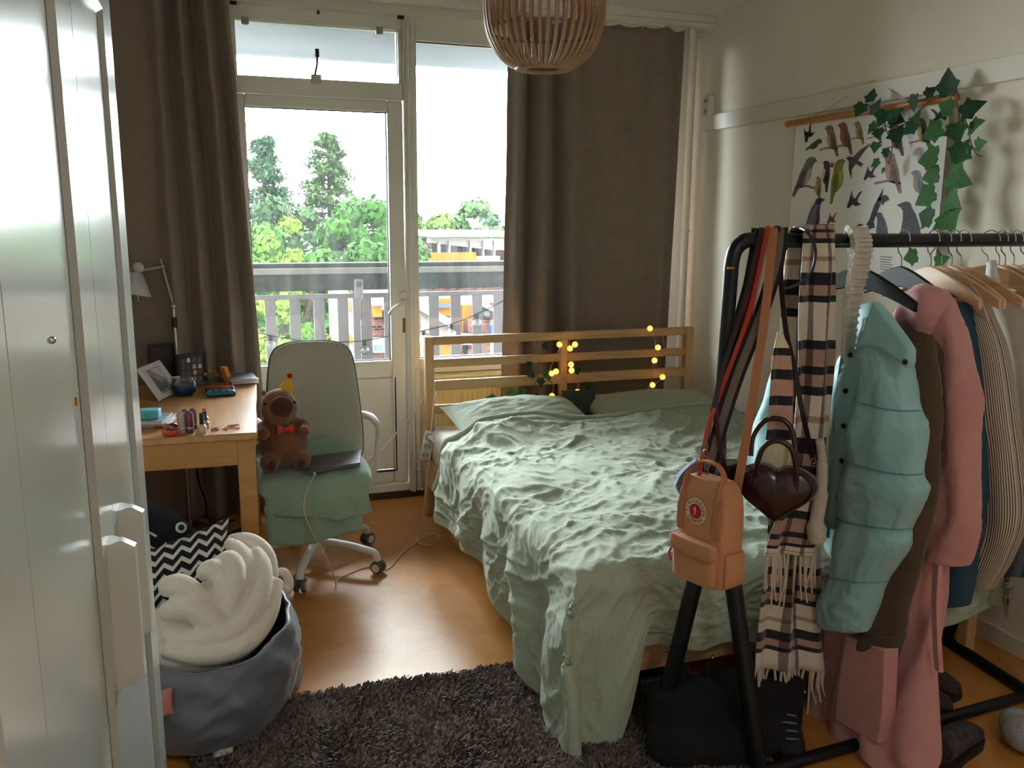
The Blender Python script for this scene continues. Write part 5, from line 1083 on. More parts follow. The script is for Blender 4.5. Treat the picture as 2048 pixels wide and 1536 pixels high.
def hoop(r_, z_, w_, th_, n='hoop', m=M_bam2): MB().lathe([(r_-th_/2, z_-w_/2), (r_+th_/2, z_-w_/2), (r_+th_/2, z_+w_/2), (r_-th_/2, z_+w_/2), (r_-th_/2, z_-w_/2)], 64, (PX, PY, PZ)).build(n, m, pn_)
hoop(0.190, 0.119, 0.010, 0.004); hoop(0.196, 0.285, 0.010, 0.004); hoop(0.080, 0.518, 0.02, 0.02)
MB().lathe([(0.058, -0.006), (0.094, -0.006), (0.097, 0.0), (0.094, 0.006), (0.058, 0.006), (0.055, 0.0), (0.058, -0.006)], 48, (PX, PY, PZ)).build('bottom_ring', M_bam, pn_)
MB().lathe([(0, 0.004), (0.056, 0.004), (0.056, 0.008), (0, 0.008)], 32, (PX, PY, PZ)).build('bottom_mesh', mat('brown_disc', '#6a4c3c', 0.6), pn_)
MB().ball((PX, PY, PZ+0.34), 0.045, 20, 14).build('bulb', mat('opal_bulb', '#d8d4c8', 0.3), pn_); MB().tube([(PX, PY, PZ+0.385), (PX, PY, PZ+0.46)], 0.02, 14).build('lamp_holder', M_dark, pn_)
MB().tube([(PX, PY, PZ+0.46), (PX, PY, ZC)], 0.003, 6).build('cord', M_wire, pn_)
# ------------------------------------------------------------------ shaggy rug
rg = thing('rug', 'dark brown shaggy rug on the floor before the bed', 'rug', (0.45, 2.0, 0))
rx0, rx1, ry0, ry1 = -0.15, 1.45, 1.35, 2.735
MB().bx(rx0, rx1, ry0, ry1, 0.001, 0.012, 0.004).build('backing', mat('rug_backing', '#2e2622', 0.95), rg)
rr_ = np.random.RandomState(9); n = 60000
x = rr_.uniform(rx0, rx1, n); y = rr_.uniform(1.55, ry1, n); a = rr_.uniform(0, 2*PI, n); ll = rr_.uniform(0.6, 1.0, n)
lean = 0.016+0.012*pn(x*9, y*9, 3); la = 2.5*pn(x*6, y*6, 4)+rr_.uniform(-1.2, 1.2, n)
bx3 = np.stack([x, y, np.full(n, 0.01)], 1); tip = bx3+np.stack([np.cos(la)*lean, np.sin(la)*lean, 0.03*ll+0.006*pn(x*11, y*11, 6)], 1)
mid3 = (bx3+tip)/2+np.stack([np.cos(a)*0.006, np.sin(a)*0.006, np.full(n, 0.005)], 1)
sd3 = np.stack([-np.sin(a), np.cos(a), np.zeros(n)], 1)*0.0034
V = np.stack([bx3-sd3, bx3+sd3, mid3-sd3*1.3, mid3+sd3*1.3, tip-sd3*0.8+[0, 0, -.002], tip+sd3*0.8], 1).reshape(-1, 3)
i0 = np.arange(n)[:, None]*6; Fq = np.concatenate([i0+np.array([[0, 1, 3, 2]]), i0+np.array([[2, 3, 5, 4]])], 0)
mb = MB(); mb.v = V.tolist(); mb.f = Fq.tolist(); mb.uv = [(0, 0)]*len(V); mb.mi = [0]*len(Fq)
o = mb.build('pile', mat('rug_pile', '#554a42', 0.9, col2='#85776c', vscale=60), rg, smooth=False, fixn=False); o['kind'] = 'stuff'
# ------------------------------------------------------------------ clothes rack
M_blk = mat('black_blue_metal', '#11171f', 0.35, 0.3, bump=0.03, bscale=40)
YR, ZR = 2.10, 1.538
rk = thing('clothes_rack', 'black metal clothes rack with rounded corners at the foot of the bed', 'clothes rack', (1.95, YR, 0))
joint = P(1438, 965, y=YR); up = [P(u, v, y=YR) for u, v in ((1438, 965), (1440, 850), (1450, 700), (1460, 570), (1463, 530), (1470, 502), (1484, 486), (1505, 480))]
XE = 2.56; e_ = [np.array([XE-0.10, YR, ZR]), np.array([XE-0.04, YR, ZR-0.015]), np.array([XE-0.008, YR, ZR-0.06]), np.array([XE, YR, ZR-0.14]), np.array([XE, YR, joint[2]])]
MB().tube(spline(up+[np.array([1.6, YR, ZR]), np.array([2.0, YR, ZR])]+e_, 8), 0.0205, 14).build('rail', M_blk, rk)
fl0, fl1 = np.array([1.41, 1.915, 0.025]), P(1312, 1478, z=0.025)
MB().tube(spline([joint+[0, 0, 0.05], joint+[0.0, -0.01, -0.03], joint*0.5+fl0*0.5, fl0], 6), 0.025, 12).build('leg', M_blk, rk); MB().tube(spline([joint+[0, 0, 0.05], joint+[0.0, 0.01, -0.03], joint*0.5+fl1*0.5, fl1], 6), 0.025, 12).build('leg', M_blk, rk)
fr0, fr1 = np.array([XE-0.02, 2.0, 0.02]), np.array([XE+0.01, 2.40, 0.02]); je = np.array([XE, YR, joint[2]])
MB().tube([je, fr0], 0.02, 12).build('leg', M_blk, rk); MB().tube([je, fr1], 0.02, 12).build('leg', M_blk, rk)
MB().tube([fl0, fr0], 0.019, 12).build('base_rail', M_blk, rk)
for a, b in ((fl0, fl1), (fr0, fr1)): MB().tube([a+(a-b)*0.03, b+(b-a)*0.05], 0.02, 12).build('foot_bar', M_blk, rk)
MB().tube([joint+[0, 0, 0.06], joint+[0, 0, -0.05]], 0.026, 14).build('sleeve_joint', M_blk, rk)
p = P(1462, 536, y=YR-0.022); MB().box(p, (0.022, 0.006, 0.008), 0.002).build('safety_pin', mat('brass', '#c08a30', 0.25, 1.0), rk)

# ------------------------------------------------------------------ hangers
M_hw = wood('beech_hanger', '#cda67c', '#e2c29a', axis=1, scale=1.0, rough=0.4); M_hook = mat('hook_steel', '#c4c6c8', 0.2, 1.0); M_hb = mat('black_plastic', '#121316', 0.55, spec=0.25)
def hanger_parts(parent, m, wide=0.21, hgt=0.062, drop=0.085):
    """built around the bar centre (0,0,0): hook over the bar, arms along y"""
    a = [(0.026*math.cos(t), 0.030*math.sin(t)) for t in np.linspace(math.radians(-35), math.radians(185), 12)]
    hk = [(0.0, y, z) for y, z in a][::-1]
    pts = [Vector(q) for q in hk]+[Vector((0, 0.018, -0.034)), Vector((0, 0.002, -0.05)), Vector((0, 0, -0.085))]
    hm = MB().tube(spline(pts, 3), 0.0019, 6); ob = hm.build('hook', M_hook); ob.parent = parent
    n = 14; top = []; bot = []
    for i in range(-n, n+1):
        t = i/n; y = t*wide; zt = -0.075-drop*abs(t)**1.35-0.012*(1-abs(t))*0; zb = zt-hgt*(1-0.55*abs(t)); top.append((y, zt)); bot.append((y, zb))
    out = top+bot[::-1]; k = len(out); xs = [0.012*abs(q[0])/wide for q in out]
    v = [(0.0065+0, y, z) for y, z in out]+[(-0.0065, y, z) for y, z in out]
    m2 = 2*n+1; f = []
    for i in range(m2-1):
        f += [(i, i+1, k-2-i, k-1-i), (k+i+1, k+i, 2*k-1-i, 2*k-2-i), (i, i+k, i+1+k, i+1), (k-1-i, k-2-i, 2*k-2-i, 2*k-1-i)]
    f += [(0, k-1, 2*k-1, k), (m2-1, m2-1+k, k+m2, m2)]
    om = MB().add(v, f).build('arms', m); om.parent = parent; bev = om.modifiers.new('bevel', 'BEVEL'); bev.width = 0.003; bev.segments = 2
    if m is not M_hb:
        bar = MB().tube([(0, -wide*0.93, -0.165), (0, wide*0.93, -0.165)], 0.0055, 8).build('trouser_bar', m); bar.parent = parent
def hanger(x, rz, label, m=M_hw, first={}, dz=0.0):
    t = thing('hanger', label, 'hanger', (x, YR, ZR+dz), 'hangers on the rack'); t.rotation_euler = (0, 0, math.radians(rz))
    key = m.name
    if key not in first: hanger_parts(t, m); first[key] = list(t.children)
    else:
        for c in first[key]:
            o = c.copy(); COL.objects.link(o); o.parent = t
    return t
hanger(1.775, 6, 'black plastic hanger inside the pale turquoise puffer jacket', M_hb); hanger(1.925, -3, 'black plastic hanger just left of the wooden hangers', M_hb)
for x, rz, lb in ((2.035, -4, 'wooden hanger first from the left, holding the pink coat'), (2.075, 5, 'wooden hanger second from the left behind the pink coat'), (2.115, -2, 'wooden hanger third from the left on the bar'), (2.15, 8, 'wooden hanger fourth from the left on the bar'), (2.255, 38, 'wooden hanger turned sideways with its long arm toward the right'),
                  (2.30, -6, 'wooden hanger just right of the turned one'), (2.325, 4, 'wooden hanger third from the rack end in the tight bunch'), (2.36, -4, 'wooden hanger second from the rack end in the tight bunch'), (2.405, 6, 'wooden hanger nearest the right end of the rack')): hanger(x, rz, lb)

# ------------------------------------------------------------------ hanging clothes
def loftpx(rows, name, m, parent, seed=0, xc=1.8, n=48, sub=5, fold=0.008, ff=9.0, exp=2.4, quilt=None, cap=True, seams=None, seam_m=None, crk=0.0):
    """rows: (pixel row at far side, far pixel column, pixel row at near side, near pixel column, half thickness[, x of the plane])"""
    A = []
    for r in rows:
        x = r[5] if len(r) > 5 else xc
        A.append(np.concatenate([P(r[1], r[0], x=x), P(r[3], r[2], x=x), [r[4]]]))
    S = spline(A, sub); R = []; m_ = len(S)
    t = np.linspace(0, 2*PI, n, endpoint=False); ct, st = np.cos(t), np.sin(t)
    ce = np.sign(ct)*np.abs(ct)**(2/exp); se = np.sign(st)*np.abs(st)**(2/exp)
    for i, s in enumerate(S):
        Lp, Rp, ht = s[:3], s[3:6], s[6]; c = (Lp+Rp)/2; h = (Rp-Lp)/2; w = np.linalg.norm(h)
        k = i/(m_-1)
        q = 1.0
        if quilt: q = 0.72+0.28*abs(math.sin(PI*(k*quilt+0.02)))**0.5
        fo = fold*(np.sin(ce*w*ff*6+seed+2.0*pn(k*3, seed, 2))+0.8*pn(ce*w*14+seed, k*5+seed, 3))*min(1, k*4+0.25)
        if crk: fo = fo-crk*np.maximum(0, 1-2.4*np.abs(pn(t*3.2+seed, k*22+seed, 31)))*(0.4+np.abs(pn(t*2, k*6, 33)))
        R.append([c+h*a*(1.0 if not quilt else 0.965+0.035*q/1.0)+np.array([1.0, 0, 0])*(ht*b*q+f*(1 if b > 0 else 1)) for a, b, f in zip(ce, se, fo)])
    o = MB().rings(R, True, cap).build(name, m, parent, ang=70)
    for k in (seams or []):
        i = min(m_-1, k*sub); rg = R[i]; h2 = n//2
        MB().tube([rg[j % n]+np.array([-0.001, 0, 0]) for j in range(h2-3, n+4)], 0.0026, 6).build('quilt_seam', seam_m, o)
    return o
def cloth(key, col, **k):
    d = dict(rough=0.95, var=0.06, vscale=25, bump=0.25, bscale=220, sheen=0.2, bdist=0.002); d.update(k); return mat(key, col, **d)
# pale turquoise puffer jacket
M_puf = mat('turquoise_nylon', '#8fbfc2', 0.5, var=0.05, vscale=14, bump=0.7, bscale=16, bdist=0.012, sheen=0.2); M_pufd = mat('turquoise_trim', '#5f98a2', 0.5)
pj = thing('puffer_jacket', 'pale turquoise puffer jacket with dark snaps hanging in front', 'jacket', (1.77, YR, 0.45), 'clothes on the rack')
XPj = 1.725
loftpx([(612, 1722, 604, 1748, 0.02), (660, 1706, 650, 1780, 0.05), (720, 1690, 700, 1806, 0.062), (800, 1683, 790, 1822, 0.07), (900, 1676, 890, 1836, 0.075), (1000, 1665, 990, 1830, 0.075), (1085, 1662, 1075, 1812, 0.07), (1120, 1668, 1110, 1800, 0.05)], 'body', M_puf, pj, 1, XPj+0.075, quilt=4, fold=0.004)
loftpx([(640, 1736, 628, 1760, 0.025), (690, 1730, 676, 1796, 0.05), (740, 1738, 735, 1816, 0.06), (798, 1726, 822, 1832, 0.056), (860, 1711, 860, 1845, 0.068), (917, 1704, 949, 1838, 0.058), (975, 1690, 985, 1849, 0.068), (1033, 1686, 1057, 1816, 0.056), (1090, 1678, 1098, 1808, 0.064), (1150, 1671, 1163, 1766, 0.052), (1200, 1651, 1215, 1748, 0.058), (1240, 1648, 1252, 1734, 0.05), (1256, 1655, 1264, 1730, 0.035)], 'sleeve', M_puf, pj, 2, XPj, fold=0.003, seams=(3, 5, 7, 9), seam_m=M_pufd, crk=0.0065, sub=8, n=72)
loftpx([(697, 1703, 700, 1742, 0.018), (720, 1680, 722, 1735, 0.03), (772, 1674, 775, 1727, 0.034), (850, 1668, 855, 1718, 0.036), (905, 1666, 915, 1708, 0.036), (975, 1657, 985, 1694, 0.036), (1020, 1647, 1030, 1690, 0.034), (1050, 1653, 1058, 1682, 0.02)], 'front_panel', M_puf, pj, 3, XPj+0.015, fold=0.003, crk=0.005, sub=7)
zp = spline([P(u, v, x=XPj-0.018) for u, v in ((1684, 716), (1676, 775), (1670, 850), (1668, 905), (1659, 975), (1650, 1025), (1657, 1056))], 5); MB().tube(zp, 0.0055, 8).build('zip', M_pufd, pj); MB().tube([zp[-1], zp[-1]-np.array([0, 0, 0.03])], 0.005, 6).build('zip_pull', M_pufd, pj)
cl = MB().poly([P(u, v, x=XPj-0.065) for u, v in ((1743, 600), (1768, 628), (1800, 672), (1818, 698), (1817, 725), (1811, 740), (1790, 722), (1765, 702), (1745, 692), (1722, 692), (1704, 697), (1714, 680), (1727, 650))], (1, 0, 0), 0.03); co = cl.build('collar', M_puf, pj); bv = co.modifiers.new('bevel', 'BEVEL'); bv.width = 0.012; bv.segments = 3
for u, v, x in ((1699, 710, XPj-0.025), (1690, 782, XPj-0.026), (1686, 852, XPj-0.026), (1682, 922, XPj-0.026), (1676, 993, XPj-0.026), (1809, 724, XPj-0.07)):
    MB().lathe([(0, 0.003), (0.0065, 0.002), (0.0075, 0), (0.0075, -0.004), (0, -0.004)], 14, P(u, v, x=x), Matrix.Rotation(-PI/2, 3, 'Y')).build('snap', mat('snap_dark', '#1d2a2e', 0.3, 0.6), pj)
# dark brown corduroy jacket
M_br = cloth('brown_corduroy', '#4a3a2a', bscale=120, stretch=(1, 8, 0.3)); bj = thing('corduroy_jacket', 'dark brown jacket behind the turquoise sleeve, cuff showing below', 'jacket', (1.86, YR, 0.3), 'clothes on the rack')
loftpx([(660, 1790, 640, 1815, 0.03), (700, 1785, 690, 1872, 0.05), (760, 1790, 745, 1880, 0.06), (880, 1790, 870, 1880, 0.06), (1000, 1785, 985, 1872, 0.06), (1100, 1775, 1090, 1850, 0.055)], 'body', M_br, bj, 4, 1.86)
loftpx([(680, 1800, 670, 1862, 0.03), (760, 1800, 760, 1868, 0.045), (880, 1800, 870, 1868, 0.05), (1000, 1780, 990, 1862, 0.05), (1100, 1765, 1095, 1840, 0.05), (1200, 1740, 1195, 1812, 0.048), (1262, 1728, 1270, 1800, 0.046)], 'sleeve', M_br, bj, 5, 1.80, crk=0.004, sub=8, n=64)
loftpx([(1262, 1722, 1272, 1803, 0.05), (1285, 1719, 1300, 1795, 0.05), (1297, 1720, 1322, 1788, 0.046)], 'cuff', M_br, bj, 6, 1.80, fold=0.002)
# pink wool coat
M_pk = cloth('pink_wool', '#bf8a88', bscale=180, bump=0.35); pc = thing('wool_coat', 'long dusty pink wool coat hanging nearly to the floor', 'coat', (1.95, YR, 0.03), 'clothes on the rack')
loftpx([(580, 1828, 572, 1850, 0.02, 1.99), (600, 1818, 590, 1888, 0.05, 1.98), (650, 1810, 630, 1905, 0.07, 1.97), (800, 1800, 790, 1925, 0.08, 1.95), (950, 1780, 940, 1920, 0.085, 1.93), (1100, 1730, 1100, 1890, 0.07, 1.93), (1260, 1655, 1250, 1872, 0.07, 1.905), (1350, 1637, 1340, 1872, 0.075, 1.88), (1420, 1622, 1440, 1872, 0.075, 1.85), (1470, 1630, 1520, 1872, 0.075, 1.83), (1490, 1660, 1550, 1870, 0.06, 1.82)], 'body', M_pk, pc, 7, fold=0.020, ff=7, n=72)
loftpx([(600, 1880, 598, 1905, 0.02), (640, 1872, 636, 1914, 0.04), (690, 1870, 684, 1930, 0.05), (785, 1868, 785, 1956, 0.055), (860, 1872, 860, 1952, 0.055), (940, 1862, 950, 1955, 0.058), (1020, 1850, 1025, 1958, 0.06), (1066, 1838, 1070, 1951, 0.06), (1106, 1829, 1128, 1930, 0.058), (1112, 1834, 1130, 1925, 0.045)], 'sleeve', M_pk, pc, 8, 1.92, fold=0.008, crk=0.006, sub=7)
loftpx([(572, 1832, 566, 1852, 0.015), (588, 1820, 580, 1880, 0.045), (625, 1810, 604, 1894, 0.06), (665, 1806, 645, 1886, 0.055), (690, 1812, 680, 1872, 0.035), (700, 1826, 695, 1860, 0.015)], 'hood', M_pk, pc, 9, 1.90, fold=0.007, ff=11)
loftpx([(640, 1838, 632, 1858, 0.012), (700, 1836, 692, 1862, 0.018), (760, 1838, 752, 1864, 0.016), (800, 1844, 795, 1862, 0.008)], 'lapel', M_pk, pc, 10, 1.875, fold=0.001)
MB().strip(spline([P(1876, 1128, x=1.86), P(1872, 1200, x=1.855), P(1874, 1280, x=1.85), P(1878, 1342, x=1.85)], 6), 0.028, 0.012, side=(0.3, 1, 0)).build('belt', M_pk, pc)
lo = MB().poly([P(u, v, x=1.752) for u, v in ((1690, 1270), (1770, 1300), (1765, 1440), (1755, 1490), (1668, 1440), (1672, 1400))], (1, 0, 0), 0.05).build('pocket', M_pk, pc); bv = lo.modifiers.new('bevel', 'BEVEL'); bv.width = 0.005; bv.segments = 2
# teal denim jacket
M_dn = cloth('teal_denim', '#25495a', bscale=300, bump=0.2, sheen=0.0); dj = thing('denim_jacket', 'dark teal denim jacket beside the pink coat', 'jacket', (2.08, YR, 0.5), 'clothes on the rack')
loftpx([(565, 1880, 560, 1896, 0.02), (585, 1880, 575, 1918, 0.05), (640, 1885, 630, 1935, 0.06), (760, 1890, 750, 1955, 0.07), (900, 1880, 890, 1968, 0.07), (1000, 1870, 990, 1974, 0.07), (1060, 1865, 1050, 1960, 0.065)], 'body', M_dn, dj, 11, 2.09)
loftpx([(1000, 1900, 1000, 1965, 0.05), (1100, 1880, 1100, 1952, 0.052), (1170, 1876, 1170, 1938, 0.05), (1205, 1882, 1208, 1930, 0.045), (1212, 1890, 1214, 1922, 0.03)], 'sleeve', M_dn, dj, 12, 2.06, fold=0.004)
MB().tube(spline([P(u, v, x=2.0) for u, v in ((1902, 600), (1912, 650), (1925, 720), (1938, 800))], 5), 0.002, 5).build('seam', mat('denim_thread', '#4a7686', 0.8), dj)
# striped shirt
def stripes(key, c1, c2, n, duty=0.45, axis=0):
    m = bpy.data.materials.new(key); m.use_nodes = True; N = m.node_tree.nodes; L = m.node_tree.links; b = N['Principled BSDF']; b.inputs['Roughness'].default_value = 0.95
    tc = N.new('ShaderNodeTexCoord'); sx = N.new('ShaderNodeSeparateXYZ'); L.new(tc.outputs['UV'], sx.inputs[0])
    mu = N.new('ShaderNodeMath'); mu.operation = 'MULTIPLY'; mu.inputs[1].default_value = n; L.new(sx.outputs[axis], mu.inputs[0])
    fr_ = N.new('ShaderNodeMath'); fr_.operation = 'FRACT'; L.new(mu.outputs[0], fr_.inputs[0]); lt = N.new('ShaderNodeMath'); lt.operation = 'LESS_THAN'; lt.inputs[1].default_value = duty; L.new(fr_.outputs[0], lt.inputs[0])
    mx = N.new('ShaderNodeMixRGB'); mx.inputs[1].default_value = (*lin(c1), 1); mx.inputs[2].default_value = (*lin(c2), 1); L.new(lt.outputs[0], mx.inputs[0]); L.new(mx.outputs[0], b.inputs['Base Color']); return m
ss = thing('striped_shirt', 'cream shirt with dark narrow stripes right of the denim', 'shirt', (2.17, YR, 0.5), 'clothes on the rack')
M_st = stripes('ticking_stripe', '#c9bfae', '#4c4844', 56)
loftpx([(575, 1920, 565, 1938, 0.02), (600, 1915, 590, 1962, 0.045), (660, 1920, 640, 1985, 0.055), (720, 1930, 700, 2004, 0.06), (830, 1935, 820, 2024, 0.065), (900, 1945, 900, 2035, 0.065), (1000, 1950, 990, 2043, 0.068), (1060, 1945, 1060, 2040, 0.066), (1110, 1935, 1115, 2018, 0.058), (1150, 1930, 1160, 1992, 0.05), (1172, 1936, 1182, 1978, 0.04)], 'body', M_st, ss, 13, 2.16, fold=0.006)
cp = MB().poly([P(u, v, x=2.075) for u, v in ((1918, 582), (1936, 560), (1958, 590), (1975, 640), (1955, 625), (1938, 605))], (1, 0, 0), 0.008).build('collar', cloth('cream_cotton', '#b9ae9c'), ss)
# cream fleece and black coat at the far end
fc = thing('fleece_jacket', 'pale cream fleece jacket at the right end of the rack', 'jacket', (2.33, YR, 0.7), 'clothes on the rack')
loftpx([(590, 1970, 575, 2000, 0.03), (620, 1965, 600, 2040, 0.06), (700, 1975, 680, 2075, 0.07), (850, 2000, 840, 2110, 0.075), (1000, 2010, 990, 2120, 0.075), (1060, 2015, 1055, 2115, 0.06)], 'body', cloth('cream_pile', '#aaa498', bump=0.6, bscale=160), fc, 14, 2.32, fold=0.008)
loftpx([(525, 1975, 520, 1990, 0.012), (570, 1970, 565, 1996, 0.02), (605, 1966, 600, 1994, 0.02)], 'collar', cloth('pale_grey_cotton', '#c8c6c4'), fc, 15, 2.24, fold=0.004)
bc = thing('black_coat', 'black coat showing below the cream fleece at the right', 'coat', (2.44, YR, 0.4), 'clothes on the rack')
loftpx([(600, 2030, 590, 2060, 0.03), (700, 2020, 690, 2100, 0.06), (900, 2020, 890, 2130, 0.07), (1080, 2015, 1075, 2130, 0.07), (1150, 2010, 1150, 2120, 0.06)], 'body', cloth('black_wool', '#121216', sheen=0.0), bc, 16, 2.43, fold=0.008)
bs = thing('blue_shirt', 'pale blue garment showing left of the yellow scarf end', 'shirt', (1.62, 2.2, 0.8), 'clothes on the rack')
loftpx([(740, 1548, 735, 1575, 0.02), (800, 1528, 795, 1580, 0.03), (860, 1508, 855, 1590, 0.035), (920, 1492, 915, 1590, 0.035), (1000, 1490, 995, 1590, 0.03)], 'body', mat('turquoise_nylon'), bs, 17, 1.66, fold=0.006)
# ------------------------------------------------------------------ scarves
def plaid(key, seq, vs, base, dark, tan):
    m = bpy.data.materials.new(key); m.use_nodes = True; N = m.node_tree.nodes; L = m.node_tree.links; b = N['Principled BSDF']; b.inputs['Roughness'].default_value = 1.0; b.inputs['Sheen Weight'].default_value = 0.3
    tc = N.new('ShaderNodeTexCoord'); sx = N.new('ShaderNodeSeparateXYZ'); L.new(tc.outputs['UV'], sx.inputs[0])
    C = {'g': (0.16, 0.15, 0.17), 'c': lin(base), 'k': lin(dark), 't': lin(tan)}
    def band(out, rep, sq):
        mu = N.new('ShaderNodeMath'); mu.operation = 'MULTIPLY'; mu.inputs[1].default_value = rep; L.new(out, mu.inputs[0]); fr_ = N.new('ShaderNodeMath'); fr_.operation = 'FRACT'; L.new(mu.outputs[0], fr_.inputs[0])
        rp = N.new('ShaderNodeValToRGB'); rp.color_ramp.interpolation = 'CONSTANT'; e = rp.color_ramp.elements; tot = sum(w for _, w in sq); a = 0
        e.remove(e[1]); e[0].position = 0.0
        for i, (k, w) in enumerate(sq):
            el = e[0] if i == 0 else e.new(a/tot)
            el.color = (*C.get(k, (1, 1, 1)), 1); a += w
        L.new(fr_.outputs[0], rp.inputs[0]); return rp.outputs[0]
    h = band(sx.outputs[1], vs[1], seq); v = band(sx.outputs[0], vs[0], [('w', 3), ('g', 0.8), ('w', 1.4), ('g', 0.6), ('w', 2.6)])
    mx = N.new('ShaderNodeMixRGB'); mx.blend_type = 'MULTIPLY'; mx.inputs[0].default_value = 0.85; L.new(h, mx.inputs[1]); L.new(v, mx.inputs[2]); L.new(mx.outputs[0], b.inputs['Base Color'])
    nz = N.new('ShaderNodeTexNoise'); nz.inputs['Scale'].default_value = 250; L.new(tc.outputs['Object'], nz.inputs['Vector']); bp = N.new('ShaderNodeBump'); bp.inputs['Strength'].default_value = 0.5; bp.inputs['Distance'].default_value = 0.003; L.new(nz.outputs['Fac'], bp.inputs['Height']); L.new(bp.outputs[0], b.inputs['Normal']); return m
SQ = [('c', 3), ('k', 0.7), ('t', 1.3), ('k', 0.6), ('t', 0.9), ('k', 0.7), ('c', 1.6), ('t', 0.5), ('c', 1.2), ('k', 1.2), ('t', 0.9), ('k', 0.6)]
M_pA = plaid('plaid_wool', SQ, (1, 2.8), '#cfc8b8', '#23222a', '#a68a78'); M_pB = plaid('plaid_wool_back', SQ, (1, 3.2), '#cfc8b8', '#23222a', '#a68a78'); M_pC = plaid('plaid_wool_tip', [('c', 1.2), ('k', 0.5), ('t', 0.8), ('k', 0.5), ('t', 0.8), ('k', 0.5), ('t', 1.2), ('k', 0.5), ('y', 0.1), ('c', 4)], (0.3, 1), '#d6cdae', '#23222a', '#b89684')  # back end: same colours as the front, stripes repeat more often
def sheet(rows, name, m, parent, seed, amp=0.012, ff=3, nu=40, sub=6, th=0.006):
    """a hanging band of cloth; rows: (v, left pixel, right pixel, y)"""
    A = [np.concatenate([P(r[1], r[0], y=r[3]), P(r[2], r[0], y=r[3])]) for r in rows]; S = np.array(spline(A, sub)); mm = len(S)
    s = np.linspace(0, 1, nu)[None, :, None]; k = np.linspace(0, 1, mm)[:, None]
    X = S[:, None, :3]*(1-s)+S[:, None, 3:]*s
    wv = amp*(np.sin(s[..., 0]*PI*2*ff+seed+1.5*pn(k*2, seed*1.0, 1))+0.6*pn(s[..., 0]*5, k*4, seed))*(0.3+0.7*smooth(0, 0.3, k))
    X = X+wv[..., None]*np.array([0.25, -0.95, 0])
    o = solid(MB().grid(X).build(name, m, parent, ang=0), th); return X
def fringe(X, parent, m, n, ln, seed):
    r = random.Random(seed); row = X[-1]
    for k in range(n):
        p = row[int((k+0.5)/n*(len(row)-1))]; l = ln*r.uniform(0.6, 1.1); q = [p, p+np.array([r.uniform(-.008, .008), r.uniform(-.008, .004), -l*0.5]), p+np.array([r.uniform(-.015, .015), r.uniform(-.012, .006), -l])]
        MB().tube(spline(q, 3), [0.0042]*4+[0.0028]*3, 6).build('tassel', m, parent)
M_fr = mat('cream_yarn', '#bdb3a2', 1.0)
sc1 = thing('plaid_scarf', 'cream, tan and black plaid wool scarf with fringed ends', 'scarf', (1.62, 2.05, 1.5))
X = sheet([(452, 1612, 1668, 2.11), (456, 1604, 1674, 2.075), (520, 1599, 1676, 2.065), (620, 1592, 1676, 2.06), (740, 1586, 1672, 2.05), (860, 1578, 1662, 2.04), (980, 1562, 1650, 2.03), (1080, 1530, 1640, 2.02), (1110, 1524, 1636, 2.02)], 'front_end', M_pA, sc1, 1, 0.014, 1.6); fringe(X, sc1, M_fr, 16, 0.15, 3)
X = sheet([(452, 1590, 1660, 2.10), (470, 1578, 1640, 2.13), (600, 1562, 1640, 2.13), (800, 1548, 1640, 2.12), (1000, 1532, 1640, 2.11), (1150, 1520, 1640, 2.10), (1250, 1510, 1640, 2.09), (1340, 1500, 1646, 2.08)], 'back_end', M_pB, sc1, 2, 0.018, 2.2); fringe(X, sc1, M_fr, 22, 0.13, 4)
X = sheet([(664, 1556, 1574, 2.04), (720, 1544, 1580, 2.02), (800, 1538, 1582, 2.015), (880, 1530, 1580, 2.015), (960, 1510, 1572, 2.015), (1000, 1500, 1570, 2.015)], 'looped_end', M_pC, sc1, 3, 0.006, 1, 20)
sc2 = thing('knit_scarf', 'off white ribbed knit scarf looped over the rack', 'scarf', (1.75, 2.07, 1.5))
M_kn = mat('white_knit', '#c9c3b6', 1.0, bump=1.0, bscale=130, bdist=0.006, sheen=0.3)
pts = [P(1716, 520, y=2.135), P(1712, 480, y=2.135), P(1712, 462, y=2.115), P(1715, 463, y=2.085), P(1722, 490, y=2.06), P(1716, 540, y=2.055), P(1704, 600, y=2.05), P(1698, 660, y=2.05), P(1694, 720, y=2.06)]
S = spline(pts, 8); w = interp(np.linspace(0, 1, len(S)), [0, .4, .6, .8, 1], [0.06, 0.062, 0.066, 0.045, 0.035])*(1+0.05*np.sin(np.arange(len(S))*2.1))
MB().strip(S, [float(q) for q in w], 0.018, side=(1, 0.15, 0)).build('knit', M_kn, sc2); [MB().tube([S[i]-np.array([w[i]/2, 0.008, 0]), S[i]+np.array([0, -0.013, 0]), S[i]+np.array([w[i]/2, -0.006, 0])], 0.006, 6).build('rib', M_kn, sc2) for i in range(24, len(S)-1, 2)]
sc3 = thing('fur_scarf', 'narrow white fluffy scarf tail beside the puffer front', 'scarf', (1.66, 2.0, 0.9))
MB().tube(spline([P(u, v, y=1.985) for u, v in ((1640, 880), (1644, 930), (1642, 990), (1632, 1050), (1635, 1085))], 6), [0.012]*6+[0.016]*6+[0.02]*6+[0.026]*6+[0.018], 12).build('tail', mat('white_fur', '#cfc9ba', 1.0, bump=0.8, bscale=200), sc3)
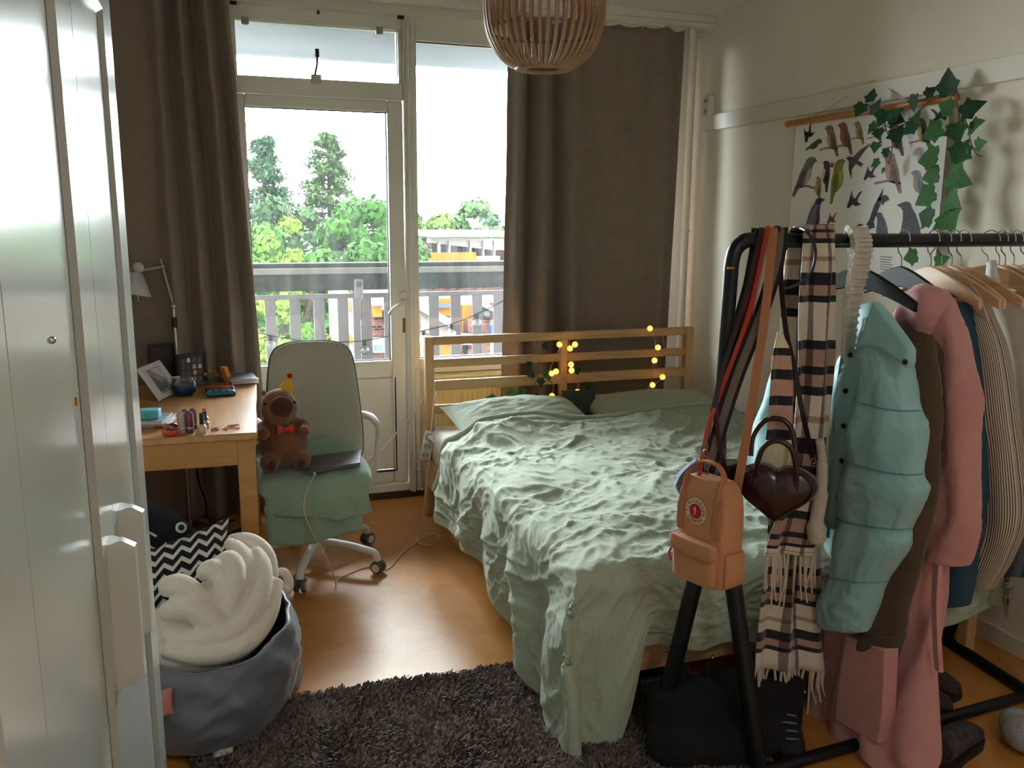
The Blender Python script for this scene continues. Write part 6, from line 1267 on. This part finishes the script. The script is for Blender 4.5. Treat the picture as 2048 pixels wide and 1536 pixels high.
# ------------------------------------------------------------------ thin dark hoop (head band) on the bar
hp = thing('hair_band', 'thin dark blue hair band hooked over the rack bar', 'hair band', P(1600, 462, y=2.07))
MB().tube(spline([P(u, v, y=y) for u, v, y in ((1590, 466, 2.12), (1598, 457, 2.10), (1612, 462, 2.03), (1626, 482, 2.02), (1631, 508, 2.02), (1624, 540, 2.02), (1606, 562, 2.02), (1582, 574, 2.02), (1566, 577, 2.02))], 6), 0.0042, 8).build('band', mat('dark_band', '#1b2130', 0.4), hp)
# ------------------------------------------------------------------ bags on the end of the rack
def strap(pts, w, m, parent, name='strap', side=(0.55, -0.83, 0), th=0.003): return MB().strip(spline([P(u, v, y=y) for u, v, y in pts], 6), w, th, side=side).build(name, m, parent)
M_tan = mat('tan_canvas', '#bd8862', 0.8, var=0.06, vscale=16, bump=0.35, bscale=30, bdist=0.005); M_tans = mat('tan_webbing', '#b0744f', 0.7, bump=0.2, bscale=300, bdist=0.001)
nB = np.array([-0.955, -0.295, 0.0]); rB = np.array([0.295, -0.955, 0.0]); uB = np.array([0.0, 0.0, 1.0])
cB = np.array([1.228, 1.955, 0.772]); WB, HB, DB = 0.175, 0.285, 0.095
def BK(a, b, c): return cB+rB*a+uB*b+nB*c
bk = thing('mini_backpack', 'small tan canvas backpack with round cream logo patch', 'backpack', cB-np.array([0, 0, HB/2]))
R = []
for k in np.linspace(-1, 1, 18):                       # rings from bottom to top
    s = (1-abs(k)**9)**0.35*0.06+0.94 if abs(k) < 1 else 0.90
    s *= (1.0 if k < 0.55 else 1-0.20*((k-0.55)/0.45)**2.2); sd = (1.0 if k < 0.3 else 1-0.35*((k-0.3)/0.7)**1.6)
    R.append([BK(a*s*(1+0.02*float(pn(q*0.35, k*4, 2))), k*HB/2, b*sd*(1+0.06*float(pn(q*0.4, k*5, 3)))) for q, (a, b) in enumerate(sup(WB/2, DB/2, 5, 40))])
MB().rings(R).build('body', M_tan, bk, ang=60)
pk_ = []
for k, g in ((-1, 0.92), (-0.9, 1.0), (0.0, 1.0), (0.85, 1.0), (1, 0.93)): pk_.append([BK(a*g, -0.083+k*0.05, DB/2+0.006+b) for a, b in sup(0.072, 0.018, 4, 24)])
MB().rings(pk_).build('front_pocket', M_tan, bk)
MB().rings([[BK(a*g, -0.036+z, DB/2+0.016+b*g) for a, b in sup(0.078, 0.016, 5, 24)] for z, g in ((-0.022, 0.9), (-0.016, 1.0), (0.014, 1.0), (0.02, 0.92))]).build('pocket_flap', M_tan, bk)
for s in (-1, 1):
    MB().strip([BK(s*0.062, -0.005, DB/2+0.002), BK(s*0.062, 0.06, DB/2+0.003), BK(s*0.060, 0.10, DB/2-0.006)], 0.02, 0.004, side=tuple(rB)).build('handle_anchor', M_tans, bk)
hs_ = spline([BK(-0.060, 0.095, DB/2-0.004), BK(-0.062, 0.135, DB/2-0.014), BK(-0.056, 0.165, 0.022), BK(-0.030, 0.186, 0.015), BK(0.0, 0.190, 0.012), BK(0.030, 0.184, 0.012), BK(0.054, 0.16, 0.016), BK(0.060, 0.13, DB/2-0.016), BK(0.060, 0.095, DB/2-0.004)], 6)
MB().strip(hs_, 0.018, 0.004, side=tuple(nB)).build('handle', M_tans, bk)
zpl = [BK(x_, 0.112+0.022*math.cos(x_/0.085*1.3), DB/2*0.60-0.02) for x_ in np.linspace(-0.078, 0.078, 15)]; MB().tube(zpl, 0.003, 6).build('zip', mat('coral_zip', '#c0604a', 0.5), bk)
MB().tube([BK(-0.074, -0.062, DB/2+0.02), BK(-0.078, -0.075, DB/2+0.024), BK(-0.066, -0.095, DB/2+0.026)], 0.0035, 6).build('zip_pull', mat('red_cord', '#b23a28', 0.6), bk)
MB().rings([[BK(WB/2+0.002+0.010*b*g, -0.06+z, a*(0.8+0.2*g)) for a, b in sup(0.036, 1.0, 2.6, 24)] for z, g in ((-0.075, 0.3), (-0.068, 0.8), (-0.05, 1), (0.0, 1), (0.02, 0.7))]).build('side_pocket', M_tan, bk)
# the round patch: cream disc, red fox disc, red lettering round the rim
qn = Vector(nB).to_track_quat('Z', 'Y').to_matrix(); pc0 = BK(-0.008, 0.058, DB/2+0.0005)
def disc(r, off, m, n): return MB().lathe([(0, off), (r, off), (r, off+0.0012), (0, off+0.0012)], 40, pc0, qn).build(n, m, bk)
disc(0.036, 0.001, mat('patch_cream', '#d9cdb0', 0.8), 'logo_patch'); M_lr = mat('patch_red', '#a8242c', 0.8)
disc(0.0205, 0.0024, M_lr, 'logo_disc')
def PT(a, b, off=0.004): return pc0+rB*a+uB*b+nB*off
fox = [(0.004, 0.016), (0.010, 0.010), (0.0115, 0.002), (0.009, -0.006), (0.003, -0.012), (-0.004, -0.0125), (0.001, -0.008), (0.004, -0.002), (0.003, 0.003), (-0.002, 0.005), (-0.006, 0.003), (-0.004, 0.008), (0.0, 0.011)]
MB().poly([PT(a*0.55-0.004, b*0.85) for a, b in fox], nB, 0.0006).build('logo_fox', mat('patch_cream2', '#e0b9a8', 0.8), bk)
def letters(txt, r, a0, a1, size, flip):
    mb = MB(); dg = bpy.context.evaluated_depsgraph_get()
    for i, chx in enumerate(txt):
        if chx == ' ': continue
        cu_ = bpy.data.curves.new('glyph', 'FONT'); cu_.body = chx; cu_.size = size; cu_.align_x = 'CENTER'; cu_.align_y = 'CENTER'; cu_.offset = size*0.02
        ob = bpy.data.objects.new('glyph', cu_); COL.objects.link(ob); dg.update(); ev = ob.evaluated_get(dg); me = ev.to_mesh()
        a = a0+(a1-a0)*(i+0.5)/len(txt); up_ = a+(PI if flip else 0)
        ux, uy = math.cos(up_), math.sin(up_)              # glyph up direction
        v = []
        for q in me.vertices:
            x, y = q.co.x, q.co.y
            v.append(PT(r*math.cos(a)+x*uy+y*ux, r*math.sin(a)-x*ux+y*uy, 0.0030))
        mb.add(v, [tuple(p_.vertices) for p_ in me.polygons]); ev.to_mesh_clear(); bpy.data.objects.remove(ob); bpy.data.curves.remove(cu_)
    mb.build('lettering', M_lr, bk, smooth=False, fixn=False)
letters('FJÄLLRÄVEN', 0.0283, math.radians(197), math.radians(-17), 0.0125, False); letters('KÅNKEN', 0.0283, math.radians(213), math.radians(327), 0.0125, True)
strap([(1545, 500, 2.10), (1544, 462, 2.115), (1546, 457, 2.10), (1546, 463, 2.07), (1541, 520, 2.05), (1531, 620, 2.02), (1514, 740, 2.0), (1495, 860, 1.98), (1473, 985, 1.955), (1468, 1000, 1.95)], 0.024, M_tans, bk, 'shoulder_strap')
strap([(1536, 500, 2.12), (1536, 460, 2.11), (1532, 470, 2.075), (1500, 620, 2.06), (1450, 760, 2.05), (1418, 850, 2.03), (1404, 920, 2.0), (1394, 975, 1.98)], 0.012, mat('coral_webbing', '#b8452f', 0.7), bk, 'shoulder_strap')
# burgundy heart shaped handbag
M_bur = mat('burgundy_leather', '#2c1218', 0.28, var=0.1, vscale=20, bump=0.12, bscale=70, bdist=0.003, coat=0.25)
cH = P(1552, 975, y=1.95); nH = np.array([-0.62, -0.78, 0.06]); nH /= np.linalg.norm(nH); rH = np.array([0.78, -0.62, 0.0]); rH /= np.linalg.norm(rH); uH = np.cross(rH, -nH); uH = np.array([0.0, 0.0, 1.0])
def HT(a, b, c): return cH+rH*a+uH*b+nH*c
hbg = thing('heart_handbag', 'dark burgundy leather heart shaped handbag with two handles', 'handbag', HT(0, -0.13, 0))
th2 = np.linspace(0, 2*PI, 64, endpoint=False)
hx = 16*np.sin(th2)**3/16; hy = (13*np.cos(th2)-5*np.cos(2*th2)-2*np.cos(3*th2)-np.cos(4*th2))/16; hy = 0.55*hy+0.45*np.cos(th2)*0.80; hx = 0.8*hx+0.2*np.sin(th2)
R = []
for k in np.linspace(-1, 1, 15):
    g = (1-abs(k)**3.2)**0.30 if abs(k) < 1 else 0.0
    g = 0.30+0.70*g
    tw = 0.11; R.append([HT(x*0.106*g, (y*0.098)*g-0.01*(1-g), k*0.05) for x, y in zip(hx, hy)])
MB().rings(R).build('body', M_bur, hbg, ang=60)
M_zip = mat('zip_steel', '#8d8686', 0.3, 0.8)
rim = [HT(x*0.108, y*0.100, 0.012) for x, y in zip(hx, hy)]; MB().tube([rim[i] for i in list(range(44, 64))+list(range(0, 21))], 0.0028, 6).build('zip', M_zip, hbg)
rim = [HT(x*0.097, y*0.090-0.002, 0.0385) for x, y in zip(hx, hy)]; MB().tube(rim+[rim[0]], 0.0035, 6).build('piping', M_bur, hbg)
MB().tube(spline([HT(-0.052, 0.035, 0.042), HT(-0.05, 0.075, 0.060), HT(-0.035, 0.125, 0.066), HT(0.0, 0.145, 0.066), HT(0.035, 0.125, 0.064), HT(0.05, 0.075, 0.058), HT(0.052, 0.035, 0.042)], 6), 0.0075, 10).build('handle', M_bur, hbg)
MB().tube(spline([HT(-0.075, 0.075, -0.035), HT(-0.072, 0.13, -0.05), HT(-0.045, 0.175, -0.055), HT(-0.005, 0.185, -0.055), HT(0.025, 0.165, -0.052), HT(0.04, 0.12, -0.05), HT(0.045, 0.075, -0.035)], 6), 0.0075, 10).build('handle', M_bur, hbg)
for s in (-1, 1): MB().box(HT(s*0.052, 0.02, 0.041), (0.02, 0.012, 0.045), 0.004, Matrix((rH, nH, uH)).transposed()).build('handle_tab', M_bur, hbg)
strap([(1552, 500, 2.12), (1552, 460, 2.11), (1556, 462, 2.07), (1562, 560, 2.05), (1572, 660, 2.03), (1590, 740, 2.01), (1604, 820, 1.99), (1622, 900, 1.97), (1628, 930, 1.96)], 0.014, M_bur, hbg, 'long_strap')
strap([(1520, 500, 2.12), (1520, 462, 2.11), (1521, 470, 2.075), (1490, 600, 2.06), (1452, 720, 2.05), (1432, 800, 2.04), (1438, 880, 2.02), (1455, 950, 2.0), (1470, 965, 1.99)], 0.014, M_bur, hbg, 'long_strap')
MB().lathe([(0.006, 0), (0.008, 0.002), (0.010, 0.0), (0.008, -0.002), (0.006, 0)], 14, P(1627, 922, y=1.955), Matrix.Rotation(PI/2, 3, 'X')).build('ring', M_zip, hbg)
# black shoulder bag with the red and white striped strap, denim blue pouch behind
cS = P(1428, 955, y=2.04)
sb_ = thing('shoulder_bag', 'small black shoulder bag on red, white and black striped strap', 'handbag', cS-np.array([0, 0, 0.08]))
MB().rings([[cS+np.array([0.03, 0, -0.02])+np.array([-0.24*b, 0.97*b, 0])+np.array([0.97*a, 0.24*a, 0])*1.0+np.array([0, 0, z]) for a, b in sup(0.062*g, 0.03*g, 4, 24)] for z, g in ((-0.08, 0.8), (-0.07, 1), (0.05, 1), (0.06, 0.85))]).build('body', mat('black_leather', '#14121a', 0.35, bump=0.1, bscale=60), sb_)
M_rw = mat('strap_white', '#c9c4b8', 0.8); M_rr = mat('strap_red', '#a3241c', 0.8); M_rk = mat('strap_black', '#17161c', 0.8); M_ro = mat('strap_taupe', '#6a6055', 0.8)
pr = [(1524, 500, 2.125), (1524, 461, 2.12), (1524, 462, 2.085), (1520, 500, 2.072), (1507, 570, 2.065), (1488, 660, 2.06), (1462, 760, 2.055)]
pr = [(u, v, y+0.018) for u, v, y in pr]; strap(pr, 0.036, M_rw, sb_, 'strap_edge'); strap([(u, v, y-0.003) for u, v, y in pr], 0.026, M_rr, sb_, 'strap_stripe')
strap([(u-14, v, y+0.012) for u, v, y in pr], 0.020, M_rk, sb_, 'strap_stripe')
pr2 = [(1560, 500, 2.12), (1560, 460, 2.115), (1561, 462, 2.07), (1556, 510, 2.06), (1538, 580, 2.055), (1510, 660, 2.05), (1478, 740, 2.045), (1448, 830, 2.04), (1422, 920, 2.035), (1416, 945, 2.035)]
strap(pr2, 0.040, M_rk, sb_, 'strap_edge', (0.8, -0.6, 0)); strap([(u, v, y-0.004) for u, v, y in pr2], 0.020, M_ro, sb_, 'strap_stripe', (0.8, -0.6, 0)); strap([(u+11, v, y-0.0042) for u, v, y in pr2[2:]], 0.008, mat('strap_brown', '#3d2a2a', 0.8), sb_, 'strap_stripe', (0.8, -0.6, 0))
for k, (u, v) in enumerate(((1412, 893), (1411, 906), (1412, 920), (1414, 932), (1413, 945))):
    MB().tube([P(u, v, y=2.0)+np.array([0.006*math.cos(t)*(1 if k % 2 else 0.3), -0.006*math.cos(t)*(0.3 if k % 2 else 1), 0.010*math.sin(t)]) for t in np.linspace(0, 2*PI, 13)], 0.0018, 6).build('chain_link', M_zip, sb_)
cd_ = P(1378, 950, y=2.06)
dnb = thing('denim_pouch', 'pale blue denim pouch behind the tan backpack handle', 'bag', cd_-np.array([0, 0, 0.08]))
MB().poly([P(u, v, y=2.05) for u, v in ((1352, 975), (1362, 950), (1395, 922), (1412, 930), (1415, 985), (1360, 990))], (0.3, 1, 0), 0.03).build('pouch', mat('pale_denim', '#7d93b4', 0.85, var=0.15, vscale=60, bump=0.2, bscale=250), dnb)
MB().tube(spline([P(u, v, y=2.045) for u, v in ((1352, 973), (1365, 948), (1395, 921))], 5), 0.003, 6).build('zip', M_zip, dnb)
MB().strip(spline([P(u, v, y=y) for u, v, y in ((1405, 925, 2.06), (1430, 800, 2.07), (1470, 640, 2.08), (1512, 490, 2.085), (1514, 461, 2.10), (1514, 490, 2.125))], 6), 0.010, 0.003, side=(0.8, -0.6, 0)).build('strap', M_rk, dnb)
# ------------------------------------------------------------------ things on the floor beneath the rack and the bed
M_bf = mat('black_felt', '#0c0d12', 0.95, bump=0.5, bscale=120)
bt_ = thing('tote_bag', 'slouching black cloth tote with two handles before the bed foot', 'bag', (1.38, 2.14, 0))
b = MB(); b.ball((1.30, 2.12, 0.11), 0.13, 20, 12, (1.1, 0.75, 0.85)); b.ball((1.50, 2.13, 0.10), 0.14, 20, 12, (1.15, 0.75, 0.8)); b.ball((1.22, 2.06, 0.07), 0.09, 16, 10, (1.1, 1.0, 0.75)); b.ball((1.40, 2.02, 0.06), 0.11, 16, 10, (1.6, 0.7, 0.6)); b.bx(1.18, 1.66, 2.05, 2.20, 0.004, 0.20)
b.v = [(x_, y_, max(z_, 0.003)) for x_, y_, z_ in b.v]
remesh(b.build('body', M_bf, bt_), 0.012, 4)
for u in (1371, 1416): MB().tube(spline([P(u-4, 1356, y=2.17), P(u-3, 1338, y=2.17), P(u, 1330, y=2.17), P(u+4, 1338, y=2.17), P(u+5, 1356, y=2.17)], 5), 0.009, 8).build('handle', M_bf, bt_)
def shoe(name, label, pos, ang, m, sole, L_=0.27, shaft=0.0, laces=None, grp=None):
    t = thing(name, label, 'shoe', pos, grp); d = np.array([math.cos(ang), math.sin(ang), 0]); s = np.array([-math.sin(ang), math.cos(ang), 0]); o = np.array(pos, float)
    prof = [(-0.5, 0.032, 0.085), (-0.46, 0.038, 0.09), (-0.3, 0.040, 0.092), (-0.1, 0.040, 0.088), (0.1, 0.045, 0.068), (0.3, 0.048, 0.052), (0.44, 0.040, 0.042), (0.5, 0.022, 0.03)]
    R = []
    for k, w, h in prof:
        R.append([o+d*k*L_+s*a+np.array([0, 0, 0.018+max(0, b+0.5)*h]) for a, b in [(w*math.cos(q), 0.5*math.sin(q)) for q in np.linspace(0, 2*PI, 18, endpoint=False)]])
    MB().rings(R).build('upper', m, t)
    MB().rings([[o+d*k*L_*1.02+s*w*1.06*c_+np.array([0, 0, z]) for c_, z in ((-1, 0.001), (1, 0.001), (1, 0.024), (-1, 0.024))] for k, w, h in prof]).build('sole', sole, t)
    if shaft: MB().rings([[o+d*(-0.27*L_+a)+s*b+np.array([0, 0, z]) for a, b in sup(0.058*g, 0.042*g, 2.2, 20)] for z, g in ((0.06, 1.0), (0.10, 1.0), (shaft*0.6, 1.02), (shaft, 1.08), (shaft, 0.98), (shaft*0.6, 0.9))], True, True).build('shaft', m, t)
    if laces:
        for k in range(4): MB().tube([o+d*(0.0+k*0.028)+s*-0.026+np.array([0, 0, 0.088-k*0.009]), o+d*(0.012+k*0.028)+np.array([0, 0, 0.098-k*0.010]), o+d*(0.0+k*0.028)+s*0.026+np.array([0, 0, 0.088-k*0.009])], 0.003, 6).build('lace', laces, t)
    return t
M_ss = mat('dark_sole', '#1d1a18', 0.8)
shoe('sneaker', 'black laced sneaker behind the front leg of the rack', (1.60, 2.055, 0), 4.2, mat('black_canvas', '#14161c', 0.8), M_ss, 0.26, 0, mat('grey_lace', '#77787a', 0.8))
M_bo = mat('brown_suede', '#3d3028', 0.95, bump=0.4, bscale=150)
shoe('ankle_boot', 'dark brown suede boot under the pink coat', (2.13, 2.12, 0), 5.3, M_bo, M_ss, 0.27, 0.16, grp='brown boots under the rack'); shoe('ankle_boot', 'dark brown suede boot lying nearer the right rack foot', (2.26, 2.20, 0), 5.0, M_bo, M_ss, 0.27, 0.18, grp='brown boots under the rack')
shoe('slipper', 'dark patterned slipper at the bottom right of the floor', (2.06, 1.84, 0), 0.4, mat('patterned_cloth', '#3a3636', 0.9, var=0.6, vscale=50), M_ss, 0.24)
wp2 = P(2040, 1475, z=0.05)
ws = thing('fluffy_slipper', 'pale grey fluffy slipper cut off by the right photo edge', 'slipper', (wp2[0], wp2[1], 0))
b = MB(); b.ball((wp2[0]+0.02, wp2[1], 0.055), 0.055, 20, 14, (1.1, 1.3, 0.95)); b.ball((wp2[0]+0.05, wp2[1]+0.06, 0.05), 0.05, 16, 10); b.v = [(x_, y_, max(z_, 0.003)) for x_, y_, z_ in b.v]; remesh(b.build('fluff', mat('grey_fluff', '#a5acad', 1.0, bump=1.0, bscale=120, bdist=0.01), ws), 0.008, 2)
